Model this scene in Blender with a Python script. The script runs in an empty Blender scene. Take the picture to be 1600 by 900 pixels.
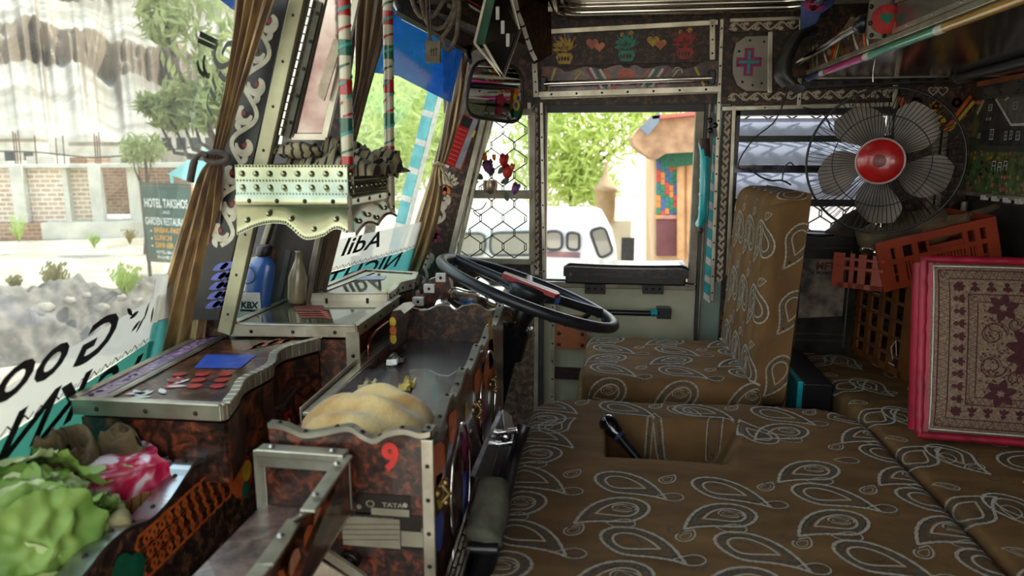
import bpy, math, random
from mathutils import Vector, Matrix, noise
from mathutils.geometry import tessellate_polygon
random.seed(4)
V = Vector
PI = math.pi
SC = bpy.context.scene
COL = SC.collection
# ---------------------------------------------------------------- camera
FOC = 1100.0
TH = math.atan(210 / FOC)
PS = math.atan(148 / FOC * math.cos(TH))
CAM = V((0, 0, 1.1))
FW = V((-math.sin(PS) * math.cos(TH), math.cos(PS) * math.cos(TH), -math.sin(TH)))
RT = V((math.cos(PS), math.sin(PS), 0))
UP = RT.cross(FW)
cd = bpy.data.cameras.new('camera')
cam = bpy.data.objects.new('camera', cd)
COL.objects.link(cam)
cam.matrix_world = Matrix(((RT.x, UP.x, -FW.x, CAM.x), (RT.y, UP.y, -FW.y, CAM.y), (RT.z, UP.z, -FW.z, CAM.z), (0, 0, 0, 1)))
cd.sensor_width = 36
cd.lens = FOC / 1600 * 36
cd.clip_start = 0.02
cd.clip_end = 2000
cd.dof.use_dof = True
cd.dof.focus_distance = 1.75
cd.dof.aperture_fstop = 4.5
SC.camera = cam
# ---------------------------------------------------------------- sky, sun, exposure
w = bpy.data.worlds.new('sky')
SC.world = w
w.use_nodes = True
wn = w.node_tree.nodes
bg = wn['Background']
tc = wn.new('ShaderNodeTexCoord')
sx = wn.new('ShaderNodeSeparateXYZ')
rp = wn.new('ShaderNodeValToRGB')
w.node_tree.links.new(tc.outputs['Generated'], sx.inputs[0])
w.node_tree.links.new(sx.outputs['Z'], rp.inputs[0])
w.node_tree.links.new(rp.outputs[0], bg.inputs[0])
rp.color_ramp.elements[0].color = (1.0, 0.97, 0.91, 1)
rp.color_ramp.elements[1].color = (0.62, 0.78, 1.0, 1)
rp.color_ramp.elements[1].position = 0.8
bg.inputs[1].default_value = 2.6
sd = bpy.data.lights.new('sun', 'SUN')
sd.energy = 7.0
sd.angle = math.radians(0.6)
sd.color = (1.0, 0.94, 0.84)
sun = bpy.data.objects.new('sun', sd)
COL.objects.link(sun)
sun.rotation_euler = V((0.42, 0.28, 0.86)).to_track_quat('Z', 'Y').to_euler()
SC.view_settings.view_transform = 'Standard'
SC.view_settings.look = 'None'
SC.view_settings.gamma = 1
SC.view_settings.use_curve_mapping = False
SC.view_settings.exposure = 0.6
SC.cycles.max_bounces = 10
SC.cycles.transparent_max_bounces = 24
SC.cycles.use_denoising = True


def px(x, y, X=None, Y=None, Z=None, D=None):
    """world point where the viewing ray through a photo pixel meets a wall, a height or a distance"""
    d = FW + RT * ((x - 800) / FOC) - UP * ((y - 450) / FOC)
    if X is not None: t = (X - CAM.x) / d.x
    elif Y is not None: t = (Y - CAM.y) / d.y
    elif Z is not None: t = (Z - CAM.z) / d.z
    else: t = D
    return CAM + d * t


# ---------------------------------------------------------------- materials
def lin(c):
    return tuple((v / 255 / 12.92 if v < 10 else ((v / 255 + 0.055) / 1.055) ** 2.4) for v in c) + (1,)


MATS = {}


def mat(name, col, rough=0.6, metal=0.0, col2=None, sc=30, bump=0.0, bsc=None, spec=0.5, trans=0.0, sheen=0.0, stretch=None, detail=4, alpha=1.0, lo=0.35, hi=0.65, coat=0.0, emit=0.0):
    """principled surface whose colour drifts between two tones through a noise, with a fine bump"""
    if name in MATS: return MATS[name]
    m = bpy.data.materials.new(name)
    m.use_nodes = True
    n, l = m.node_tree.nodes, m.node_tree.links
    b = n['Principled BSDF']
    c1 = lin(col)
    c2 = lin(col2) if col2 else tuple(v * 0.8 for v in c1[:3]) + (1,)
    t = n.new('ShaderNodeTexCoord')
    mp = n.new('ShaderNodeMapping')
    l.new(t.outputs['Object'], mp.inputs[0])
    if stretch: mp.inputs['Scale'].default_value = stretch
    no = n.new('ShaderNodeTexNoise')
    no.inputs['Scale'].default_value = sc
    no.inputs['Detail'].default_value = detail
    l.new(mp.outputs[0], no.inputs['Vector'])
    r = n.new('ShaderNodeValToRGB')
    r.color_ramp.elements[0].position = lo
    r.color_ramp.elements[1].position = hi
    r.color_ramp.elements[0].color = c2
    r.color_ramp.elements[1].color = c1
    l.new(no.outputs[0], r.inputs[0])
    l.new(r.outputs[0], b.inputs['Base Color'])
    b.inputs['Roughness'].default_value = rough
    b.inputs['Metallic'].default_value = metal
    b.inputs['Specular IOR Level'].default_value = spec
    b.inputs['Transmission Weight'].default_value = trans
    b.inputs['Sheen Weight'].default_value = sheen
    b.inputs['Coat Weight'].default_value = coat
    b.inputs['Alpha'].default_value = alpha
    if bump:
        nb = n.new('ShaderNodeTexNoise')
        nb.inputs['Scale'].default_value = bsc or sc * 3
        l.new(mp.outputs[0], nb.inputs['Vector'])
        bp = n.new('ShaderNodeBump')
        bp.inputs['Strength'].default_value = bump
        bp.inputs['Distance'].default_value = 0.002
        l.new(nb.outputs[0], bp.inputs['Height'])
        l.new(bp.outputs[0], b.inputs['Normal'])
    MATS[name] = m
    return m


def thin(name, col, clear=0.8, rough=0.02, back=0.0, ior=1.45):
    """clear or tinted sheet: see-through part tinted by col, a gloss by fresnel, and optionally a translucent pigment"""
    if name in MATS: return MATS[name]
    m = bpy.data.materials.new(name)
    m.use_nodes = True
    n, l = m.node_tree.nodes, m.node_tree.links
    n.remove(n['Principled BSDF'])
    out = n['Material Output']
    tr = n.new('ShaderNodeBsdfTransparent')
    tr.inputs[0].default_value = lin(col)
    gl = n.new('ShaderNodeBsdfGlossy')
    gl.inputs['Roughness'].default_value = rough
    lw = n.new('ShaderNodeLayerWeight')
    lw.inputs[0].default_value = 0.5
    pw = n.new('ShaderNodeMath'); pw.operation = 'POWER'; pw.inputs[1].default_value = 5.0
    l.new(lw.outputs['Facing'], pw.inputs[0])
    fr = n.new('ShaderNodeMath'); fr.operation = 'MULTIPLY_ADD'
    fr.inputs[1].default_value = 0.9 if ior > 1.3 else 0.15
    fr.inputs[2].default_value = 0.05 if ior > 1.3 else 0.02
    l.new(pw.outputs[0], fr.inputs[0])
    tl = n.new('ShaderNodeBsdfTranslucent')
    df = n.new('ShaderNodeBsdfDiffuse')
    no = n.new('ShaderNodeTexNoise')
    no.inputs['Scale'].default_value = 9
    cr = n.new('ShaderNodeValToRGB')
    cr.color_ramp.elements[0].color = tuple(v * 0.85 for v in lin(col)[:3]) + (1,)
    cr.color_ramp.elements[1].color = lin(col)
    l.new(no.outputs[0], cr.inputs[0])
    l.new(cr.outputs[0], tl.inputs[0])
    l.new(cr.outputs[0], df.inputs[0])
    a = n.new('ShaderNodeMixShader')
    a.inputs[0].default_value = 0.4
    l.new(tl.outputs[0], a.inputs[1])
    l.new(df.outputs[0], a.inputs[2])
    b = n.new('ShaderNodeMixShader')
    b.inputs[0].default_value = 1 - clear
    l.new(tr.outputs[0], b.inputs[1])
    l.new(a.outputs[0], b.inputs[2])
    c = n.new('ShaderNodeMixShader')
    l.new(fr.outputs[0], c.inputs[0])
    l.new(b.outputs[0], c.inputs[1])
    l.new(gl.outputs[0], c.inputs[2])
    l.new(c.outputs[0], out.inputs[0])
    MATS[name] = m
    return m


def brickmat(name, c1, c2, mortar, scale, sq=0.5, w_=0.5, h_=0.25, bump=0.5):
    if name in MATS: return MATS[name]
    m = bpy.data.materials.new(name)
    m.use_nodes = True
    n, l = m.node_tree.nodes, m.node_tree.links
    b = n['Principled BSDF']
    t = n.new('ShaderNodeTexCoord')
    s = n.new('ShaderNodeSeparateXYZ')
    l.new(t.outputs['Object'], s.inputs[0])
    ad = n.new('ShaderNodeMath')
    l.new(s.outputs[0], ad.inputs[0])
    l.new(s.outputs[1], ad.inputs[1])
    cb = n.new('ShaderNodeCombineXYZ')
    l.new(ad.outputs[0], cb.inputs[0])
    l.new(s.outputs[2], cb.inputs[1])
    br = n.new('ShaderNodeTexBrick')
    l.new(cb.outputs[0], br.inputs['Vector'])
    br.inputs['Color1'].default_value = lin(c1)
    br.inputs['Color2'].default_value = lin(c2)
    br.inputs['Mortar'].default_value = lin(mortar)
    br.inputs['Scale'].default_value = scale
    br.inputs['Brick Width'].default_value = w_
    br.inputs['Row Height'].default_value = h_
    l.new(br.outputs[0], b.inputs['Base Color'])
    b.inputs['Roughness'].default_value = 0.9
    MATS[name] = m
    return m


def tortoise(name='mottled_laminate', dark=(22, 15, 13), mid=(66, 38, 27), hot=(128, 62, 38), sc=46, rough=0.28):
    """dark printed laminate with rust and black flecks"""
    if name in MATS: return MATS[name]
    m = bpy.data.materials.new(name)
    m.use_nodes = True
    n, l = m.node_tree.nodes, m.node_tree.links
    b = n['Principled BSDF']
    t = n.new('ShaderNodeTexCoord')
    no = n.new('ShaderNodeTexNoise')
    no.inputs['Scale'].default_value = sc
    no.inputs['Detail'].default_value = 6
    no.inputs['Roughness'].default_value = 0.65
    no.inputs['Distortion'].default_value = 0.6
    l.new(t.outputs['Object'], no.inputs['Vector'])
    r = n.new('ShaderNodeValToRGB')
    e = r.color_ramp.elements
    e[0].position = 0.40; e[0].color = lin(dark)
    e[1].position = 0.64; e[1].color = lin(hot)
    x = e.new(0.52); x.color = lin(mid)
    l.new(no.outputs[0], r.inputs[0])
    l.new(r.outputs[0], b.inputs['Base Color'])
    b.inputs['Roughness'].default_value = rough
    b.inputs['Coat Weight'].default_value = 0.3 if rough < .4 else 0.0
    MATS[name] = m
    return m


M = mat
ALU = M('brushed_aluminium', (196, 190, 172), 0.38, 0.85, (150, 142, 124), 14, 0.15, 60)
ALUD = M('dull_aluminium', (150, 142, 126), 0.5, 0.7, (112, 104, 92), 14, 0.2, 60)
CHROME = M('chrome', (225, 222, 214), 0.1, 1.0, (205, 200, 192), 6)
STEEL = M('pressed_sheet_metal', (176, 176, 150), 0.2, 0.95, (138, 138, 108), 9, 0.25, 14)
TORT = tortoise()
TORTR = tortoise('rusty_laminate', (22, 15, 13), (66, 36, 26), (128, 60, 38), 62, 0.35)
TORTD = tortoise('dark_laminate', (22, 16, 13), (56, 36, 26), (108, 72, 50), 60, 0.5)
RIVET = M('dark_rivet', (60, 54, 48), 0.4, 0.8, (30, 26, 24), 80)
RIVETL = M('bright_rivet', (190, 186, 176), 0.3, 0.9, (140, 136, 128), 80)
BLACKP = M('black_plastic', (22, 22, 24), 0.33, 0, (14, 14, 15), 40)
CREAMV = M('cream_paint_vine', (196, 180, 156), 0.5, 0, (168, 150, 128), 60)
RED = M('red_paint', (176, 40, 36), 0.4, 0, (140, 26, 26), 50)
PINK = M('pink_paint', (196, 60, 104), 0.4, 0, (160, 40, 84), 50)
ORANGE = M('orange_paint', (206, 104, 44), 0.4, 0, (180, 80, 34), 50)
YELLOW = M('yellow_paint', (206, 170, 50), 0.4, 0, (176, 140, 36), 50)
GREEN = M('green_paint', (24, 104, 74), 0.4, 0, (16, 80, 58), 50)
TEAL = M('teal_paint', (40, 150, 150), 0.4, 0, (30, 124, 126), 30)
BLUE = M('blue_paint', (52, 84, 176), 0.35, 0, (38, 66, 150), 40)
SALMON = M('salmon_paint', (206, 104, 88), 0.4, 0, (180, 84, 70), 50)
WHITEP = M('white_paint', (216, 212, 204), 0.45, 0, (190, 186, 178), 40)
MAGENTA = M('magenta_paint', (150, 30, 96), 0.4, 0, (120, 20, 76), 40)
GREYP = M('dark_grey_paint', (58, 58, 58), 0.5, 0, (42, 42, 42), 20)
GLASS = thin('clear_glass', (244, 248, 244), 0.97)
ACRYL = thin('clear_acrylic', (236, 236, 230), 0.86)

# ---------------------------------------------------------------- mesh builder
WL = {}


class MB:
    def __init__(s):
        s.v, s.f, s.m, s.s = [], [], [], []

    def add(s, vs, fs, m=0, sm=False):
        o = len(s.v)
        s.v += [V(p) for p in vs]
        for f in fs:
            s.f.append([i + o for i in f]); s.m.append(m); s.s.append(sm)
        return s

    def box(s, lo, hi, m=0):
        x0, y0, z0 = lo; x1, y1, z1 = hi
        return s.add([(x0, y0, z0), (x1, y0, z0), (x1, y1, z0), (x0, y1, z0), (x0, y0, z1), (x1, y0, z1), (x1, y1, z1), (x0, y1, z1)],
                     [(0, 3, 2, 1), (4, 5, 6, 7), (0, 1, 5, 4), (1, 2, 6, 5), (2, 3, 7, 6), (3, 0, 4, 7)], m)

    def bar(s, p, q, w, h, up=(0, 0, 1), m=0):
        """rectangular bar from p to q: w across, h along up"""
        p, q = V(p), V(q)
        d = (q - p).normalized()
        a = d.cross(V(up)).normalized() * w / 2
        b = a.cross(d).normalized() * h / 2
        c = [p - a - b, p + a - b, p + a + b, p - a + b]
        return s.add(c + [x + q - p for x in c], [(0, 1, 2, 3), (7, 6, 5, 4), (0, 4, 5, 1), (1, 5, 6, 2), (2, 6, 7, 3), (3, 7, 4, 0)], m)

    def prism(s, pts, vec, m=0, mside=None):
        pts = [V(p) for p in pts]
        vec = V(vec)
        n = len(pts)
        tri = tessellate_polygon([pts])
        s.add(pts, [t for t in tri], m)
        s.add([p + vec for p in pts], [tuple(reversed(t)) for t in tri], m)
        s.add(pts + [p + vec for p in pts], [(i, i + n, (i + 1) % n + n, (i + 1) % n) for i in range(n)], m if mside is None else mside)
        return s

    def tube(s, pts, r, n=8, m=0, closed=False, caps=True):
        pts = [V(p) for p in pts]
        k = len(pts)
        rs = r if isinstance(r, (list, tuple)) else [r] * k
        o = []
        d0 = (pts[1] - pts[0]).normalized()
        a = d0.orthogonal().normalized()
        for i, p in enumerate(pts):
            if closed: d = pts[(i + 1) % k] - pts[i - 1]
            else: d = pts[min(i + 1, k - 1)] - pts[max(i - 1, 0)]
            d.normalize()
            a = (a - d * a.dot(d))
            a = a.normalized() if a.length > 1e-6 else d.orthogonal().normalized()
            b = d.cross(a)
            o += [p + (a * math.cos(2 * PI * j / n) + b * math.sin(2 * PI * j / n)) * rs[i] for j in range(n)]
        fs = []
        for i in range(k if closed else k - 1):
            for j in range(n):
                i2 = (i + 1) % k
                fs.append((i * n + j, i * n + (j + 1) % n, i2 * n + (j + 1) % n, i2 * n + j))
        s.add(o, fs, m, True)
        if caps and not closed:
            s.add(o[:n], [tuple(range(n))[::-1]], m)
            s.add(o[-n:], [tuple(range(n))], m)
        return s

    def lathe(s, prof, c=(0, 0, 0), ax=(0, 0, 1), n=24, m=0, sm=True):
        c, ax = V(c), V(ax).normalized()
        a = ax.orthogonal().normalized()
        b = ax.cross(a)
        o = []
        for r, h in prof:
            o += [c + ax * h + (a * math.cos(2 * PI * j / n) + b * math.sin(2 * PI * j / n)) * max(r, 1e-5) for j in range(n)]
        fs = [(i * n + j, i * n + (j + 1) % n, (i + 1) * n + (j + 1) % n, (i + 1) * n + j) for i in range(len(prof) - 1) for j in range(n)]
        return s.add(o, fs, m, sm)

    def ball(s, c, r, n=10, m=0, sc=(1, 1, 1), nz=0.0, seed=0):
        c = V(c)
        o, fs = [], []
        k = max(4, n // 2)
        for i in range(k + 1):
            for j in range(n):
                t, p = PI * i / k, 2 * PI * j / n
                d = V((math.sin(t) * math.cos(p), math.sin(t) * math.sin(p), math.cos(t)))
                rr = r * (1 + (nz * noise.noise(d * 1.9 + V((seed, seed * 2.3, 0))) if nz else 0))
                o.append(c + V((d.x * sc[0], d.y * sc[1], d.z * sc[2])) * rr)
        for i in range(k):
            for j in range(n):
                fs.append((i * n + j, (i + 1) * n + j, (i + 1) * n + (j + 1) % n, i * n + (j + 1) % n))
        return s.add(o, fs, m, True)

    def dome(s, c, nrm, r, h=None, n=8, m=0):
        h = h or r * 0.5
        return s.lathe([(r, 0), (r * 0.8, h * 0.6), (r * 0.4, h * 0.92), (0, h)], c, nrm, n, m)

    def grid(s, fn, nu, nv, m=0, sm=True, mfn=None):
        o = [V(fn(i / nu, j / nv)) for j in range(nv + 1) for i in range(nu + 1)]
        off = len(s.v)
        s.v += o
        for j in range(nv):
            for i in range(nu):
                a = j * (nu + 1) + i
                s.f.append([off + a, off + a + 1, off + a + nu + 2, off + a + nu + 1])
                s.m.append(mfn(i / nu, j / nv) if mfn else m)
                s.s.append(sm)
        return s

    def build(s, name, mats, parent=None, bevel=0.0, sub=0, auto=False):
        if not isinstance(mats, (list, tuple)): mats = [mats]
        me = bpy.data.meshes.new(name)
        if parent is not None:
            off = WL[parent.name]
        else:
            xs = [p.x for p in s.v]; ys = [p.y for p in s.v]; zs = [p.z for p in s.v]
            off = V(((min(xs) + max(xs)) / 2, (min(ys) + max(ys)) / 2, min(zs)))
        me.from_pydata([p - off for p in s.v], [], s.f)
        for mm in mats: me.materials.append(mm)
        me.polygons.foreach_set('material_index', s.m)
        me.polygons.foreach_set('use_smooth', s.s)
        me.update()
        o = bpy.data.objects.new(name, me)
        COL.objects.link(o)
        if parent is not None: o.parent = parent
        else: o.location = off
        WL[o.name] = off
        if bevel:
            b = o.modifiers.new('bevel', 'BEVEL'); b.width = bevel; b.segments = 2; b.limit_method = 'ANGLE'
        if sub:
            b = o.modifiers.new('sub', 'SUBSURF'); b.levels = b.render_levels = sub
        return o


def tag(o, label, cat, group=None, kind=None):
    o['label'] = label
    o['category'] = cat
    if group: o['group'] = group
    if kind: o['kind'] = kind
    return o


def thing(name, label, cat, loc=(0, 0, 0), group=None):
    o = bpy.data.objects.new(name, None)
    o.empty_display_size = 0.05
    COL.objects.link(o)
    o.location = loc
    WL[o.name] = V(loc)
    return tag(o, label, cat, group)


def struct(o):
    o['kind'] = 'structure'
    return o


def cat_rom(pts, k=6):
    """smooth curve through points"""
    pts = [V(p) for p in pts]
    out = []
    for i in range(len(pts) - 1):
        p0, p1, p2, p3 = pts[max(i - 1, 0)], pts[i], pts[i + 1], pts[min(i + 2, len(pts) - 1)]
        for j in range(k):
            t = j / k
            out.append(0.5 * ((2 * p1) + (p2 - p0) * t + (2 * p0 - 5 * p1 + 4 * p2 - p3) * t * t + (3 * p1 - p0 - 3 * p2 + p3) * t ** 3))
    out.append(pts[-1])
    return out


class Fr:
    """flat frame on a surface: (a, b) metres -> point, n outward"""
    def __init__(s, o, u, v, flip=False):
        s.o, s.u = V(o), V(u).normalized()
        v = V(v)
        s.v = (v - s.u * v.dot(s.u)).normalized()
        s.n = s.u.cross(s.v) * (-1 if flip else 1)

    def __call__(s, a, b, h=0.0):
        return s.o + s.u * a + s.v * b + s.n * h


def flatpoly(mb, fr, pts, m=0, h=0.0006):
    p = [fr(a, b, h) for a, b in pts]
    q = [V((a, b, 0)) for a, b in pts]
    return mb.add(p, [t for t in tessellate_polygon([q])], m)


def stroke(mb, fr, pts, w, m=0, h=0.0008, closed=False):
    """painted line of width w (or widths) through 2-D points"""
    k = len(pts)
    ws = w if isinstance(w, (list, tuple)) else [w] * k
    o = []
    for i in range(k):
        if closed: d = V(pts[(i + 1) % k]) - V(pts[i - 1])
        else: d = V(pts[min(i + 1, k - 1)]) - V(pts[max(i - 1, 0)])
        if d.length < 1e-9: d = V((1, 0))
        d.normalize()
        nx, ny = -d.y, d.x
        a, b = pts[i][0], pts[i][1]
        o.append(fr(a + nx * ws[i] / 2, b + ny * ws[i] / 2, h))
        o.append(fr(a - nx * ws[i] / 2, b - ny * ws[i] / 2, h))
    fs = [(2 * i, 2 * i + 1, (2 * i + 3) % (2 * k), (2 * i + 2) % (2 * k)) for i in range(k if closed else k - 1)]
    return mb.add(o, fs, m)


def disc(mb, fr, a, b, r, m=0, h=0.0008, n=12, sy=1.0):
    return flatpoly(mb, fr, [(a + r * math.cos(2 * PI * i / n), b + r * sy * math.sin(2 * PI * i / n)) for i in range(n)], m, h)


def petal(mb, fr, a, b, ang, L, W, m=0, h=0.0008, n=8):
    pts = []
    for i in range(2 * n):
        t = i / n
        x = L * (t if t <= 1 else 2 - t)
        y = W / 2 * math.sin(PI * (t if t <= 1 else 2 - t)) ** 0.8 * (1 if t <= 1 else -1) if 0 < t % 1 or t in (0, 1) else 0
        pts.append((a + x * math.cos(ang) - y * math.sin(ang), b + x * math.sin(ang) + y * math.cos(ang)))
    return flatpoly(mb, fr, pts, m, h)


def flower(mb, fr, a, b, r, m, mc, k=6, h=0.0008, off=0.0):
    for i in range(k): petal(mb, fr, a, b, 2 * PI * i / k + off, r, r * 0.75, m, h)
    disc(mb, fr, a, b, r * 0.28, mc, h + 0.0003, 10)


def heart(mb, fr, a, b, r, m, h=0.0008):
    pts = []
    for i in range(28):
        t = 2 * PI * i / 28
        pts.append((a + r * 16 * math.sin(t) ** 3 / 16, b + r * (13 * math.cos(t) - 5 * math.cos(2 * t) - 2 * math.cos(3 * t) - math.cos(4 * t)) / 16))
    return flatpoly(mb, fr, pts, m, h)


_font = {}


def text(mb, fr, s, a, b, size, m=0, h=0.001, align='CENTER', mirror=False, sx=1.0, shear=0.0, bold=0.0):
    cu = bpy.data.curves.new('txt', 'FONT')
    cu.body = s
    cu.align_x = align
    cu.size = size
    cu.shear = shear
    cu.offset = bold
    cu.resolution_u = 3
    ob = bpy.data.objects.new('txt', cu)
    COL.objects.link(ob)
    bpy.context.view_layer.update()
    dg = bpy.context.evaluated_depsgraph_get()
    me = bpy.data.meshes.new_from_object(ob.evaluated_get(dg))
    sgn = -1 if mirror else 1
    mb.add([fr(a + v.co.x * sgn * sx, b + v.co.y, h) for v in me.vertices], [tuple(p.vertices) for p in me.polygons], m)
    bpy.data.objects.remove(ob)
    bpy.data.meshes.remove(me)
    bpy.data.curves.remove(cu)


def scroll(mb, fr, L, H, m=0, a0=0.0, b0=0.0, dots=None, per=None):
    """wavy vine with curled leaves inside a strip L long and H tall"""
    per = per or H * 2.2
    k = max(1, round(L / per))
    per = L / k
    st = [(a0 + L * i / (k * 16), b0 + H / 2 + H * 0.33 * math.sin(2 * PI * i / 16)) for i in range(k * 16 + 1)]
    stroke(mb, fr, st, H * 0.15, m)
    for i in range(2 * k):
        s = 1 if i % 2 == 0 else -1
        cx = a0 + per * (i + 0.5) / 2
        cy = b0 + H / 2 - s * H * 0.12
        q = []
        ws = []
        for j in range(15):
            t = j / 14
            an = s * (PI * 0.5 + 2.0 * PI * t * 0.72)
            r = H * 0.28 * (1 - 0.45 * t)
            q.append((cx + r * math.cos(an) * 1.15, cy + r * math.sin(an)))
            ws.append(H * (0.09 + 0.17 * math.sin(PI * t)))
        stroke(mb, fr, q, ws, m, 0.001)
        disc(mb, fr, cx, cy, H * 0.085, m if dots is None else dots, 0.0012, 8)
        petal(mb, fr, cx - per * 0.16, cy - s * H * 0.20, (-0.6 if s > 0 else 0.6) + PI, H * 0.36, H * 0.20, m, 0.0011)


def rivets(mb, p, q, n, nrm, r=0.004, m=0):
    p, q = V(p), V(q)
    for i in range(n):
        mb.dome(p.lerp(q, (i + 0.5) / n), nrm, r, r * 0.6, 6, m)


def framebars(mb, c4, w, t, nrm, m=0):
    """four flat strips along the sides of a quad"""
    c = [V(p) for p in c4]
    for i in range(4): mb.bar(c[i], c[(i + 1) % 4], w, t, nrm, m)


def smooth01(t):
    t = max(0.0, min(1.0, t))
    return t * t * (3 - 2 * t)


def hit(x, y, o, n):
    d = FW + RT * ((x - 800) / FOC) - UP * ((y - 450) / FOC)
    return CAM + d * ((V(o) - CAM).dot(V(n)) / d.dot(V(n)))


# ================================================================ CAB SHELL
YW, XR, ZC = 2.4, 1.125, 1.56           # driver side wall, rear wall, roof
YN = -0.42                              # passenger side; unseen, left open to let sky light in
# windshield: two raked panes meeting in a blunt V
RK = 0.31
A0 = V((-0.55, -0.15, 0.62)); B0 = V((-0.865, 1.15, 0.62)); C0 = V((-0.645, 2.3, 0.62))


def wsp(P0, P1, t, z):
    """point on a windshield pane: t along its foot, z height"""
    p = P0.lerp(P1, t)
    return V((p.x + RK * (z - 0.62), p.y, z))


PAINTW = M('shell_brown_paint', (58, 46, 38), 0.6, 0, (38, 30, 26), 12, 0.2)
struct(MB().box((-1.0, YN, -0.05), (1.2, 2.5, 0.0)).build('floor', M('rubber_floor', (40, 36, 32), 0.8, 0, (24, 22, 20), 20, 0.3)))
CEILM = M('lacquered_ceiling_panel', (70, 34, 34), 0.25, 0.1, (30, 18, 18), 5, coat=0.5)
struct(MB().box((-0.62, YN, ZC), (1.2, 2.5, ZC + 0.05)).build('ceiling', CEILM))


def wallholes(y0, y1, x0, x1, z0, z1, holes, mb, m=0):
    """slab split around rectangular openings (sorted in x, disjoint)"""
    x = x0
    for hx0, hx1, hz0, hz1 in sorted(holes):
        if hx0 > x: mb.box((x, y0, z0), (hx0, y1, z1), m)
        if hz0 > z0: mb.box((hx0, y0, z0), (hx1, y1, hz0), m)
        if hz1 < z1: mb.box((hx0, y0, hz1), (hx1, y1, z1), m)
        x = hx1
    if x < x1: mb.box((x, y0, z0), (x1, y1, z1), m)


WX0, WX1, WZ0, WZ1 = -0.205, 0.338, 0.665, 1.262       # door glass opening
RX0, RX1, RZ0, RZ1 = 0.41, 0.885, 0.82, 1.24             # rear side window
mb = MB()
wallholes(YW, YW + 0.05, -0.245, XR + 0.05, 0, ZC, [(WX0, 0.395, 0.0, WZ1 - 0.004), (RX0, RX1, RZ0, RZ1)], mb)
# panel forward of the door, around the slanted quarter window
qz0, qz1 = 0.735, 1.235
ql = [px(704, 412, Y=YW), px(770, 175, Y=YW)]
mb.box((-0.9, YW, 0), (-0.245, YW + 0.05, 0.735))
mb.box((-0.55, YW, 1.235), (-0.245, YW + 0.05, ZC))
mb.prism([(-0.66, YW, 0.735), (ql[0].x, YW, 0.735), (ql[0].x + RK * 0.5, YW, 1.235), (-0.50, YW, 1.235)], (0, 0.05, 0))
struct(mb.build('wall_back', TORTD))
struct(MB().box((XR, YN, 0), (XR + 0.05, YW, ZC)).build('wall_right', PAINTW))
mb = MB(); wallholes(YN - .05, YN, .42, XR + .05, 0, ZC, [(.50, 1.02, .80, 1.34)], mb)  # unseen near wall added to dim the right side; its opening admits light
struct(mb.build('wall_front', PAINTW))
mb = MB()                                               # cowl under the windshield
mb.prism([(A0.x - 0.03, A0.y, 0), (B0.x - 0.03, B0.y, 0), (C0.x - 0.03, C0.y, 0), (C0.x - 0.03, YW, 0), (C0.x - 0.09, YW, 0), (C0.x - 0.09, C0.y, 0), (B0.x - 0.09, B0.y, 0), (A0.x - 0.09, A0.y, 0)], (0, 0, 0.6))
struct(mb.build('wall_left', PAINTW))
mb = MB()                                               # header above the windshield
for P0, P1 in ((A0, B0), (B0, C0)):
    a, b = wsp(P0, P1, 0, 1.47), wsp(P0, P1, 1, 1.47)
    mb.prism([a, b, b + V((0.03, 0, 0.09)), a + V((0.03, 0, 0.09))], (-0.03, 0, 0))
struct(mb.build('trim_1', PAINTW))

# ---- windshield panes with the lettering painted on the glass
ABFILM = thin('white_window_film', (226, 222, 214), 0.3, 0.3)
TEALF = thin('teal_window_film', (64, 136, 122), 0.22, 0.3)
TEALF2 = thin('pale_teal_window_film', (96, 178, 176), 0.3, 0.3)
INK = M('black_window_lettering', (30, 30, 32), 0.6, 0, (16, 16, 18), 40)
BLUEF = thin('blue_sun_film', (22, 84, 170), 0.6, 0.1)


def pane(n, P0, P1, zf0, zf1, zt0, zt1):
    p0, p1 = wsp(P0, P1, 0, 0.6), wsp(P0, P1, 1, 0.6)
    q0, q1 = wsp(P0, P1, 0, 1.48), wsp(P0, P1, 1, 1.48)
    mb = MB().prism([p0, p1, q1, q0], (-0.005, 0, 0))
    g = struct(mb.build('window_%d' % n, GLASS))
    u = (p1 - p0)
    fr = Fr(wsp(P0, P1, 0, 0.62), u, V((RK, 0, 1)))
    if fr.n.x < 0: fr.n = -fr.n
    return g, fr, u.length


kz = math.sqrt(1 + RK * RK)
g1, F1, L1 = pane(1, A0, B0, 0, 0, 0, 0)
z2b = lambda z: (z - 0.62) * kz
mb = MB()
flatpoly(mb, F1, [(0, z2b(0.765)), (L1, z2b(0.765)), (L1, z2b(0.85)), (L1 * .62, z2b(0.83)), (0, z2b(0.80))], 0, 0.001)
flatpoly(mb, F1, [(0, 0), (L1, 0), (L1, z2b(0.763)), (0, z2b(0.763))], 1, 0.001)
def wp(x, y, F):
    h = hit(x, y, F.o, F.n); d = h - F.o
    return (d.dot(F.u), d.dot(F.v))
for ch, x, y, sz_, sx_ in (('G', 138, 560, .085, 1.9), ('o', 68, 590, .085, 1.7), ('o', 8, 622, .085, 1.7), ('d', -50, 650, .085, 1.6), ('I', 192, 612, .080, 2.2), ('C', 150, 632, .080, 1.6), ('K', 84, 672, .095, 1.7), ('N', 22, 712, .095, 1.6)):
    a_, b_ = wp(x, y, F1)
    text(mb, F1, ch, a_, b_, sz_, 2, 0.002, mirror=True, sx=sx_, shear=-0.35, bold=0.0022)
for x, y in ((205, 492), (215, 486), (224, 494), (232, 470), (238, 478), (218, 500)):
    petal(mb, F1, *wp(x, y, F1), .8 + x * .07, .035, .009, 2, .002)
for i in range(26):                                   # little braided border
    a = 0.35 + i * 0.037
    stroke(mb, F1, [(a, z2b(0.767)), (a + 0.012, z2b(0.776)), (a + 0.024, z2b(0.767)), (a + 0.033, z2b(0.774))], 0.003, 2, 0.002)
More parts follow.
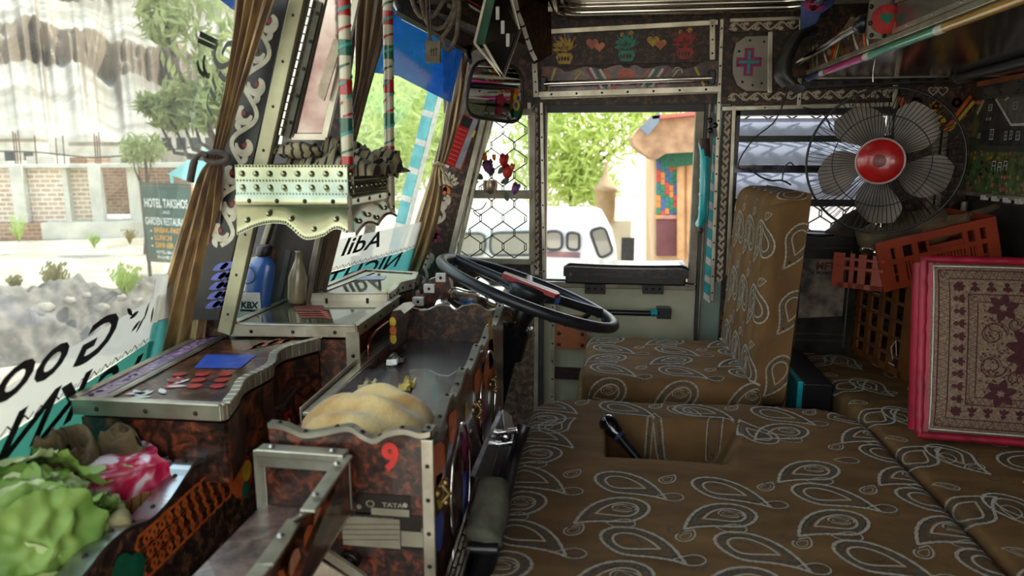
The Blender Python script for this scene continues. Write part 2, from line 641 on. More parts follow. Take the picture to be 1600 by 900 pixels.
o = mb.build('film_band', [ABFILM, TEALF, INK], g1)
# faint strokes at the top of the near pane: a painted cresent and leaves
INKG = thin('faded_green_lettering', (22, 30, 22), 0.15, 0.5)
mb = MB()
def wp(x, y, F):
    h = hit(x, y, F.o, F.n); d = h - F.o
    return (d.dot(F.u), d.dot(F.v))
for pts, ww in ((((310, 52), (338, 66)), .008), (((307, 62), (334, 74)), .007), (((338, 66), (333, 88), (342, 103), (356, 98), (363, 80), (361, 68), (352, 70), (345, 84)), .010),
                (((318, 86), (316, 100), (320, 116), (326, 118)), .009), (((306, 95), (310, 110), (318, 118)), .007), (((340, 113), (350, 124), (354, 114)), .010), (((330, 122), (336, 140)), .008), (((326, 138), (335, 155)), .009), (((324, 145), (322, 165), (330, 180)), .006), (((348, 130), (340, 180), (336, 194)), .003)):
    q = [wp(x, y, F1) for x, y in pts]
    q = [(p.x, p.y) for p in cat_rom([(a, b, 0) for a, b in q], 5)]
    stroke(mb, F1, q, ww * 1.1, 0, 0.002)
mb.build('lettering', [INKG], g1)
mb = MB()
a = [wp(x, y, F1) for x, y in ((330, -10), (395, -10), (392, 24), (360, 14))]
flatpoly(mb, F1, a, 0, 0.003)
mb.build('sun_film', [BLUEF], g1)
g2, F2, L2 = pane(2, B0, C0, 0, 0, 0, 0)
mb = MB()
flatpoly(mb, F2, [(0, z2b(0.80)), (L2, z2b(0.80)), (L2, z2b(0.885)), (0, z2b(0.885))], 0, 0.001)
flatpoly(mb, F2, [(0, 0), (L2, 0), (L2, z2b(0.798)), (0, z2b(0.798))], 1, 0.001)
def midtext(s, x, y, size, F, **k):
    a, b = wp(x, y, F)
    text(mb, F, s, a, b, size, 2, 0.002, mirror=True, **k)
midtext('Adil', 562, 392, 0.068, F2, sx=1.9, shear=-0.2, bold=0.0012)
midtext('NIGHT', 565, 432, 0.062, F2, sx=2.2, shear=-0.3, bold=0.001)
for i in range(34):
    a = 0.12 + i * 0.03
    stroke(mb, F2, [(a, z2b(0.803)), (a + 0.01, z2b(0.812)), (a + 0.02, z2b(0.803)), (a + 0.027, z2b(0.810))], 0.0028, 2, 0.002)
mb.build('film_band', [ABFILM, TEALF2, INK], g2)
mb = MB()
q = [wp(x, y, F2) for x, y in ((540, -30), (600, -30), (622, 28), (720, 79), (760, 70), (770, -30))]
hd = MB().prism([F2(a, b, .006) for a, b in q], F2.n * .012, 0)
hd.bar(F2(*wp(606, 16, F2), .02), F2(*wp(722, 80, F2), .02), .010, .006, F2.n, 1)
hd = struct(hd.build('trim_62', [TORTD, ALU]))
q = [wp(x, y, F2) for x, y in ((560, 10), (600, -10), (625, 30), (722, 80), (702, 160), (620, 118), (575, 112))]
flatpoly(mb, F2, q, 0, 0.004)
mb.build('sun_film', [BLUEF], g2)

# outside rail of the truck seen through the far pane: turquoise and white striped post
def striped(mb, p, q, w, n, m0=0, m1=1, twist=0.6):
    p, q = V(p), V(q)
    for i in range(n):
        a, b = p.lerp(q, i / n), p.lerp(q, (i + 1) / n)
        mb.tube([a, b], w, 12, m0 if i % 2 == 0 else m1, caps=(i in (0, n - 1)))


TQ = M('turquoise_enamel', (38, 176, 184), 0.3, 0, (26, 150, 160), 20, coat=0.4)
t = MB()
p, q = px(690, 90, Y=2.85), px(603, 440, Y=2.85)
for i in range(8):
    a, b = p.lerp(q, i / 8), p.lerp(q, (i + .8) / 8)
    t.bar(a, b, 0.042, 0.012, (0, 1, 0), 0)
    t.bar(b, p.lerp(q, (i + 1) / 8), 0.042, 0.012, (0, 1, 0), 1)
t.bar(p + V((.034, 0, 0)), q + V((.034, 0, 0)), 0.014, 0.014, (0, 1, 0), 1)
tag(t.build('guard_post', [TQ, WHITEP]), 'slanting turquoise and white striped guard post outside the far windshield pane', 'post')

# ---- A-pillar board with painted vines, and its aluminium edge
def plankXZ(name, x0t, x0b, wd, y, yt, th, mats, deco=None, parent=None):
    pass


FY = 2.30
c = [px(722, 95, Y=FY), px(772, 95, Y=FY), px(690, 445, Y=FY), px(625, 445, Y=FY)]
mb = MB().prism(c, (0, 0.03, 0))
o = struct(mb.build('trim_2', TORTD))
fr = Fr(c[3], c[0] - c[3], c[2] - c[3])
Lf = (c[0] - c[3]).length
if fr.n.y > 0: fr.n = -fr.n
mb = MB()
scroll(mb, fr, 0.14, 0.07, 0, 0.02, 0.025)
scroll(mb, fr, 0.12, 0.07, 0, 0.24, 0.025)
scroll(mb, fr, 0.10, 0.07, 0, 0.44, 0.025)
flower(mb, fr, 0.20, 0.06, 0.030, 1, 2, 8)
for k in range(7): petal(mb, fr, 0.375, 0.06, -1.1 + k * 0.37, 0.045, 0.016, 0)
for k in range(3): petal(mb, fr, 0.37, 0.06, 2.4 + k * 0.7, 0.03, 0.016, 3)
mb.build('painted_vines', [CREAMV, MAGENTA, ORANGE, ORANGE], o)
mb = MB()
a, b = px(778, 95, Y=FY - .01), px(693, 450, Y=FY - .01)
mb.bar(a, b, 0.018, 0.03, (0, 1, 0), 0)
mb.bar(px(786, 95, Y=FY), px(704, 450, Y=FY), 0.012, 0.02, (0, 1, 0), 0)
struct(mb.build('trim_3', ALU, bevel=0.002))

# ---- quarter window: frame, glass and wire mesh
zq0, zq1 = 0.735, 1.235
qx = lambda z: ql[0].x + RK * (z - 0.735)
cor = [V((qx(zq0), YW - .012, zq0)), V((-0.245, YW - .012, zq0)), V((-0.245, YW - .012, zq1)), V((qx(zq1), YW - .012, zq1))]
mb = MB()
framebars(mb, cor, 0.02, 0.03, (0, 1, 0), 0)
zm = px(780, 303, Y=YW).z
mb.bar((qx(zm), YW - .012, zm), (-0.245, YW - .012, zm), 0.028, 0.036, (0, 1, 0), 0)
o = struct(mb.build('window_3', ALUD, bevel=0.002))
MB().prism([c_ + V((0, .03, 0)) for c_ in cor], (0, 0.004, 0)).build('glass_pane', GLASS, o)
WIRE = M('wire', (64, 58, 46), 0.45, 0.6, (40, 36, 30), 60)


def chainmesh(inside, x0, x1, z0, z1, y, pw, ph, r, mb, m=0):
    """zig-zag wires that cross in short straight twists, kept inside a test"""
    nc = int((x1 - x0) / pw) + 2
    nr = int((z1 - z0) / ph) + 2
    for i in range(nc):
        for sgn in (1, -1):
            run = []
            for j in range(nr * 2 + 1):
                z = z0 + j * ph / 2
                off = pw / 2 * (1 if j % 2 else 0) * sgn
                for dz in (-ph * .09, ph * .09):
                    xx = x0 + i * pw + off + (0.003 * sgn if j % 2 else -0.003 * sgn)
                    run.append(V((xx - 0.0, y + 0.003 * sgn, z + dz)))
            seg = []
            for a, b in zip(run[:-1], run[1:]):
                if inside(a) and inside(b):
                    if not seg: seg = [a]
                    seg.append(b)
                else:
                    if len(seg) > 1: mb.tube(seg, r, 5, m, caps=False)
                    seg = []
            if len(seg) > 1: mb.tube(seg, r, 5, m, caps=False)


mb = MB()
chainmesh(lambda p: p.x > qx(p.z) - 0.004 and p.x < -0.238 and zq0 - .01 < p.z < zq1 + .01, -0.62, -0.24, zq0, zq1, YW - 0.01, 0.078, 0.098, 0.0021, mb)
mb.build('wire_mesh', WIRE, o)

# ---- driver door: glass frame, cream panel, posts
DG = M('grey_door_rubber', (74, 78, 74), 0.5, 0, (50, 54, 52), 20)
CREAM = M('cream_door_paint', (176, 174, 148), 0.42, 0, (150, 148, 122), 6, 0.1)
mb = MB()
mb.box((WX0 - .006, YW + .01, WZ0), (WX0 + .006, YW + .04, WZ1), 0)
mb.box((.284, YW + .012, WZ0), (.312, YW + .04, WZ1), 0)
mb.box((.312, YW + .005, 0.2), (WX1 - .008, YW + .04, WZ1), 0)
mb.box((WX0, YW + .01, WZ1 - .028), (WX1, YW + .04, WZ1), 1)
mb.box((WX0, YW + .004, 0.12), (WX1 - .03, YW + .05, WZ0), 2)
mb.box((WX0, YW - .004, WZ0 - .02), (WX1 - .03, YW + .055, WZ0), 0)
d1 = struct(mb.build('door_1', [ALUD, GREYP, CREAM], bevel=0.002))
mb = MB()
x_ = px(866, 500, Y=YW).x
mb.box((x_ - .012, YW - .012, 0.2), (x_ + .004, YW + .004, WZ0 - .03), 0)
mb.box((x_, YW - .01, px(0, 555, Y=YW).z + .0), (px(915, 500, Y=YW).x, YW + .003, px(0, 547, Y=YW).z + .02), 1)
for z_ in range(6): mb.dome((x_ - .004, YW - .012, .25 + z_ * .065), (0, -1, 0), .004, .003, 6, 1)
mb.build('edge_strip', [ALU, M('rusty_hinge', (70, 44, 40), .6, .3, (40, 30, 30), 90)], d1)
mb = MB()
p0 = px(866, 491, Y=YW); p1 = px(917, 545, Y=YW)
mb.box((p0.x, YW - .008, p1.z), (p1.x, YW + .004, p0.z), 0)
for ax in (.15, .85):
    for az in (.12, .45, .8): mb.dome((p0.x + (p1.x - p0.x) * ax, YW - .008, p1.z + (p0.z - p1.z) * az), (0, -1, 0), .007, .005, 8, 1)
mb.build('lock_plate', [M('orange_brown_leather', (172, 96, 52), .5, 0, (140, 74, 40), 20, .3), BLACKP], d1)
mb = MB()
a = px(925, 487, Y=YW - .05); b = px(1022, 490, Y=YW - .05)
mb.tube([px(908, 500, Y=YW - .01), a, b, px(1032, 488, Y=YW - .03)], .010, 10, 0)
mb.tube([a, a.lerp(b, .12)], .0112, 10, 1)
mb.tube([px(1016, 489, Y=YW - .05), px(1026, 489, Y=YW - .045)], .0125, 10, 1)
e = px(1036, 488, Y=YW - .02)
mb.box((e.x - .022, YW - .045, e.z - .018), (e.x + .025, YW + .006, e.z + .018), 0)
mb.build('pull_handle', [BLACKP, TQ], d1, bevel=.002)
mb = MB()
for hx in (930, 1020):
    h = px(hx, 452, Y=YW)
    mb.box((h.x - .035, YW - .014, h.z - .014), (h.x + .035, YW + .004, h.z + .02), 0)
    for k in (-.022, 0, .022): mb.dome((h.x + k, YW - .014, h.z + .004), (0, -1, 0), .005, .004, 6, 0)
mb.build('hinge', [BLACKP], d1, bevel=.001)
mb = MB().prism([(WX0, YW + .028, WZ0), (WX1 - .03, YW + .028, WZ0), (WX1 - .03, YW + .028, WZ0 + .03), (WX0, YW + .028, WZ0 + .03)], (0, .004, 0))
mb.build('glass_pane', GLASS, d1)

# recessed door pillar right of the glass: grey channel, striped pole, bracket
mb = MB()
mb.box((0.330, YW + .02, 0), (0.40, YW + .06, WZ1 + .02), 0)
mb.box((0.312, YW + .002, 0.2), (0.322, YW + .02, WZ1), 1)
struct(mb.build('trim_4', [M('pale_green_primer', (132, 146, 136), .5, 0, (104, 118, 110), 8), GREYP], bevel=.002))
mb = MB()
p, q = px(1124, 150, Y=YW + .01), px(1104, 470, Y=YW + .01)
for i in range(11):
    a, b = p.lerp(q, i / 11), p.lerp(q, (i + .62) / 11)
    c_ = p.lerp(q, (i + 1) / 11)
    mb.prism([a + V((-.011, 0, .008)), a + V((.011, 0, -.008)), b + V((.011, 0, -.008)), b + V((-.011, 0, .008))], (0, .014, 0), 0)
    mb.prism([b + V((-.011, 0, .008)), b + V((.011, 0, -.008)), c_ + V((.011, 0, -.008)), c_ + V((-.011, 0, .008))], (0, .014, 0), 1)
struct(mb.build('trim_5', [TQ, WHITEP]))
mb = MB()
p = [px(1098, 222, Y=2.36), px(1101, 250, Y=2.34), px(1100, 300, Y=2.33), px(1098, 338, Y=2.34), px(1093, 350, Y=2.38)]
mb.tube(cat_rom(p, 5), .0145, 12, 0)
for i in range(4):
    c_ = p[1].lerp(p[3], (i + .3) / 4)
    mb.tube([c_, c_ + V((0.001, 0, -.008))], .0155, 10, 1)
mb.tube([px(1100, 218, Y=2.36), px(1102, 246, Y=2.345)], .018, 10, 2)
mb.ball(px(1094, 360, Y=2.385), .011, 8, 2)
tag(mb.build('grab_handle', [TQ, WHITEP, M('brown_tape', (76, 54, 44), .6, 0, (50, 38, 32), 60)]), 'turquoise bound grab handle with white rings on the post beside the door', 'handle')
mb = MB()
for (x, y) in ((1109, 188), (1117, 196), (1109, 204)): mb.lathe([(0.008, 0), (0.009, .006), (.004, .01), (0.0, .01)], px(x, y, Y=2.37), (0, -1, 0), 12, 0)
mb.bar(px(1114, 182, Y=2.38), px(1118, 214, Y=2.38), .012, .012, (0, 1, 0), 0)
tag(mb.build('door_catch', [BLACKP]), 'black three-lobed door catch at the top of the door post', 'catch')

# mottled kick panel left of door, with framed notice and posts
mb = MB()
mb.box((-0.40, YW - .012, 0.1), (-0.218, YW, .64), 0)
mb.box((-0.236, YW - .02, 0.1), (-0.222, YW, .70), 1)
mb.box((-0.222, YW - .016, 0.1), (-0.204, YW, .70), 2)
k = struct(mb.build('trim_6', [tortoise('brown_mottled_board', (60, 44, 34), (104, 82, 64), (136, 112, 90), 50, .5), ALU, GREYP]))
mb = MB()
mb.prism([px(760, 430, Y=2.37), px(845, 430, Y=2.37), px(845, 492, Y=2.37), px(760, 492, Y=2.37)], (0, .02, 0), 0)
fr = Fr(px(760, 492, Y=2.37), V((1, 0, 0)), V((0, 0, 1)), flip=False)
random.seed(9)
for i in range(26): disc(mb, fr, random.uniform(.09, .175), random.uniform(.01, .12), random.uniform(.006, .014), random.choice((1, 2, 3, 4)), .0008 + i * .0001, 7)
struct(mb.build('trim_7', [TORTD, BLUE, MAGENTA, RED, M('violet_paint', (110, 80, 150), .4, 0, (84, 60, 120), 40)]))
t = thing('framed_notice', 'small dark framed notice with cream card on the wall behind the steering wheel', 'notice', px(785, 490, Y=2.36))
mb = MB()
p0, p1 = px(758, 487, Y=2.355), px(806, 437, Y=2.355)
framebars(mb, [p0, V((p1.x, p0.y, p0.z)), p1, V((p0.x, p0.y, p1.z))], .008, .012, (0, 1, 0), 0)
mb.build('frame', BLACKP, t)
mb = MB().box((p0.x, 2.358, p0.z), (p1.x, 2.362, p1.z), 0)
fr = Fr(V((p0.x, 2.358, p0.z)), V((1, 0, 0)), V((0, 0, 1)))
for i in range(5): mb.box((p0.x + .015, 2.3565, p0.z + .015 + i * .012), (p0.x + .055, 2.3585, p0.z + .018 + i * .012), 1)
mb.box((p1.x - .03, 2.3565, p1.z - .04), (p1.x - .01, 2.3585, p1.z - .018), 1)
mb.build('card', [M('cream_card', (176, 160, 124), .7, 0, (150, 134, 100), 30), GREYP], t)

# ---- aluminium strips and vine boards around the openings
def strip(p, q, w, th=.01, n=0, mats=ALU, dep=0.0, nm='trim', rv=.0035):
    mb = MB()
    mb.bar(p, q, w, th, (0, 1, 0), 0)
    if n: rivets(mb, V(p) + V((0, -th / 2, 0)), V(q) + V((0, -th / 2, 0)), n, (0, -1, 0), rv, 1)
    return mb, [mats, RIVET]


TN = [8]


def trim(mb, mats, bevel=0.0015):
    o = struct(mb.build('trim_%d' % TN[0], mats, bevel=bevel))
    TN[0] += 1
    return o


Yf = YW - .008
def P(x, y, dy=0.0): return px(x, y, Y=Yf - dy)
def vine_board(x0, y0, x1, y1, horizontal, dots=None, w_=.028):
    """dark strip with cream vine between two photo points on the driver side wall"""
    a, b = P(x0, y0), P(x1, y1)
    mb = MB()
    if horizontal:
        fr = Fr(a, b - a, V((0, 0, 1)))
        L = (b - a).length
        mb.prism([fr(0, -w_ / 2), fr(L, -w_ / 2), fr(L, w_ / 2), fr(0, w_ / 2)], (0, .006, 0), 0)
        if fr.n.y > 0: fr.n = -fr.n
        scroll(mb, fr, L, w_ * .92, 1, 0, -w_ * .46)
    else:
        fr = Fr(b, a - b, V((1, 0, 0)))
        L = (b - a).length
        mb.prism([fr(0, -w_ / 2), fr(L, -w_ / 2), fr(L, w_ / 2), fr(0, w_ / 2)], (0, .006, 0), 0)
        if fr.n.y > 0: fr.n = -fr.n
        scroll(mb, fr, L, w_ * .92, 1, 0, -w_ * .46, per=.045)
    trim(mb, [TORTD, CREAMV], 0)


vine_board(835, 165, 838, 425, False)
vine_board(1137, 175, 1124, 440, False, w_=.026)
vine_board(1138, 152, 1245, 149, True, w_=.034)
vine_board(1252, 149, 1398, 146, True, w_=.036)
vine_board(1140, 42, 1248, 39, True, w_=.034)
for a, b, ww, n in (((827, 160), (832, 432), .012, 6), ((846, 160), (850, 440), .010, 8), ((1128, 30), (1112, 470), .012, 16), ((1147, 165), (1137, 430), .012, 0),
                    ((845, 152), (1122, 142), .016, 7), ((850, 50), (1122, 35), .016, 0), ((1113, 30), (1113, 94), .018, 3), ((835, 88), (838, 152), .018, 4),
                    ((1128, 170), (1402, 163), .014, 2), ((1250, 122), (1248, 165), .012, 2), ((1140, 32), (1252, 28), .012, 0), ((1252, 24), (1251, 55), .012, 0), ((1399, 130), (1397, 170), .014, 0)):
    mb, ms = strip(P(*a, dy=.005), P(*b, dy=.005), ww, .008, n)
    trim(mb, ms)

# painted header panel over the door
mb = MB()
mb.prism([P(852, 52), P(1118, 38), P(1118, 96), P(852, 104)], (0, .006, 0), 0)
fr = Fr(P(852, 104, .002), V((1, 0, 0)), V((0, 0, 1)))
def at(x, y, F=fr):
    p = px(x, y, Y=Yf - .002) - F.o
    return p.dot(F.u), p.dot(F.v)
def vase(x, y, m, mf):
    a, b = at(x, y)
    flatpoly(mb, fr, [(a - .02, b + .022), (a + .02, b + .022), (a + .028, b + .010), (a + .018, b - .012), (a - .018, b - .012), (a - .028, b + .010)], m, .001)
    for k in range(4): petal(mb, fr, a - .018 + k * .010, b + .012, -PI / 2, .016, .008, 0, .0016)
    for k in range(7):
        an = PI / 2 + (k - 3) * .36
        r = .055 + .012 * (k % 2)
        stroke(mb, fr, [(a, b + .022), (a + r * .5 * math.cos(an), b + .022 + r * .6 * math.sin(an)), (a + r * math.cos(an) * .8, b + .022 + r * math.sin(an))], .0025, m, .001)
        petal(mb, fr, a + r * .25 * math.cos(an), b + .022 + r * .4 * math.sin(an), an + .5, .028, .011, m, .0012)
    flower(mb, fr, a + .012, b + .075, .009, mf, 3, 6)
    flower(mb, fr, a - .016, b + .07, .008, mf, 3, 6)
    stroke(mb, fr, [(a - .02, b + .02), (a - .032, b + .032), (a - .022, b + .038), (a - .016, b + .032)], .003, m, .001)
vase(882, 94, 2, 5)
vase(979, 90, 4, 2)
vase(1070, 86, 1, 2)
for x, y, m in ((930, 70, 3), (1025, 66, 2)):
    a, b = at(x, y)
    heart(mb, fr, a - .010, b + .004, .019, m, .001)
    heart(mb, fr, a + .014, b - .006, .018, m, .0018)
    heart(mb, fr, a + .014, b - .006, .015, 6 if m == 3 else 3, .0022)
    text(mb, fr, 'LOVE', a - .012, b + .006, .011, 4 if m == 3 else 7, .0024)
mh = [TORTD, RED, YELLOW, SALMON, M('sea_green_paint', (44, 140, 116), .4, 0, (30, 110, 90), 40), BLUE, M('light_salmon_paint', (220, 128, 92), .4, 0, (200, 110, 80), 40), BLACKP]
o = trim(mb, mh, 0)

# acrylic scalloped rail board over the door, with chrome rod
t = thing('rail_board', 'scalloped clear-edged painted board with chrome rod above the driver door', 'board', px(985, 150, Y=2.33))
tops = [(846, 104), (868, 104), (885, 112), (900, 108), (916, 104), (940, 108), (955, 104), (968, 101), (980, 107), (992, 101), (1008, 107), (1040, 102), (1060, 109), (1084, 104), (1100, 96), (1122, 95)]
YB = 2.335
top = cat_rom([px(x, y, Y=YB) for x, y in tops], 4)
mb = MB().prism([px(846, 146, Y=YB)] + top + [px(1122, 138, Y=YB)], (0, .006, 0), 0, 1)
fr = Fr(px(846, 146, Y=YB), V((1, 0, 0)), V((0, 0, 1)))
def at2(x, y):
    p = px(x, y, Y=YB) - fr.o
    return p.dot(fr.u), p.dot(fr.v)
for x0, x1, y0, y1, m in ((868, 856, 106, 142, 2), (917, 936, 106, 139, 3), (922, 941, 106, 139, 5), (929, 948, 107, 139, 4), (937, 955, 108, 138, 5), (944, 963, 108, 138, 6), (1014, 994, 108, 137, 6), (1022, 1002, 108, 137, 5), (1028, 1010, 108, 137, 4), (1036, 1018, 107, 136, 5), (1044, 1024, 106, 136, 3), (1086, 1100, 105, 134, 2)):
    a, b = at2(x0, y0), at2(x1, y1)
    stroke(mb, fr, [a, b], .007, m, .001)
a, b = at2(978, 120)
disc(mb, fr, a, b, .030, 7, .001, 14, .9)
heart(mb, fr, at2(957, 140)[0], at2(957, 137)[1], .009, 7, .0014)
for (x, y, m) in ((905, 118, 2), (1058, 113, 8)):
    a, b = at2(x, y)
    stroke(mb, fr, [(a - .028, b - .03), (a - .012, b - .012), (a, b + .006), (a + .012, b + .01), (a + .016, b - .002)], .006, m, .0012)
    stroke(mb, fr, [(a - .016, b), (a - .006, b + .014), (a + .008, b + .014)], .004, m, .0012)
mb.build('panel', [TORT, ACRYL, YELLOW, MAGENTA, GREEN, WHITEP, ORANGE, SALMON, CREAMV], t)
mb = MB()
mb.bar(px(842, 148, Y=YB - .004), px(1124, 139, Y=YB - .004), .012, .016, (0, 0, 1), 0)
rivets(mb, px(842, 148, Y=YB - .012), px(1124, 139, Y=YB - .012), 7, (0, -1, 0), .004, 1)
mb.build('lower_strip', [ALU, RIVET], t)
MB().tube([px(850, 131, Y=2.30), px(1112, 122, Y=2.30)], .008, 14).build('rod', CHROME, t)
for x, y in ((850, 131), (1113, 121)):
    mb = MB()
    e = px(x, y, Y=2.30)
    mb.box((e.x - .009, 2.295, e.z - .022), (e.x + .009, YB, e.z + .022), 0)
    mb.build('bracket', BLACKP, t, bevel=.003)

# clear-fronted plaque with a painted cross beside the header
t = thing('rounded_plaque', 'pale round-cornered plaque with a magenta and turquoise cross above the rear side window', 'plaque', px(1176, 142, Y=2.37))
pc = [(1200, 56), (1165, 57), (1150, 68), (1145, 90), (1145, 115), (1152, 133), (1166, 142), (1203, 142)]
mb = MB().prism([px(x, y, Y=2.37) for x, y in pc], (0, .02, 0), 0)
for x, y in ((1172, 63), (1155, 80), (1153, 102), (1160, 128), (1190, 130), (1194, 65), (1176, 133)): mb.dome(px(x, y, Y=2.369), (0, -1, 0), .004, .002, 6, 1)
mb.build('plate', [M('milky_plate', (150, 142, 130), .3, .3, (128, 120, 110), 8), RIVET], t, bevel=.002)
fr = Fr(px(1170, 97, Y=2.369), V((1, 0, 0)), V((0, 0, 1)))
mb = MB()
for w2, hh, m, z in ((.038, .014, 0, .001), (.014, .042, 0, .0012), (.030, .004, 1, .0016), (.004, .034, 1, .0018)):
    flatpoly(mb, fr, [(-w2 , -hh), (w2, -hh), (w2, hh), (-w2, hh)], m, z)
mb.build('cross', [MAGENTA, TEAL], t)
mb = MB().bar(px(1203, 50, Y=2.375), px(1202, 146, Y=2.375), .014, .02, (0, 1, 0))
trim(mb, [ALU, RIVET])

# ---- rear side window with frosted louvres and wire mesh
x0, x1, z0, z1 = RX0, RX1, RZ0, RZ1
mb = MB()
mb.box((x0, YW - .004, z0), (x0 + .012, YW + .05, z1), 0)
mb.box((x0, YW - .004, z1 - .02), (x1, YW + .05, z1), 0)
mb.box((x0, YW - .004, z0), (x1, YW + .05, z0 + .012), 0)
zb = lambda y: px(1230, y, Y=YW).z
for ya, yb in ((212, 222), (311, 322)): mb.box((x0, YW + .0, zb(yb)), (x1, YW + .02, zb(ya)), 1)
mb.box((x0, YW - .012, zb(270)), (x1, YW + .01, zb(258)), 2)
w4 = struct(mb.build('window_4', [BLACKP, GREYP, M('chromed_rail', (90, 88, 96), .3, .8, (30, 30, 34), 18)]))
FROST = thin('frosted_slat', (150, 156, 170), 0.10, .4)
for ya, yb in ((184, 212), (222, 258), (270, 311)):
    a, b = zb(yb), zb(ya)
    mb = MB().grid(lambda u, v: V((x0 + .01 + u * (x1 - x0 - .02), YW + .035 + .014 * math.sin(PI * v), a + (b - a) * v)), 2, 8)
    mb.build('frosted_slat', FROST, w4)
mb = MB()
chainmesh(lambda p: x0 < p.x < x1 and z0 < p.z < z1, x0, x1, z0, z1, YW + .062, .075, .085, .0026, mb)
mb.build('wire_mesh', WIRE, w4)
mb = MB()
mb.box((0.998, YW - .03, .6), (1.018, YW, 1.17), 0)
mb.box((1.024, YW - .03, .6), (1.04, YW, 1.17), 0)
trim(mb, [ALUD])
# corner floral panel
mb = MB()
mb.prism([P(1402, 134), P(1512, 130), P(1508, 330), P(1482, 330), P(1482, 205), P(1440, 210)], (0, .006, 0), 0)
fr = Fr(P(1402, 210, .002), V((1, 0, 0)), V((0, 0, 1)))
def at3(x, y):
    p = px(x, y, Y=Yf - .002) - fr.o
    return p.dot(fr.u), p.dot(fr.v)
for (xa, ya, xb, yb, m) in ((1402, 152, 1432, 205, 1), (1408, 152, 1438, 205, 2), (1517, 150, 1475, 205, 1), (1522, 158, 1483, 205, 3)):
    stroke(mb, fr, [at3(xa, ya), at3(xb, yb)], .010, m, .001)
for x in (1458, 1473):
    a, b = at3(x, 142); heart(mb, fr, a, b, .016, 4, .001); heart(mb, fr, a, b, .011, 0, .0014)
text(mb, fr, 'LOVE', at3(1458, 143)[0], at3(1458, 143)[1], .008, 4, .002)
for x in (1432, 1495):
    a, b = at3(x, 160); flower(mb, fr, a, b, .022, 5, 5, 9)
a, b = at3(1462, 165); flower(mb, fr, a, b, .016, 3, 1, 8)
stroke(mb, fr, [(a, b - .01), (a, b - .05)], .003, 3, .001)
for an in (-2.6, -2.0, -1.1, -.5): petal(mb, fr, a, b - .03, an, .04, .02, 3)
petal(mb, fr, a, b - .02, .9, .035, .006, 3); petal(mb, fr, a, b - .02, 2.2, .035, .006, 3)
trim(mb, [TORTD, ORANGE, SALMON, YELLOW, CREAMV, M('oxblood_paint', (84, 30, 30), .5, 0, (60, 22, 22), 40)], 0)

# ================================================================ SEATING
def fabric(name, c1, c2, dark):
    if name in MATS: return MATS[name]
    m = M(name, c1, 0.85, 0, c2, 7, 0.5, 260, spec=.15, sheen=.0, stretch=(1, 2.4, 1), detail=6, lo=.3, hi=.7)
    return m


FAB = fabric('brown_plush_fabric', (122, 92, 58), (92, 68, 42), 0)
THREAD = M('pale_embroidery', (168, 156, 130), .8, 0, (124, 114, 96), 300, .6, 500, sheen=.3)
THREADD = M('grey_embroidery', (92, 84, 70), .85, 0, (64, 56, 46), 260, .6, 500)


def teardrop(L, W, bend, n=44, sc=1.0, x0=0.0):
    """closed outline of a paisley drop, tip curling sideways; x from fat end (0) to tip (L)"""
    pts = []
    for i in range(n):
        t = 2 * PI * i / n
        x = (1 - math.cos(t)) / 2
        y = W / 2 * math.sin(t) * (1 - x) ** .55 * 1.5 * sc
        x = x0 + sc * x
        pts.append((x, y))
    out = []
    for x, y in pts:
        x = max(x, 0.0)
        b = bend * x ** 2.0
        ang = math.atan(bend / L * 2.0 * x) * .9
        out.append((L * x * (1 - .22 * x * x) - y * math.sin(ang), y * math.cos(ang) + b))
    return out


def drape_stroke(mb, S, pts, w, m, lift=.0009, closed=True, bead=0, inner=0):
    k = len(pts)
    o = []
    for i in range(k):
        if closed: d = V(pts[(i + 1) % k]) - V(pts[i - 1])
        else: d = V(pts[min(i + 1, k - 1)]) - V(pts[max(i - 1, 0)])
        if d.length < 1e-9: d = V((1, 0))
        d.normalize()
        nx, ny = -d.y, d.x
        ww = w * (1.0 if not bead else (1.25 if i % 2 else .8))
        a, b = pts[i]
        for s_ in (.5, -.5):
            o.append(S(a + nx * ww * s_, b + ny * ww * s_, lift))
    fs = [(2 * i, 2 * i + 1, (2 * i + 3) % (2 * k), (2 * i + 2) % (2 * k)) for i in range(k if closed else k - 1)]
    mb.add(o, fs, m, True)


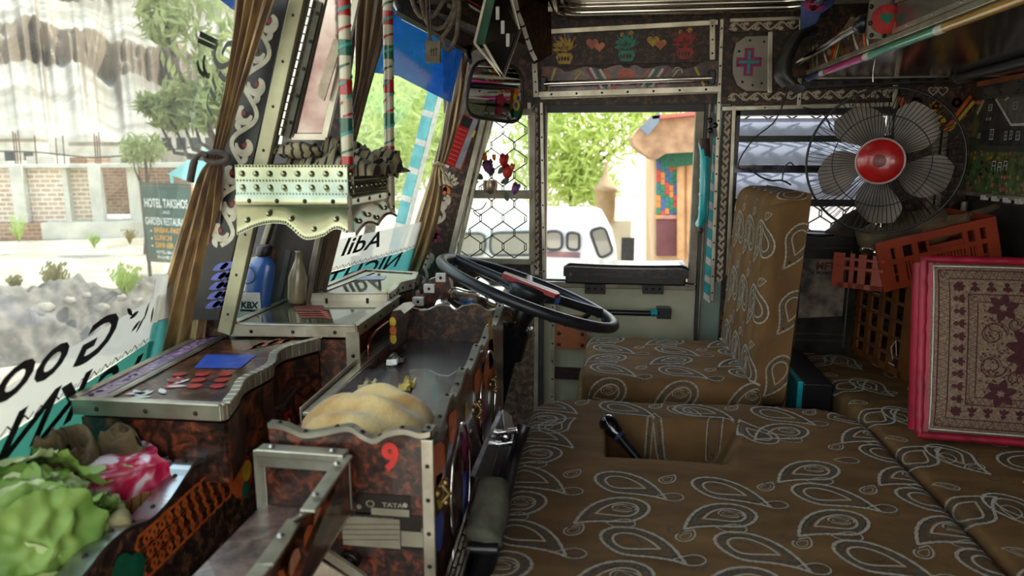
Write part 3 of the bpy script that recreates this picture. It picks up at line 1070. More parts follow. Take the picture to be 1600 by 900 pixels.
def paisley(mb, S, a, b, ang, L, flip=1, kind=0, m0=1, m1=2):
    def tr(pts, sc=1.0, ox=0.0, oy=0.0):
        c, s_ = math.cos(ang), math.sin(ang)
        return [(a + (x * sc + ox) * c - (y * sc + oy) * flip * s_, b + (x * sc + ox) * s_ + (y * sc + oy) * flip * c) for x, y in pts]
    W = L * (.58 if kind == 0 else .44)
    bd = -L * (.74 if kind == 0 else .30)
    n = 56 if kind == 0 else 34
    outl = teardrop(L, W, bd, n)
    if kind != 2:
        drape_stroke(mb, S, tr(outl), L * .042, m0, .0012, bead=1)
    in1 = teardrop(L, W, bd, n, .80, .07)
    drape_stroke(mb, S, tr(in1), L * (.05 if kind != 1 else .035), m1 if kind != 2 else m0, .0010)
    if kind == 0:
        in2 = teardrop(L, W, bd, 34, .56, .14)
        drape_stroke(mb, S, tr(in2), L * .034, m0, .0011)
        in3 = teardrop(L, W, bd, 24, .30, .20)
        drape_stroke(mb, S, tr(in3), L * .022, m1, .0011)
        # curled tail
        q = [(L * .78, bd), (L * .80, bd * 1.16), (L * .93, bd * 1.22), (L * 1.0, bd * 1.08), (L * .94, bd * .98)]
        drape_stroke(mb, S, tr(q), L * .028, m1, .0011, closed=False)
        for i in range(0, n, 2):      # dotted ring between outlines
            x, y = outl[i]
            x = x * .93 + L * .03; y = y * .92
            p = tr([(x - L * .012, y), (x + L * .012, y)])
            drape_stroke(mb, S, p, L * .018, m1, .0009, closed=False)
    else:
        in2 = teardrop(L, W, bd, 22, .45, .18)
        drape_stroke(mb, S, tr(in2), L * .024, m1 if kind == 1 else m0, .0011)


def paisley_field(mb, S, a0, a1, b0, b1, step=.19, scl=1.0, rot=0.0, ok=None, seed=1):
    """rows of large paisleys with small ones between; a across, b along"""
    rnd = random.Random(seed)
    r = 0
    b = b0
    stepb = step * .56
    while b < b1:
        a = a0 + (step * .5 if r % 2 else 0) + rnd.uniform(-.01, .01)
        while a < a1:
            for (da, db, an, L, fl, kd) in ((0, 0, PI + (.35 if r % 2 else -.35) + PI * (r % 2), .125 * scl, 1 if r % 2 else -1, 0),
                                            (step * .64, stepb * .12, (.5 if r % 2 else -.3) + rot, .062 * scl, -1, 2),
                                            (step * .86, -stepb * .36, (PI + .5), .056 * scl, 1, 1)):
                aa, bb = a + da, b + db
                if ok is None or ok(aa, bb): paisley(mb, S, aa, bb, an + rot, L, fl, kd)
            a += step
        b += stepb
        r += 1


def cushion(x0, x1, y0, y1, top, H, r, R, hf=None, exact=None):
    """surface function of an upholstered block: unrolled coordinates (a, b) from its lower left edge"""
    arc = r * PI / 2
    side = H - r

    def E(d):
        if d < side: return 0.0, H - d
        if d < side + arc:
            t = (d - side) / r
            return r - r * math.cos(t), r - r * math.sin(t)
        return r + d - side - arc, 0.0
    la = (x1 - x0) + 2 * (side + arc - r)
    lb = (y1 - y0) + 2 * (side + arc - r)

    def pos(a, b):
        a = max(0, min(la, a)); b = max(0, min(lb, b))
        if a < la / 2: ix, dx = E(a); x = x0 + ix
        else: ix, dx = E(la - a); x = x1 - ix
        if b < lb / 2: iy, dy = E(b); y = y0 + iy
        else: iy, dy = E(lb - b); y = y1 - iy
        z = top - min(H, max(dx, dy) if min(dx, dy) < 1e-6 else min(H, dx + dy))
        # round the corners in plan
        cx = x0 + R if x < x0 + R else (x1 - R if x > x1 - R else None)
        cy = y0 + R if y < y0 + R else (y1 - R if y > y1 - R else None)
        if cx is not None and cy is not None:
            px_, py_ = x - cx, y - cy
            ln = math.hypot(px_, py_)
            if ln > 1e-9:
                k = max(abs(px_), abs(py_)) / ln
                x, y = cx + px_ * k, cy + py_ * k
        p = V((x, y, z))
        if hf: p = hf(p)
        return p

    def S(a, b, h=0.0):
        p = pos(a, b)
        if h:
            e = .002
            n = (pos(a + e, b) - pos(a - e, b)).cross(pos(a, b + e) - pos(a, b - e))
            if n.length > 1e-12: p = p + n.normalized() * h
        return p
    return S, la, lb, side + arc - r


def sag(p, amp=.004, f=5.0):
    return p + V((0, 0, amp * noise.noise(V((p.x * f, p.y * f, 1.7)))))


# engine cover mattress with a hand hole for the gear lever
HX0, HX1, HY0, HY1 = 0.012, 0.275, 1.345, 1.575


def engine_hf(p):
    p = sag(p, .005)
    e = .010
    if p.z > .44:
        rx = HX1 + .05 * smooth01((p.y - HY0) / (HY1 - HY0))
        k = min(smooth01((p.x - HX0) / e), smooth01((rx - p.x) / .07), smooth01((p.y - HY0) / e), smooth01((HY1 - p.y) / .02))
        p = p + V((0, 0, -.095 * k))
    p.z -= .03 * smooth01((.9 - p.y) / .8) * .6
    return p


t = thing('engine_cover_mattress', 'broad brown paisley mattress in the foreground with a square hole for the gear lever', 'mattress', (.22, .95, .36))
S, la, lb, mg = cushion(-.168, .603, .15, 1.70, .5, .13, .028, .11, engine_hf)
mb = MB().grid(lambda u, v: S(u * la, v * lb), 170, 300)
paisley_field(mb, S, .02, la - .03, .30, lb - .02, step=.178, scl=1.0, seed=3, ok=lambda a, b: not (HX0 - .09 < a - .168 - mg < HX1 + .10 and HY0 - .06 < b + .15 - mg < HY1 + .05))
for hx, hy, an_, l_ in ((.05, 1.40, .4, .075), (.15, 1.52, 2.6, .08), (.17, 1.40, -.3, .07), (.25, 1.55, 1.2, .06), (-.10, 1.45, 1.9, .10), (.38, 1.48, 2.9, .11), (.16, 1.635, .2, .08)):
    paisley(mb, S, hx + .168 + mg, hy - .15 + mg, an_, l_, 1, 0 if l_ > .072 else 1)
mb.build('cover', [FAB, THREAD, THREADD], t)
mb = MB().box((-.15, .17, .352), (.59, 1.68, .37), 0)
mb.build('base_board', M('dark_plywood', (60, 44, 32), .8, 0, (36, 26, 20), 30), t)
mb = MB().box((-.13, .16, 0.0), (.585, 1.70, .352), 0)
struct(mb.build('trim_%d' % TN[0], M('engine_hump_metal', (40, 38, 36), .5, .5, (22, 22, 22), 14))); TN[0] += 1

# long mattress along the rear wall
t = thing('bench_mattress', 'long brown paisley bench mattress along the rear wall under the cushion', 'mattress', (.87, 1.2, .36))
S2, la2, lb2, mg2 = cushion(.612, 1.118, .15, 2.385, .492, .12, .022, .05, lambda p: sag(p, .006))
mb = MB().grid(lambda u, v: S2(u * la2, v * lb2), 90, 330)
paisley_field(mb, S2, .03, la2 - .05, .35, lb2 - .03, step=.20, scl=1.0, rot=1.3, seed=8)
mb.build('cover', [FAB, THREAD, THREADD], t)
struct(MB().box((.60, .16, 0.0), (1.12, 2.38, .37), 0).build('trim_%d' % TN[0], M('bench_box_board', (38, 30, 26), .8, 0, (24, 20, 18), 20))); TN[0] += 1

# driver seat
t = thing('driver_seat', 'brown paisley driver seat with tall upright backrest by the door', 'seat', (.2, 2.0, .30))
S3, la3, lb3, mg3 = cushion(-.052, .43, 1.795, 2.235, .522, .105, .03, .05, lambda p: sag(p, .004))
mb = MB().grid(lambda u, v: S3(u * la3, v * lb3), 90, 80)
paisley_field(mb, S3, .02, la3 - .06, .06, lb3 - .03, step=.185, scl=.95, seed=5)
mb.build('seat_cushion', [FAB, THREAD, THREADD], t)
S4, la4, lb4, _ = cushion(-.070, .43, 1.775, 2.24, .425, .09, .02, .05)
mb = MB().grid(lambda u, v: S4(u * la4, v * lb4), 50, 40)
paisley_field(mb, S4, .02, la4 - .05, .04, lb4 - .04, step=.2, scl=.9, seed=6)
mb.build('seat_base', [FAB, THREAD, THREADD], t)
BX0, BX1, BY0, BY1, BZ0, BZ1 = .378, .470, 1.80, 2.30, .49, 1.005
Sb, lab, lbb, mgb = cushion(BY0, BY1, BZ0 - .05, BZ1, 0.0, BX1 - BX0, .035, .07)


def SB(a, b, h=0.0):
    """front face of the backrest looks towards the wheel (-X); its sides wrap round"""
    p = Sb(a, b, h)
    lean = .05 * (p.y - BZ0)
    return V((BX0 - p.z * 1.0 + lean, p.x, p.y))


mb = MB().grid(lambda u, v: SB(u * lab, v * lbb), 110, 110)
mb.add([(BX1 + .0, BY0, BZ0 - .05), (BX1, BY1, BZ0 - .05), (BX1 + .026, BY1, BZ1), (BX1 + .026, BY0, BZ1)], [(0, 1, 2, 3)], 0)
SBl = lambda a, b, h=0.0: SB(a, b, h)
paisley_field(mb, SBl, .03, lab - .03, .06, lbb - .04, step=.150, scl=.82, rot=1.35, seed=12)
mb.build('backrest', [FAB, THREAD, THREADD], t)
q = [SB(a, mgb + .075, .002) for a in [i * lab / 30 for i in range(3, 28)]]
MB().tube([p + V((0, 0, .006 * math.sin(i * 1.3))) for i, p in enumerate(q)], .0035, 6, 0).build('piping', THREAD, t)
for fx in (0, .36): MB().box((fx, 1.85, 0), (fx + .05, 2.2, .335), 0).build('seat_frame', GREYP, t)

# dark plastic box with a turquoise edge in the gap behind the driver seat
mb = MB()
c = [px(1229, 555, Y=2.0), px(1252, 553, Y=2.25), px(1252, 612, Y=2.2), px(1236, 614, Y=1.95)]
mb.box((.53, 1.86, .36), (.605, 2.2, .505), 0)
mb.box((.515, 1.86, .36), (.53, 2.2, .51), 1)
tag(mb.build('storage_box', [BLACKP, TQ], bevel=.004), 'black box with turquoise edge wedged between driver backrest and bench', 'box')

# gear lever
t = thing('gear_lever', 'black gear lever with round knob in the mattress hole', 'gear lever', (.15, 1.42, .40))
k0 = px(955, 667, Y=1.50)
k1 = V((.14, 1.40, .405))
mb = MB().tube([k0, k0.lerp(k1, .5), k1], [.011, .010, .013], 12, 0)
mb.build('shaft', BLACKP, t)
ax = (k0 - k1).normalized()
MB().lathe([(.010, -.03), (.016, -.02), (.021, 0), (.022, .010), (.018, .022), (.008, .029), (0, .030)], k0, ax, 18, 0).build('knob', M('gloss_black_knob', (14, 14, 16), .12, 0, (10, 10, 12), 20, coat=.8), t)
MB().tube([k0 - ax * .034, k0 - ax * .026], .014, 14, 0).build('collar', M('blue_grey_collar', (54, 62, 84), .4, .3, (40, 46, 66), 20), t)

# ================================================================ STEERING WHEEL
t = thing('steering_wheel', 'large black steering wheel with red horn pad on its column', 'steering wheel', (-.19, 1.75, .745))
Wc = V((-.19, 1.75, .755)); Wn = V((.34, .075, .94)).normalized()
Wu = V((.94, 0, -.34)).normalized(); Wv = Wn.cross(Wu)
def wpt(a, r, h=0.0): return Wc + (Wu * math.cos(a) + Wv * math.sin(a)) * r + Wn * h
SW = M('worn_black_rubber', (34, 36, 42), .38, 0, (24, 25, 29), 30, .1, 200)
mb = MB().tube([wpt(2 * PI * i / 72, .233) for i in range(72)], .0135, 12, 0, closed=True)
for i in range(72):
    if i % 2 == 0: mb.ball(wpt(2 * PI * i / 72, .226, -.010), .0075, 6, 0)
mb.build('rim', SW, t)
for a in (.5, 2.8, 1.65):
    mb = MB()
    pts = [wpt(a, .045, .0), wpt(a, .09, .002), wpt(a, .16, .001), wpt(a, .228, 0)]
    mb.tube(pts, [.020, .013, .012, .014], 10, 0)
    if a == .5: mb.tube([wpt(a, .066, .002), wpt(a, .088, .002)], .0155, 10, 1)
    mb.build('spoke', [SW, M('blue_tape', (70, 110, 170), .4, 0, (50, 84, 140), 30)], t)
mb = MB().lathe([(0, -.05), (.036, -.05), (.05, -.01), (.056, .006), (.05, .016), (.02, .021), (0, .022)], Wc, Wn, 28, 0)
hub = mb.build('hub', SW, t)
hp = MB()
fr = Fr(Wc + Wn * .012, Wu, Wv)
hp.prism([fr(-.075, -.026), fr(.07, -.034), (fr(.078, 0)), fr(.07, .034), fr(-.075, .026)], Wn * .012, 0)
fr2 = Fr(Wc + Wn * .0242, Wu, Wv)
stroke(hp, fr2, [(-.06, -.018), (-.02, .012), (.02, -.012), (.05, .016)], .007, 1)
stroke(hp, fr2, [(-.03, .02), (.0, .004), (.03, .02)], .006, 2)
hp.build('horn_pad', [RED, WHITEP, BLUE], hub, bevel=.003)
col0, col1 = Wc - Wn * .045, px(787, 600, Y=1.80)
cd_ = (col1 - col0)
mb = MB().lathe([(.034, -.02), (.040, .0), (.034, .03), (.030, .05)], Wc - Wn * .05, -Wn, 20, 0)
mb.tube([col0, col0 + cd_ * .3], [.028, .026], 14, 0)
mb.tube([col0 + cd_ * .28, col0 + cd_ * .62], [.036, .034], 14, 0)
mb.tube([col0 + cd_ * .6, col1, col1 + cd_ * 1.2], .018, 12, 0)
colm = mb.build('column', BLACKP, t)
MB().tube([col0 + cd_ * .25 + V((.03, -.01, 0)), col0 + cd_ * .34 + V((.04, -.01, .0))], .013, 12, 0).build('chrome_cap', CHROME, colm)

# dash binnacle behind the wheel: polished cowl
mb = MB()
cow = [px(x, y, Y=1.62) for x, y in ((668, 488), (690, 470), (722, 448), (745, 462), (770, 468), (800, 480), (822, 500), (815, 525), (786, 530), (740, 520), (690, 515))]
mb.prism([p + V((0, .12, -.01)) for p in cow], (0, .10, 0), 0)
ca = [px(x, y, Y=1.50) for x, y in ((672, 496), (716, 496), (760, 500), (806, 506))]
cb = [px(x, y, Y=1.70) for x, y in ((706, 448), (735, 452), (766, 460), (800, 478))]
mb.grid(lambda u, v: (lambda i, f: ca[i].lerp(ca[i + 1], f).lerp(cb[i].lerp(cb[i + 1], f), v))(min(2, int(u * 3)), u * 3 - min(2, int(u * 3))) + V((0, 0, .022 * math.sin(PI * v) + .002 * math.sin(u * 14))), 36, 16, 0)
tag(mb.build('instrument_cowl', [CHROME], bevel=.008), 'polished metal instrument cowl under the steering wheel', 'cowl')
mb = MB()
bd = [px(x, y, Y=1.60) for x, y in ((640, 500), (648, 470), (664, 455), (668, 438), (686, 432), (700, 428), (705, 450), (692, 462), (676, 480), (668, 505))]
mb.prism(bd, (0, .03, 0), 0, 1)
for x, y, wd in ((655, 470, .014), (672, 450, .013), (690, 433, .012)):
    c_ = px(x, y, Y=1.597)
    mb.box((c_.x - wd, 1.585, c_.z - .010), (c_.x + wd, 1.60, c_.z + .010), 2)
    mb.dome((c_.x, 1.585, c_.z), (0, -1, 0), .004, .003, 8, 3)
tag(mb.build('dash_fascia', [TORTR, ALU, WHITEP, RIVET], bevel=.002), 'stepped rusty dash fascia with pale metal clips left of the steering wheel', 'panel')
for i, (x, y) in enumerate(((652, 438), (664, 446))):
    mb = MB().lathe([(0, .012), (.014, .010), (.018, .0), (.014, -.02), (.010, -.05)], px(x, y, Y=1.75), (0.3, -.8, .5), 16, 0)
    tag(mb.build('gauge_knob', [ALUD]), ['grey round switch knob beside the dash fascia', 'second grey switch knob, nearer the steering wheel'][i], 'knob')

# ================================================================ DASH BOXES
def wavy_board(name, parent, A, B, zb, prof, th, mats, edge=.012, sgn=1, deco=None, rv=10, ewide=.016, em=None):
    """upright board from A to B (plan points) whose scalloped top is capped with a metal strip and rivets"""
    A, B = V((A[0], A[1], 0)), V((B[0], B[1], 0))
    d = (B - A); L = d.length; d.normalize()
    nrm = V((-d.y, d.x, 0)) * sgn
    top = cat_rom([(t_ * L, z, 0) for t_, z in prof], 6)
    P3 = lambda p, o=0.0: A + d * p.x + V((0, 0, p.y)) + nrm * o
    mb = MB().prism([A + V((0, 0, zb))] + [P3(p) for p in top] + [B + V((0, 0, zb))], nrm * th, 0)
    if deco: deco(mb, Fr(A + V((0, 0, zb)) - nrm * 0.0, d, V((0, 0, 1))), L, -nrm)
    pan = mb.build(name, mats, parent)
    e = MB()
    n = len(top)
    o = []
    for p in top:
        for s_, dz in ((-.002, -edge), (-.002, .001), (ewide - .002, .001), (ewide - .002, -edge)):
            o.append(P3(p, s_ * 1.0) + V((0, 0, dz)))
    fs = []
    for i in range(n - 1):
        for j in range(3): fs.append((4 * i + j, 4 * i + j + 1, 4 * i + j + 5, 4 * i + j + 4))
    e.add(o, fs, 0)
    for i in range(rv):
        k = int((i + .5) / rv * (n - 1))
        q = P3(top[k], ewide * .4)
        tn = (P3(top[min(k + 1, n - 1)]) - P3(top[max(k - 1, 0)])).normalized()
        un = tn.cross(nrm).normalized()
        if un.z < 0: un = -un
        e.dome(q + V((0, 0, .001)), un, .0038, .0025, 8, 1)
    e.build('metal_edging', [em or ALU, RIVET], pan)
    return pan


# -- large open tray
TX0, TX1, TY0, TY1 = -.432, -.214, .825, 1.475
ZT = .748
t = thing('dash_tray', 'open dash tray of rusty laminate with scalloped metal edges and a red number 9', 'tray', (-.32, 1.15, .35))


def face9(mb, fr, L, n_):
    fr.n = n_
    X = lambda x, y: (lambda p: (p.x - TX0, p.z - .33))(px(x, y, Y=TY0))
    a, b = X(610, 712)
    text(mb, fr, '9', a, b - .018, .050, 1, .001, bold=.002, sx=.9)
    for x0_, y0_, x1_, y1_, m in ((557, 775, 641, 802, 2), (543, 807, 671, 851, 2), (581, 796, 640, 803, 3), (537, 811, 625, 850, 3), (628, 831, 664, 852, 3)):
        p, q = X(x0_, y1_), X(x1_, y0_)
        flatpoly(mb, fr, [p, (q[0], p[1]), q, (p[0], q[1])], m, .0012 if m == 2 else .002)
    a, b = X(607, 791)
    text(mb, fr, 'TATA', a + .006, b, .0085, 3, .002, bold=.0003, sx=1.3)
    disc(mb, fr, a - .024, b + .003, .006, 3, .002, 14, .8)
    disc(mb, fr, a - .024, b + .003, .0042, 2, .0023, 14, .8)
    a, b = X(580, 808)
    text(mb, fr, 'TATA MOTORS LIMITED', a + .004, b - .0015, .0052, 3, .0024)
    for k in range(4):
        p, q = X(537, 818 + 8 * k), X(625, 818 + 8 * k)
        stroke(mb, fr, [p, q], .0006, 2, .0026)
    for x, y in ((562, 790), (634, 788), (663, 827)):
        a, b = X(x, y); disc(mb, fr, a, b, .0035, 4, .0026, 8)


PLATE = M('engraved_plate', (46, 38, 32), .35, .4, (34, 28, 24), 30)
PALE = M('blank_plate_field', (150, 144, 122), .4, .2, (130, 124, 104), 20)
MT = [TORTR, M('bright_red_paint', (204, 52, 44), .4, 0, (180, 40, 36), 50), PLATE, PALE, RIVETL]
wavy_board('front_panel', t, (TX0, TY0), (TX1, TY0), .33, [(0, .752), (.10, .750), (.22, .741), (.34, .745), (.50, .753), (.58, .744), (.66, .738), (.74, .748), (.84, .753), (.94, .749), (1, .752)], .006, MT, .006, 1, face9, 7, .014)


def side_deco(mb, fr, L, n_):
    fr.n = n_
    rnd = random.Random(2)
    X = lambda x, y: (lambda p: (p.y - TY0, p.z - .30))(px(x, y, X=TX1))
    for pts, m in (([(672, 700), (690, 690), (695, 720), (688, 750), (676, 760)], 1), ([(728, 700), (735, 690), (738, 740), (730, 760)], 1), ([(752, 560), (765, 530), (772, 540), (768, 590), (758, 610)], 1), ([(680, 745), (692, 740), (690, 790), (682, 790)], 2),
                   ([(722, 745), (735, 730), (736, 800), (722, 840)], 3), ([(720, 690), (728, 660), (732, 700), (724, 720)], 4), ([(745, 640), (756, 620), (758, 660), (748, 680)], 4), ([(700, 650), (712, 640), (712, 680), (702, 690)], 1), ([(762, 500), (768, 495), (770, 560), (764, 575)], 2), ([(680, 810), (690, 800), (690, 850), (682, 860)], 3), ([(740, 590), (748, 575), (750, 600), (742, 615)], 1)):
        q = [X(x, y) for x, y in pts]
        q = [(p.x, p.y) for p in cat_rom([(a, b, 0) for a, b in q + [q[0]]], 3)][:-1]
        flatpoly(mb, fr, q, m, .001)
    for k in range(26): disc(mb, fr, rnd.uniform(.02, .6), rnd.uniform(.05, .40), rnd.uniform(.004, .010), rnd.choice((1, 2, 3, 4, 5)), .0012 + k * .00003, 7, 1.8)


MS = [TORT, ORANGE, YELLOW, BLUE, MAGENTA, RED]
stairs = [(0, .752), (.035, .752), (.07, .739), (.10, .742), (.16, .757), (.20, .757), (.225, .747), (.28, .750), (.33, .762), (.37, .762), (.40, .752), (.47, .756), (.53, .766), (.57, .766), (.60, .757), (.67, .760), (.73, .769), (.78, .769), (.82, .761), (.90, .766), (.95, .778), (1, .780)]
wavy_board('side_panel', t, (TX1, TY0), (TX1, TY1), .30, stairs, .006, MS, .008, 1, side_deco, 16, .013, em=ALU)
wavy_board('back_panel', t, (TX0, TY1), (TX1, TY1), .60, [(0, .772), (.12, .764), (.22, .764), (.34, .775), (.45, .776), (.52, .766), (.60, .776), (.74, .780), (.86, .768), (1, .774)], .006, [TORTD], .002, -1, None, 0, .010, em=CHROME)
mb = MB().box((TX0, TY0, .33), (TX0 + .004, TY1, .715), 0)
mb.build('side_panel', [TORT], t)
mb = MB().box((TX0 + .004, TY0 + .006, .688), (TX1 - .002, TY1, .696), 0)
mb.build('tray_floor', [M('worn_grey_vinyl', (84, 78, 76), .26, .2, (60, 54, 56), 9, .12, 30, coat=.3)], t)
mb = MB().box((TX1 - .012, TY0 - .004, .33), (TX1 + .004, TY0 + .002, .742), 0)
rivets(mb, (TX1 - .004, TY0 - .004, .40), (TX1 - .004, TY0 - .004, .73), 7, (0, -1, 0), .0035, 1)
mb.build('corner_strip', [ALU, RIVET], t, bevel=.001)
for (y0_, y1_, zt_, zb_) in ((.90, 1.06, .70, .50), (1.14, 1.33, .74, .56)):       # oval wire frames on the tray side
    mb = MB()
    q = [(TX1 + .006, (y0_ + y1_) / 2 + (y1_ - y0_) / 2 * math.cos(a_) * .9, (zt_ + zb_) / 2 + (zt_ - zb_) / 2 * math.sin(a_)) for a_ in [2 * PI * i / 28 for i in range(28)]]
    mb.tube(q, .0028, 6, 0, closed=True)
    mb.build('oval_frame', CHROME, t)
for (x, y) in ((684, 770), (739, 640), (766, 600)):
    p_ = px(x, y, X=TX1 + .006)
    mb = MB()
    mb.lathe([(.009, 0), (.009, .004), (.004, .006)], p_, (1, 0, 0), 10, 0)
    mb.tube([p_ + V((.006, 0, .012)), p_ + V((.016, 0, 0)), p_ + V((.006, 0, -.012))], .003, 6, 0)
    for k in (-1, 1): mb.ball(p_ + V((.01, .003, .014 * k)), .0055, 8, 0)
    mb.build('brass_latch', M('tarnished_brass', (150, 126, 80), .35, .9, (96, 78, 48), 60), t)

# -- cloth bundle, paper scraps in the tray
t2 = thing('yellow_cloth', 'crumpled yellow towel bunched at the front of the open dash tray', 'cloth', (-.35, .93, .697))


def clothf(u, v, cx, cy, rx, ry, z0, h, seed, amp=.2, fr_=9, skew=0):
    a = u * 2 * PI
    r = v
    x = cx + rx * r * math.cos(a); y = cy + ry * r * math.sin(a)
    f = noise.noise(V((x * 14 + seed, y * 30, seed))) * .5 + math.sin((y * 90 + x * 22 + 2.2 * noise.noise(V((x * 9, y * 9, seed)))) ) * .30
    z = z0 + h * math.sqrt(max(0, 1 - r ** 2.6)) * (1 + amp * f)
    rr = 1 + .08 * noise.noise(V((math.cos(a) * 1.5, math.sin(a) * 1.5, seed)))
    return V((cx + (x - cx) * rr, cy + (y - cy) * rr, z))


YCL = M('yellow_ribbed_towel', (206, 176, 116), .9, 0, (170, 126, 60), 11, .8, 160, sheen=.4, detail=3, lo=.4, hi=.56)
mb = MB().grid(lambda u, v: clothf(u, v, -.340, .945, .103, .105, .690, .060, 3.1, .30), 90, 40)
mb.build('folds', [YCL], t2)
for i, (x, y, z, mm, lab, nm) in enumerate(((617, 566, .697, ALUD, 'torn silver foil wrapper lying on the tray floor', 'foil_wrapper'), (637, 604, .697, YELLOW, 'small folded yellow paper scrap on the tray floor', 'paper_scrap'), (575, 606, .704, CREAMV, 'cream card packet tucked behind the yellow cloth', 'card_packet'))):
    c_ = px(x, y, Z=z)
    rnd = random.Random(i)
    s_ = .022
    mb = MB().grid(lambda u, v: c_ + V(((u - .5) * s_ * (1.6 if i == 0 else 1), (v - .5) * s_ * 2.2 + .006 * math.sin(u * 5), .006 + .006 * math.sin(u * 7 + i) * math.cos(v * 6))), 8, 8)
    mb.prism([c_ + V((-s_ * .5, -s_, .0)), c_ + V((s_ * .5, -s_, .0)), c_ + V((s_ * .4, -s_ * .8, .012)), c_ + V((-s_ * .5, -s_ * .8, .010))], (0, .002, 0), 0)
    tag(mb.build(nm, [M('pale_' + nm, ((150, 146, 140), (214, 190, 96), (190, 170, 120))[i], (.3, .7, .6)[i], (.8, 0, 0)[i], None, 60)]), lab, {'foil_wrapper': 'wrapper', 'paper_scrap': 'paper', 'card_packet': 'packet'}[nm])


# -- lidded boxes
def lidbox(name, label, c4, z, hgt, lidm, deco, hinge=True, cut=None, zbot=.5, bodym=None):
    """box whose lid plan is the polygon c4 at height z"""
    cx = sum(p[0] for p in c4) / len(c4); cy = sum(p[1] for p in c4) / len(c4)
    t = thing(name, label, 'box', (cx, cy, zbot))
    mb = MB()
    mb.prism([(p[0], p[1], z - .010) for p in c4], (0, 0, .008), 0)
    fr = Fr(V((0, 0, z - .002)), V((1, 0, 0)), V((0, 1, 0)))
    deco(mb, fr)
    lid = mb.build('lid', lidm, t)
    mb = MB()
    n = len(c4)
    for i in range(n):
        a, b = V((c4[i][0], c4[i][1], 0)), V((c4[(i + 1) % n][0], c4[(i + 1) % n][1], 0))
        mb.bar(a + V((0, 0, z - .012)), b + V((0, 0, z - .012)), .005, .024, (0, 0, 1), 0)
        mb.bar(a + V((0, 0, z)), b + V((0, 0, z)), .014, .003, (0, 0, 1), 0)
        L = (b - a).length
        if L > .05:
            d = (b - a).normalized(); nr = V((d.y, -d.x, 0))
            rivets(mb, a + V((0, 0, z - .014)) + nr * .0025, b + V((0, 0, z - .014)) + nr * .0025, max(2, int(L / .07)), nr, .004, 1)
    mb.build('lid_rim', [ALU, RIVET], lid, bevel=.0012)
    k = .97
    mb = MB().prism([(cx + (p[0] - cx) * k, cy + (p[1] - cy) * k, zbot) for p in c4], (0, 0, z - .03 - zbot), 0)
    mb.build('body', bodym or [TORT], t)
    return t


g = lambda x, y, z: (px(x, y, Z=z).x, px(x, y, Z=z).y)
z1_ = .76
pl = [g(113, 622, z1_), g(345, 632, z1_)] + [(p.x, p.y) for p in cat_rom([V(g(x, y, z1_) + (0,)) for x, y in ((352, 630), (368, 610), (378, 592), (405, 578), (424, 566), (428, 552), (445, 542), (475, 534), (498, 528))], 3)] + [g(500, 521, z1_), g(325, 519, z1_)]


def lid1deco(mb, fr):
    G = lambda x, y: g(x, y, z1_)
    flatpoly(mb, fr, [G(118, 619), G(163, 620), G(352, 521), G(322, 520)], 1, .0012)
    stroke(mb, fr, [G(168, 620), G(356, 522)], .014, 5, .002)
    stroke(mb, fr, [G(168, 620), G(356, 522)], .004, 8, .006)
    flatpoly(mb, fr, [G(303, 574), G(374, 575), G(400, 554), G(322, 553)], 2, .0012)
    for k in range(9):
        x, y = 268 + (k % 3) * 34 + k * 2, 602 - (k // 3) * 9
        a, b = G(x, y); disc(mb, fr, a, b, .011, 3, .0012 + k * .0001, 9)
    for k in range(8): 
        a, b = G(385 + k * 8, 545 - k * 1.5); petal(mb, fr, a, b, 1.3 + .2 * (k % 3), .045, .012, 4, .0012)
    for k in range(10):
        a, b = G(200 + k * 10, 622 - k * 3.2); petal(mb, fr, a, b, .5 + k, .03, .010, 6, .0014)
    rnd = random.Random(5)
    for k in range(60):
        s_ = rnd.random()
        a, b = G(138 + s_ * 200 + rnd.uniform(-8, 8), 618 - s_ * 97 + rnd.uniform(-2, 2))
        disc(mb, fr, a, b, .005, 7, .0016, 6)


lidbox('lidded_box', 'near lidded dash box with scalloped edge, purple strip and blue rectangle on its lid', pl, z1_, .1,
       [TORT, M('lilac_print', (150, 110, 150), .3, 0, (120, 80, 124), 80, coat=.5), BLUE, RED, ORANGE, ALU, WHITEP, M('pale_lilac_print', (196, 176, 200), .4, 0, (170, 140, 174), 80), GREYP], lid1deco, zbot=.64)
z2_ = .785
p2 = [g(360, 506, z2_), g(556, 508, z2_), g(622, 462, z2_), g(470, 458, z2_)]


def lid2deco(mb, fr):
    G = lambda x, y: g(x, y, z2_)
    for k in range(4): stroke(mb, fr, [G(462 + k * 3, 484 + k * 3.5), G(500 + k * 3, 484 + k * 3.5), G(512 + k * 2, 488 + 3 * k)], .008, 1, .001)
    flatpoly(mb, fr, [G(460, 476), G(505, 476), G(508, 483), G(458, 483)], 2, .0009)
    # saw-tooth border near the right edge
    for k in range(12):
        a = V(G(560 + k * 5.0, 501 - k * 3.5) + (0,))
        disc(mb, fr, a.x, a.y, .004, 2, .0012, 3)


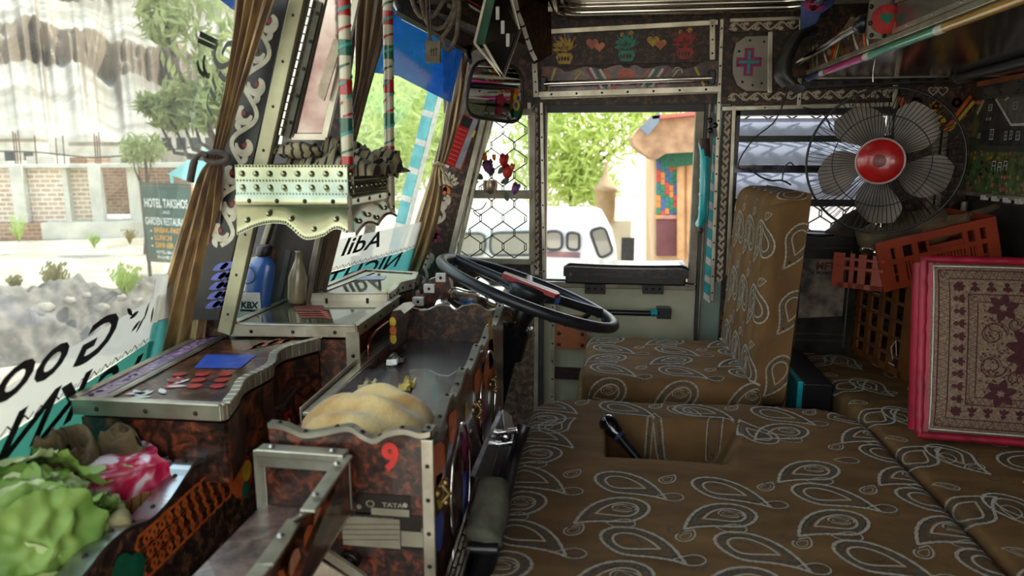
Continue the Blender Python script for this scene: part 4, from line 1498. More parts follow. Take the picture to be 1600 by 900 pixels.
t = lidbox('lidded_box', 'taller lidded dash box with a shiny green-grey lid and copper handle, middle of the row', p2, z2_, .12,
           [M('gloss_olive_laminate', (116, 112, 88), .10, .25, (84, 80, 62), 12, coat=1.0), SALMON, M('dusty_rose', (140, 84, 74), .4, 0, (116, 66, 58), 40), ORANGE], lid2deco, zbot=.52)
mb = MB()
xr = p2[1][0] + .002
ya, yb = p2[1][1] + .01, p2[2][1] - .02
mb.bar((xr - .008, p2[1][1] - .003, .52), (xr - .008, p2[1][1] - .003, .772), .026, .004, (0, 1, 0), 0)
rivets(mb, (xr - .008, p2[1][1] - .006, .56), (xr - .008, p2[1][1] - .006, .76), 3, (0, -1, 0), .004, 1)
mb.build('corner_strip', [ALU, RIVET], t)
mb = MB()
rr = [(xr + .004, ya + (yb - ya) * (.5 + .36 * math.copysign(abs(math.cos(a_)) ** .6, math.cos(a_))), .722 + .028 * math.copysign(abs(math.sin(a_)) ** .6, math.sin(a_))) for a_ in [2 * PI * i / 32 for i in range(32)]]
mb.tube(rr, .004, 8, 0, closed=True)
mb.prism([(xr + .001, p[1], p[2]) for p in rr], (.001, 0, 0), 1)
mb.build('copper_handle_ring', [M('copper', (190, 110, 84), .25, .9, (150, 84, 62), 20), BLACKP], t)
mb = MB()
fr = Fr(V((xr + .001, ya, .54)), V((0, 1, 0)), V((0, 0, 1)))
flatpoly(mb, fr, [(0.0, 0), (.25, 0), (.25, .14), (.12, .15), (0.02, .10)], 0, .0012)
for k in range(10): petal(mb, fr, .02 + k * .022, .03 + .01 * (k % 3), 1.2, .05, .014, 1 + k % 2, .0018)
mb.build('painted_side', [M('green_grey_paint', (66, 110, 100), .4, 0, (44, 84, 78), 30), GREEN, TEAL], t)

z3_ = .80
p3 = [g(478, 458, z3_), g(606, 458, z3_), g(616, 450, z3_), g(622, 442, z3_), g(645, 436, z3_), g(650, 426, z3_), g(570, 421, z3_)]
def lid3deco(mb, fr):
    G = lambda x, y: g(x, y, z3_)
    flatpoly(mb, fr, [G(545, 437), G(600, 436), G(604, 430), G(556, 431)], 1, .001)  # lavender patch: a window reflection painted onto the lid
    stroke(mb, fr, [G(500, 456), G(585, 424)], .012, 2, .002)
lidbox('lidded_box', 'farthest lidded dash box, small with a stepped edge, beside the steering wheel', p3, z3_, .1, [MATS['gloss_olive_laminate'], M('painted_lavender_reflection', (150, 160, 196), .3, 0, (130, 138, 170), 30), ALU], lid3deco, zbot=.55)

# metal channel between lidded box and tray, running away
mb = MB()
a, b = px(592, 612, Z=.70), px(690, 500, Z=.70)
mb.bar((-.447, .98, .705), (-.447, 1.45, .712), .018, .006, (0, 0, 1), 0)
mb.bar((-.459, .98, .69), (-.459, 1.45, .70), .003, .05, (0, 0, 1), 0)
tag(mb.build('metal_channel', [ALU], bevel=.001), 'bright aluminium channel running between the lidded box and the open tray', 'channel')
mb = MB()
pf = [px(x, y, Y=1.34) for x, y in ((608, 500), (613, 486), (626, 484), (632, 490), (622, 500), (616, 546), (608, 548))]
mb.prism(pf, (0, .08, 0), 0, 1)
fr = Fr(px(608, 548, Y=1.34), V((1, 0, 0)), V((0, 0, 1)))
for k in range(3): disc(mb, fr, .010, .025 + k * .018, .007, 2 + k % 2, .001, 8, 1.5)
tag(mb.build('divider_post', [TORT, ALU, YELLOW, ORANGE]), 'short painted divider post with metal edge between the middle box and the tray', 'divider')

# -- long side board of the vegetable tray with orange honeycomb
t = thing('vegetable_tray', 'long dash tray with wavy metal-edged board painted with orange honeycomb, nearest the windshield', 'tray', (-.64, .8, .52))
VX = -.556


def honey(mb, fr, L, n_):
    fr.n = n_
    X = lambda x, y: (lambda p: (p.y - ya_, p.z - .52))(px(x, y, X=VX))
    for r in range(3):
        for c_ in range(13):
            x = 222 + c_ * 12.0 + r * 6
            y = 868 - c_ * 11.4 + (r - 1.1) * 19 * (1 - c_ * .016)
            a, b = X(x, y)
            rr = .0120
            ring = [(a + rr * math.cos(q) * 1.1, b + rr * math.sin(q)) for q in [2 * PI * k / 6 for k in range(6)]]
            stroke(mb, fr, ring, .0055, 1, .001 + .0001 * (c_ % 3), closed=True)
    for x, y, m, s_ in ((378, 745, 2, .03), (372, 752, 1, .022), (384, 735, 3, .014), (370, 722, 3, .012), (382, 765, 4, .012), (190, 895, 4, .02), (210, 890, 4, .018)):
        a, b = X(x, y)
        disc(mb, fr, a, b, s_, m, .0016 + s_ * -.01 + .0006, 12, 1.2)
    for x, y in ((450, 660), (470, 630), (505, 600)):
        a, b = X(x, y); flower(mb, fr, a, b, .028, 5, 3, 6, .0014)
    for x, y in ((478, 620), (500, 590)):
        a, b = X(x, y); disc(mb, fr, a, b, .02, 6, .0018, 8, 1.3)


wpx = [(95, 935), (132, 893), (165, 852), (200, 824), (232, 812), (262, 782), (290, 740), (306, 720), (345, 706), (368, 684), (392, 652), (412, 640), (440, 632), (462, 605), (488, 578), (515, 566)]
wyz = [(px(x, y, X=VX).y, px(x, y, X=VX).z) for x, y in wpx]
ya_, yb_ = wyz[0][0], wyz[-1][0]
wv = [((y - ya_) / (yb_ - ya_), z) for y, z in wyz]
wavy_board('side_board', t, (VX, ya_), (VX, yb_), .52, wv, .006, [TORTD, ORANGE, RED, YELLOW, GREEN, RED, M('cream_petal', (196, 180, 120), .5, 0, (170, 150, 96), 30)], .005, 1, lambda mb, fr, L, n_: honey(mb, fr, L, n_), 14, .030, em=M('polished_edge_strip', (190, 190, 186), .22, .95, (150, 150, 150), 10))
mb = MB().prism([(-.62, ya_, .585), (VX - .004, ya_, .585), (VX - .004, .86, .585), (-.745, .86, .585), (-.70, .55, .585)], (0, 0, .008), 0)
mb.build('tray_floor', [TORTD], t)
mb = MB().box((-.735, .852, .585), (VX - .004, .858, .67), 0)
mb.build('back_panel', [TORT], t)

# -- small open frame tray in front
zs = .722
t = thing('frame_tray', 'small open tray with pale riveted metal frame in front of the number 9 panel', 'tray', (-.42, .6, .45))
cB0, cB1 = px(405, 703, Z=zs), px(541, 712, Z=zs)
cN1 = px(412, 885, Z=zs); cM = px(480, 800, Z=zs - .01); cM2 = px(462, 812, Z=zs - .03)
dn = V((0, 0, -.075))
mb = MB()
mb.bar(cB0, cB1, .022, .010, (0, 0, 1), 0)
for i_, (a, b) in enumerate(((cB1, cM), (cM, cM2), (cM2, cN1), (cN1, cN1 + (cN1 - cM) * .5))): mb.bar(a, b, .018, .004, (0, 0, 1), 0)
mb.bar(cB0, cB0 + dn * 1.1, .016, .006, (0, 1, 0), 0)
mb.bar(cB1, cB1 + dn, .010, .006, (0, 1, 0), 0)
mb.bar(cB1 + dn, cN1 + dn, .006, .012, (0, 0, 1), 0)
mb.bar(cB0 + V((0, -.004, -.01)), cB1 + V((0, -.004, -.01)), .004, .022, (0, 0, 1), 0)
for p_ in (cB0.lerp(cB1, .15), cB0.lerp(cB1, .85), cB1.lerp(cM, .25), cB1.lerp(cM, .8), cM2.lerp(cN1, .5)): mb.dome(p_ + V((0, 0, .006)), (0, 0, 1), .005, .003, 8, 1)
mb.build('metal_frame', [ALU, RIVETL], t, bevel=.0015)
mb = MB().prism([cB0, cB1, cB1 + dn, cB0 + dn], (0, .004, 0), 0)
mb.prism([cB1, cM, cM2, cN1, cN1 + dn, cB1 + dn], (.004, 0, 0), 1)
fr = Fr(cB1 + dn, (cN1 - cB1), V((0, 0, 1)))
if fr.n.x > 0: fr.n = -fr.n
for k, (a, b, m) in enumerate(((.02, .05, 2), (.035, .035, 2), (.07, .04, 3), (.10, .04, 3), (.13, .035, 4), (.17, .03, 3), (.21, .03, 4), (.2, .01, 5))): disc(mb, fr, a, b, .016, m, .002 + k * .0001, 8)
mb.build('side_panels', [TORT, TORT, GREEN, M('peach_paint', (200, 140, 104), .5, 0, (180, 110, 80), 40), ORANGE, BLUE], t)
d2 = dn * 1.05
mb = MB().prism([cB0 + d2, cB1 + d2, cN1 + d2 + V((0, -.15, 0)), cN1 + d2 + V((-.13, -.15, 0))], (0, 0, .003), 0)
mb.build('tray_floor', [tortoise('brown_floor_laminate', (50, 34, 30), (90, 64, 56), (120, 92, 80), 26, .3)], t)
mb = MB()
a, b = px(500, 858, Y=.80), px(570, 905, Y=.80)
mb.bar(a, b, .012, .006, (0, 1, 0), 0)
mb.prism([px(490, 870, Y=.805), px(545, 905, Y=.805), px(480, 905, Y=.805)], (0, .003, 0), 1)
mb.lathe([(.006, 0), (.014, .0), (.014, .006), (.010, .008), (.006, .004)], px(547, 875, Y=.822), (0, -1, 0), 18, 2)
tag(mb.build('diagonal_brace', [ALU, CREAMV, RIVET]), 'diagonal pale metal brace with round lock below the small frame tray', 'brace')

# ================================================================ FOOD IN THE TRAY
LEAF = M('cabbage_leaf', (150, 176, 84), .55, 0, (204, 216, 160), 9, .3, 30, spec=.4, detail=2, lo=.35, hi=.7)
LEAFD = M('cabbage_leaf_green', (92, 132, 48), .55, 0, (160, 190, 96), 12, .3, 30, detail=2)
t = thing('cabbage', 'pale green leafy cabbage at the bottom left corner', 'cabbage', (-.64, .69, .594))
cc = V((-.672, .680, .662))
mb = MB().ball(cc, .070, 36, 0, (1, 1, .95), .35, 3)
mb.build('heart', [LEAF], t)
rnd = random.Random(11)
def leaf(mb, base, dr, up, L, W, curl, seed, m=0):
    dr = V(dr).normalized(); up = V(up); up = (up - dr * up.dot(dr)).normalized(); sd = dr.cross(up)
    def f(u, v):
        w_ = W * (math.sin(PI * min(1, v * .85 + .12)) ** .6)
        x = (u - .5) * 2
        n_ = noise.noise(V((x * 2.2, v * 5, seed))) * .012 * (0.4 + abs(x))
        rim = .010 * math.sin(v * 22 + seed) * abs(x) ** 2
        return V(base) + dr * (L * v) + sd * (x * w_) + up * (-curl * v * v * L + curl * .5 * L * v + .35 * W * x * x * -1 + n_ + rim + .004 * math.exp(-(x * 7) ** 2) * (1 - v))
    mb.grid(f, 14, 18, m)
def wrapleaf(mb, dc, R, ext, k):
    dc = V(dc).normalized(); e1 = dc.orthogonal().normalized(); e2 = dc.cross(e1)
    def f(u, v):
        r = v; a = 2 * PI * u
        th = ext * r
        d = dc * math.cos(th) + (e1 * math.cos(a) + e2 * math.sin(a)) * math.sin(th)
        rr = R * (1 + .10 * noise.noise(d * 6 + V((k, 0, 0)))) + R * (.12 * r ** 4 + .018 * r ** 3 * math.sin(5 * a + k) + .022 * r ** 5 * math.sin(19 * a) + .05 * r * noise.noise(V((math.cos(a) * 2.5, math.sin(a) * 2.5, k))))
        rib = .0018 * math.exp(-(math.sin(a) * r * 9) ** 2)
        return cc + d * (rr + rib)
    mb.grid(f, 60, 18, 0)
rl = random.Random(17)
for k in range(16):
    mb = MB(); wrapleaf(mb, (rl.uniform(-1, 1), rl.uniform(-1, .6), rl.uniform(-.3, 1)), .070 + .0014 * k, rl.uniform(.45, .7), k * 1.7)
    mb.build('leaf', [LEAF if k % 3 else LEAFD], t)
for k, (a, el, L, W) in enumerate(((.6, .4, .12, .045), (.1, .7, .11, .04), ) or ((-.4, .3, .15, .055), (.3, .5, .14, .05), (1.0, .6, .14, .055), (1.7, .4, .13, .05), (-1.1, .2, .15, .06), (.7, 1.0, .11, .045), (-.2, 1.1, .12, .05), (-1.8, .3, .14, .06), (2.5, .5, .12, .05), (.05, -.05, .15, .05), (-.8, .9, .12, .05))):
    mb = MB()
    d = V((math.cos(a) * math.cos(el), math.sin(a) * math.cos(el), math.sin(el)))
    leaf(mb, cc - V((0, 0, .045)) + d * .03, d * .5 + V((0, 0, .8)), d, L * .85, W * .9, .9, k * 3.1)
    mb.build('leaf', [LEAF if k % 3 else LEAFD], t)
t = thing('leafy_greens', 'bunch of small green leaves and stalks beside the cabbage and the pink loaf wrapper', 'vegetables', (-.61, .74, .594))
for k in range(12):
    mb = MB()
    a = rnd.uniform(-2.2, 1.9)
    b = V((-.635 + rnd.uniform(-.025, .015), .735 + rnd.uniform(-.03, .03), .60 + rnd.uniform(0, .05)))
    leaf(mb, b, (math.cos(a) * .6, math.sin(a) * .5, 1), (math.cos(a + 2), math.sin(a + 2), .2), rnd.uniform(.06, .10), rnd.uniform(.018, .03), .4, k * 1.7)
    mb.build('leaf', [LEAFD if k % 2 else LEAF], t)
mb = MB().lathe([(0, 0), (.013, 0), (.014, .01), (.013, .035), (.0132, .036), (.006, .034), (0, .036)], (-.590, .735, .655), (.6, -.8, .2), 18, 0)
tag(mb.build('cut_leek', [M('cream_stalk', (176, 164, 116), .6, 0, (150, 140, 92), 60)]), 'cream cut stalk end lying between the greens and the bread', 'stalk')
BUR = M('burlap', (128, 112, 84), .95, 0, (94, 80, 58), 30, .9, 220, spec=.1)
mb = MB().grid(lambda u, v: V((-.70 + .042 * v ** .8 * math.cos(2 * PI * u) * (1 + .1 * math.sin(6 * PI * u)), .775 + .075 * v ** .8 * math.sin(2 * PI * u), .594 + .135 * math.sqrt(max(0, 1 - v ** 3)) * (1 + .25 * noise.noise(V((4 * u, 4 * v, 2)))) + .012 * math.sin(9 * v + 8 * u))), 40, 24)
tag(mb.build('burlap_sack', [BUR]), 'brown burlap sack behind the cabbage against the windshield', 'sack')
mb = MB().grid(lambda u, v: V((-.655 + .045 * v * math.cos(2 * PI * u), .835 + .018 * v * math.sin(2 * PI * u), .64 + .085 * math.sqrt(max(0, 1 - v ** 3)) * (1 + .3 * noise.noise(V((5 * u, 4 * v, 7)))))), 30, 16)
tag(mb.build('burlap_bundle', [M('dark_burlap', (112, 92, 58), .95, 0, (66, 52, 34), 24, .9, 160)]), 'small darker brown cloth bundle between the sack and the lidded box', 'bundle')
t = thing('bread_loaf', 'sliced loaf in a pink and white plastic wrapper', 'bread', (-.61, .79, .594))
u_ = V((.82, -.50, 0)).normalized(); v_ = V((.50, .82, 0)).normalized()
bc = V((-.638, .800, .618))
def blk(mb, a0, a1, b0, b1, c0, c1, m, wob=0.0):
    def f(p): return bc + u_ * p[0] + v_ * p[1] + V((0, 0, p[2])) + V((noise.noise(V(p) * 30), noise.noise(V(p) * 31 + V((3, 0, 0))), noise.noise(V(p) * 29 + V((0, 5, 0))))) * wob
    for (A, B, C, ax) in (((a0, a1), (b0, b1), c1, 2), ((a0, a1), (c0, c1), b0, 1), ((a0, a1), (c0, c1), b1, 1), ((b0, b1), (c0, c1), a0, 0), ((b0, b1), (c0, c1), a1, 0)):
        def g_(u, v, A=A, B=B, C=C, ax=ax):
            p = A[0] + (A[1] - A[0]) * u, B[0] + (B[1] - B[0]) * v
            q = (p[0], p[1], C) if ax == 2 else ((p[0], C, p[1]) if ax == 1 else (C, p[0], p[1]))
            return f(q)
        mb.grid(g_, 12, 12, m)
mb = MB()
for k in range(8):
    blk(mb, -.036, .040, -.050 + k * .0125, -.050 + k * .0125 + .010, 0, .055, 0, .003)
mb.build('slices', [M('bread_crumb', (198, 164, 104), .9, 0, (150, 100, 50), 26, .4, 120)], t)
mb = MB()
blk(mb, -.040, .044, -.055, .052, .038, .078, 0, .010)
WRAP = bpy.data.materials.new('pink_white_wrapper')
WRAP.use_nodes = True
n, l = WRAP.node_tree.nodes, WRAP.node_tree.links
b_ = n['Principled BSDF']; b_.inputs['Roughness'].default_value = .12; b_.inputs['Coat Weight'].default_value = .6
tc_ = n.new('ShaderNodeTexCoord'); no_ = n.new('ShaderNodeTexNoise'); no_.inputs['Scale'].default_value = 16; no_.inputs['Distortion'].default_value = 1.0
cr_ = n.new('ShaderNodeValToRGB'); e_ = cr_.color_ramp.elements
e_[0].position = .42; e_[0].color = lin((176, 24, 66)); e_[1].position = .56; e_[1].color = lin((224, 206, 210)); x_ = e_.new(.49); x_.color = lin((206, 84, 110))
l.new(tc_.outputs['Object'], no_.inputs['Vector']); l.new(no_.outputs[0], cr_.inputs[0]); l.new(cr_.outputs[0], b_.inputs['Base Color'])
mb.build('wrapper', [WRAP], t)
mb = MB()
for k in range(6): mb.ball(bc + v_ * .055 + u_ * (.035 - .004 * k) + V((0, 0, .03 + .005 * k)), .014, 8, 0, (1, 1, 1), .8, k)
mb.build('twisted_end', [thin('clear_plastic_film', (226, 226, 222), .35, .1)], t)

# ================================================================ CENTRE PILLAR OF THE WINDSHIELD
def quadY(pts, y, th, mats, m=0):
    mb = MB().prism([px(a, b, Y=y) for a, b in pts], (0, th, 0), m)
    return mb


mb = quadY([(380, -12), (478, -12), (352, 525), (300, 525)], 1.20, .03, None)
mb.prism([px(470, -12, Y=1.52), px(560, -12, Y=1.52), px(530, 225, Y=1.52), px(440, 225, Y=1.52)], (0, .02, 0), 0)
trim(mb, [TORTD], 0)
YP = 1.15
c = [px(400, -12, Y=YP), px(452, -12, Y=YP), px(341, 500, Y=YP), px(300, 500, Y=YP)]
mb = MB().prism(c, (0, .04, 0), 0)
fr = Fr(c[3], c[0] - c[3], c[2] - c[3])
if fr.n.y > 0: fr.n = -fr.n
L_ = (c[0] - c[3]).length
scroll(mb, fr, L_ * .72, .052, 1, L_ * .26, .000, dots=2)
for k in range(14): petal(mb, fr, .03 + .006 * k, .02 + .012 * (k % 3), .9, .035, .012, 3, .0012)
trim(mb, [M('near_black_board', (26, 22, 22), .4, 0, (16, 14, 14), 20), M('cream_scroll_paint', (190, 182, 160), .5, 0, (160, 152, 132), 60), M('dark_red_dot', (130, 30, 30), .5, 0, (110, 24, 24), 50), M('violet_blue_paint', (84, 90, 160), .5, 0, (60, 62, 120), 30)], 0)
mb = MB()
a, b = px(468, -12, Y=YP - .01), px(352, 520, Y=YP - .01)
mb.bar(a, b, .024, .012, (0, 1, 0), 0)
rivets(mb, a + V((0, -.006, 0)), b + V((0, -.006, 0)), 8, (0, -1, 0), .003, 1)
trim(mb, [M('weathered_aluminium', (176, 172, 140), .45, .55, (130, 124, 98), 8), RIVET])
# piano hinge with knuckles
mb = MB()
a, b = px(491, 0, Y=YP), px(440, 212, Y=YP)
mb.bar(a, b, .030, .006, (0, 1, 0), 1)
for i in range(16):
    p_, q_ = a.lerp(b, i / 16 + .004), a.lerp(b, (i + .9) / 16)
    mb.tube([p_ + V((0, -.006, 0)), q_ + V((0, -.006, 0))], .0042, 8, 0)
rivets(mb, a + V((.012, -.003, 0)), b + V((.012, -.003, 0)), 5, (0, -1, 0), .0035, 2)
tag(mb.build('piano_hinge', [CHROME, M('dark_olive_metal', (84, 82, 70), .5, .5, (58, 56, 48), 20), RIVET]), 'long shiny piano hinge on the windshield centre pillar', 'hinge')
# hinged glass-fronted cabinet door
t = thing('cabinet_door', 'hinged glass cabinet door with metal edges beside the piano hinge', 'door', px(480, 210, Y=1.2))
mb = MB()
q4 = [px(508, -12, Y=1.17), px(560, -12, Y=1.19), px(508, 214, Y=1.19), px(456, 214, Y=1.17)]
framebars(mb, q4, .010, .010, (0, 1, 0), 0)
mb.build('frame', [ALU], t)
mb = MB().prism([p + V((0, .008, 0)) for p in q4], (0, .003, 0), 0)
mb.build('mirror_pane', [M('painted_reflection_mirror', (176, 168, 160), .10, .95, (120, 84, 86), 13)], t)  # pinkish mottling in the colour stands in for reflections in the pane
mb = MB()
mb.prism([px(x, y, Y=1.165) for x, y in ((522, 60), (534, 66), (506, 158), (497, 150), (497, 138))], (0, .004, 0), 0)
mb.build('cream_handle', [CREAMV], t, bevel=.002)
# lower niche: shelves boards, bottle, small glass bottle
mb = MB()
for xt, xb, wd in ((425, 372, 7), (505, 470, 8)):
    mb.bar(px(xt, 345, Y=YP + .28), px(xb, 512, Y=YP + .28), .012, .02, (0, 1, 0), 0)
trim(mb, [ALUD])
mb = MB()
mb.prism([px(410, 225, Y=1.45), px(530, 225, Y=1.45), px(476, 512, Y=1.45), px(350, 512, Y=1.45)], (0, .006, 0), 0)
fr = Fr(px(350, 512, Y=1.449), V((1, 0, 0)), V((0, 0, 1)))
for k in range(4): stroke(mb, fr, [(.01 + k * .035, 0), (.06 + k * .035, .18)], .012, 1 + k % 2, .001 )
trim(mb, [M('dark_umber_board', (50, 38, 30), .6, 0, (30, 24, 20), 12), M('brown_stripe', (110, 62, 38), .5, 0, (84, 46, 28), 20), GREYP], 0)
t = thing('lubricant_bottle', 'blue bottle with black cap and white KBX label standing in the pillar niche', 'bottle', px(402, 490, Y=1.36))
ba = px(398, 500, Y=1.36); bt = px(413, 392, Y=1.36)
bx_ = (bt - ba); Lb = bx_.length; bx_.normalize()
def bottle_prof(u, v, r0=.026):
    return None
prof = [(0, 0), (.8, 0), (.95, .02), (1, .06), (1, .62), (.92, .78), (.66, .88), (.42, .92), (.42, .96)]
ss = V((1, 0, 0)); s2 = bx_.cross(ss).normalized()
def elt(prof, R, flat, m, mb, off=0.0):
    o = []; n = 24
    for r, h in prof:
        for j in range(n):
            a = 2 * PI * j / n
            o.append(ba + bx_ * (h * Lb + off) + ss * (math.cos(a) * r * R) + s2 * (math.sin(a) * r * R * flat))
    mb.add(o, [(i * n + j, i * n + (j + 1) % n, (i + 1) * n + (j + 1) % n, (i + 1) * n + j) for i in range(len(prof) - 1) for j in range(n)], m, True)
mb = MB(); elt(prof, .030, .6, 0, mb); mb.build('body', [M('blue_bottle', (52, 96, 160), .25, 0, (40, 76, 136), 6, coat=.4)], t)
mb = MB(); elt([(.0, .93), (.50, .93), (.54, .95), (.54, 1.06), (.45, 1.08), (0, 1.08)], .030, .9, 0, mb); mb.build('cap', [M('dark_brown_cap', (34, 24, 24), .4, 0, (22, 16, 16), 40)], t)
fr = Fr(ba - s2 * 0 + V((0, -.0190, 0)), ss, bx_); fr.n = V((0, -1, 0))
mb = MB()
flatpoly(mb, fr, [(-.026, .004), (.026, .004), (.026, Lb * .42), (-.026, Lb * .42)], 0, .0008)
text(mb, fr, 'KBX', 0, Lb * .20, .019, 1, .0014, bold=.0008, shear=.2)
flatpoly(mb, fr, [(-.020, Lb * .15), (.020, Lb * .15), (.020, Lb * .18), (-.020, Lb * .18)], 1, .0012)
q = [(.018 * math.cos(a_), Lb * .66 + .018 * math.sin(a_)) for a_ in [2 * PI * i / 20 for i in range(20)]]
stroke(mb, fr, q, .002, 2, .001, closed=True)
mb.build('label', [WHITEP, BLACKP, M('navy_print', (20, 36, 74), .4, 0, (16, 28, 60), 20)], t)
mb = MB().lathe([(0, 0), (.018, 0), (.020, .01), (.020, .055), (.013, .078), (.008, .092), (.008, .108), (.010, .11), (0, .112)], px(463, 472, Y=1.40), (.12, 0, 1), 18, 0)
tag(mb.build('glass_bottle', [M('dusty_pale_glass', (150, 140, 110), .25, 0, (110, 100, 76), 12, coat=.4)]), 'small dusty pale glass bottle beside the blue bottle in the niche', 'bottle')

# ================================================================ CURTAINS
def curtain(name, label, cl, folds, amp, mats, seed=0, nn=(60, 60)):
    """cl: centre line samples (point left, point right) from top to bottom; folded satin"""
    pts = [(px(a, y, Y=Y0), px(b, y, Y=Y0)) for a, b, y, Y0 in cl]
    Lc = cat_rom([p[0] for p in pts], 8); Rc = cat_rom([p[1] for p in pts], 8)
    k = len(Lc) - 1
    def f(u, v):
        i = min(int(v * k), k - 1); fr_ = v * k - i
        a = Lc[i].lerp(Lc[i + 1], fr_); b = Rc[i].lerp(Rc[i + 1], fr_)
        w_ = (b - a).length
        ph = u * folds * 2 * PI + .8 * math.sin(v * 3 + seed)
        return a.lerp(b, u + .25 / folds * math.sin(ph) / 2) + V((0, -1, 0)) * (amp * math.sin(ph) * min(1.0, w_ / .05) + .3 * amp * math.sin(ph * 2.3 + v * 9 + seed))
    return MB().grid(f, nn[0], nn[1])


SAT = M('golden_brown_satin', (156, 124, 70), .38, 0, (96, 66, 34), 30, .3, 60, spec=.6, sheen=.3, stretch=(1.5, 1.5, .06), detail=3)
SATD = M('bronze_satin', (124, 96, 60), .45, 0, (74, 54, 34), 34, .3, 60, spec=.5, sheen=.3, stretch=(1.5, 1.5, .06), detail=3)
t = thing('curtain', 'golden brown curtain tied back against the near windshield pane', 'curtain', px(270, 560, Y=1.1))
curtain('', '', [(370, 434, -14, 1.10), (364, 408, 60, 1.10), (352, 381, 140, 1.10), (340, 363, 200, 1.12), (330, 350, 246, 1.12), (312, 350, 275, 1.13), (286, 345, 350, 1.15), (258, 332, 440, 1.17), (228, 318, 545, 1.19), (218, 314, 580, 1.20)], 4, .008, None, 1, (80, 90)).build('folds', [SAT], t)
mb = MB()
tie = [px(x, y, Y=1.085) for x, y in ((322, 243), (334, 238), (348, 240), (357, 246), (350, 252), (336, 254), (324, 250))]
mb.tube(cat_rom(tie + [tie[0]], 4), .005, 8, 0, closed=False)
mb.tube(cat_rom([px(x, y, Y=1.08) for x, y in ((324, 244), (314, 240), (304, 252), (300, 268), (297, 284))], 5), [.004] * 10 + [.006] * 11, 8, 0)
mb.build('tie', [M('dark_knotted_cord', (70, 58, 48), .8, 0, (44, 36, 30), 60, .4)], t)
t = thing('curtain', 'striped brown curtain gathered between the hanging basket poles and the centre pillar', 'curtain', px(520, 470, Y=1.5))
curtain('', '', [(556, 618, -14, 1.40), (554, 600, 60, 1.40), (553, 580, 130, 1.40), (536, 562, 200, 1.38), (520, 548, 260, 1.42), (505, 540, 330, 1.46), (492, 524, 400, 1.48), (472, 502, 490, 1.48)], 4, .008, None, 4).build('folds', [SATD], t)
t = thing('curtain', 'golden satin curtain tied with a cord at the far windshield pillar', 'curtain', px(650, 430, Y=2.2))
curtain('', '', [(712, 738, 66, 2.2), (706, 730, 110, 2.2), (698, 722, 160, 2.2), (690, 712, 210, 2.2), (682, 697, 255, 2.2), (677, 690, 262, 2.2), (664, 692, 300, 2.2), (648, 684, 350, 2.2), (632, 668, 400, 2.2), (622, 655, 432, 2.2)], 3, .007, None, 2).build('folds', [SAT], t)
mb = MB()
mb.tube([px(676, 258, Y=2.18), px(684, 255, Y=2.175), px(694, 259, Y=2.18)], .006, 8, 0)
mb.tube(cat_rom([px(x, y, Y=2.17) for x, y in ((688, 260), (694, 270), (700, 282), (708, 292))], 4), .0045, 8, 0)
mb.tube(cat_rom([px(x, y, Y=2.17) for x, y in ((687, 262), (687, 275), (689, 290))], 4), .0045, 8, 0)
mb.build('tie', [M('gold_cord', (176, 150, 100), .6, 0, (130, 106, 66), 90, .4)], t)

# red and silver printed sheet rolled behind the far curtain
t = thing('rolled_calendar', 'red and silver glossy calendar sheet hanging behind the far curtain', 'calendar', px(712, 260, Y=2.26))
c = [px(724, 178, Y=2.265), px(745, 186, Y=2.265), px(722, 266, Y=2.255), px(694, 256, Y=2.255)]
mb = MB().prism(c, (0, .003, 0), 0)
fr = Fr(c[3], c[0] - c[3], c[2] - c[3])
if fr.n.y > 0: fr.n = -fr.n
Lc_ = (c[0] - c[3]).length
flatpoly(mb, fr, [(0.004, .036), (Lc_, .036), (Lc_, .052), (0.004, .056)], 1, .001)
flatpoly(mb, fr, [(Lc_ * .78, .002), (Lc_ * .98, .002), (Lc_ * .98, .034), (Lc_ * .78, .034)], 2, .001)
for k in range(9): stroke(mb, fr, [(.01 + .014 * k, .004), (.01 + .014 * k, .032)], .002, 3, .0012)
flatpoly(mb, fr, [(Lc_ * .66, .050), (Lc_ * .80, .050), (Lc_ * .80, .058), (Lc_ * .66, .058)], 4, .0014)
mb.build('sheet', [M('gloss_red', (186, 36, 40), .2, 0, (160, 26, 30), 30, coat=.6), M('silver_paper', (170, 170, 176), .25, .6, (140, 140, 146), 30), BLACKP, SALMON, YELLOW], t)

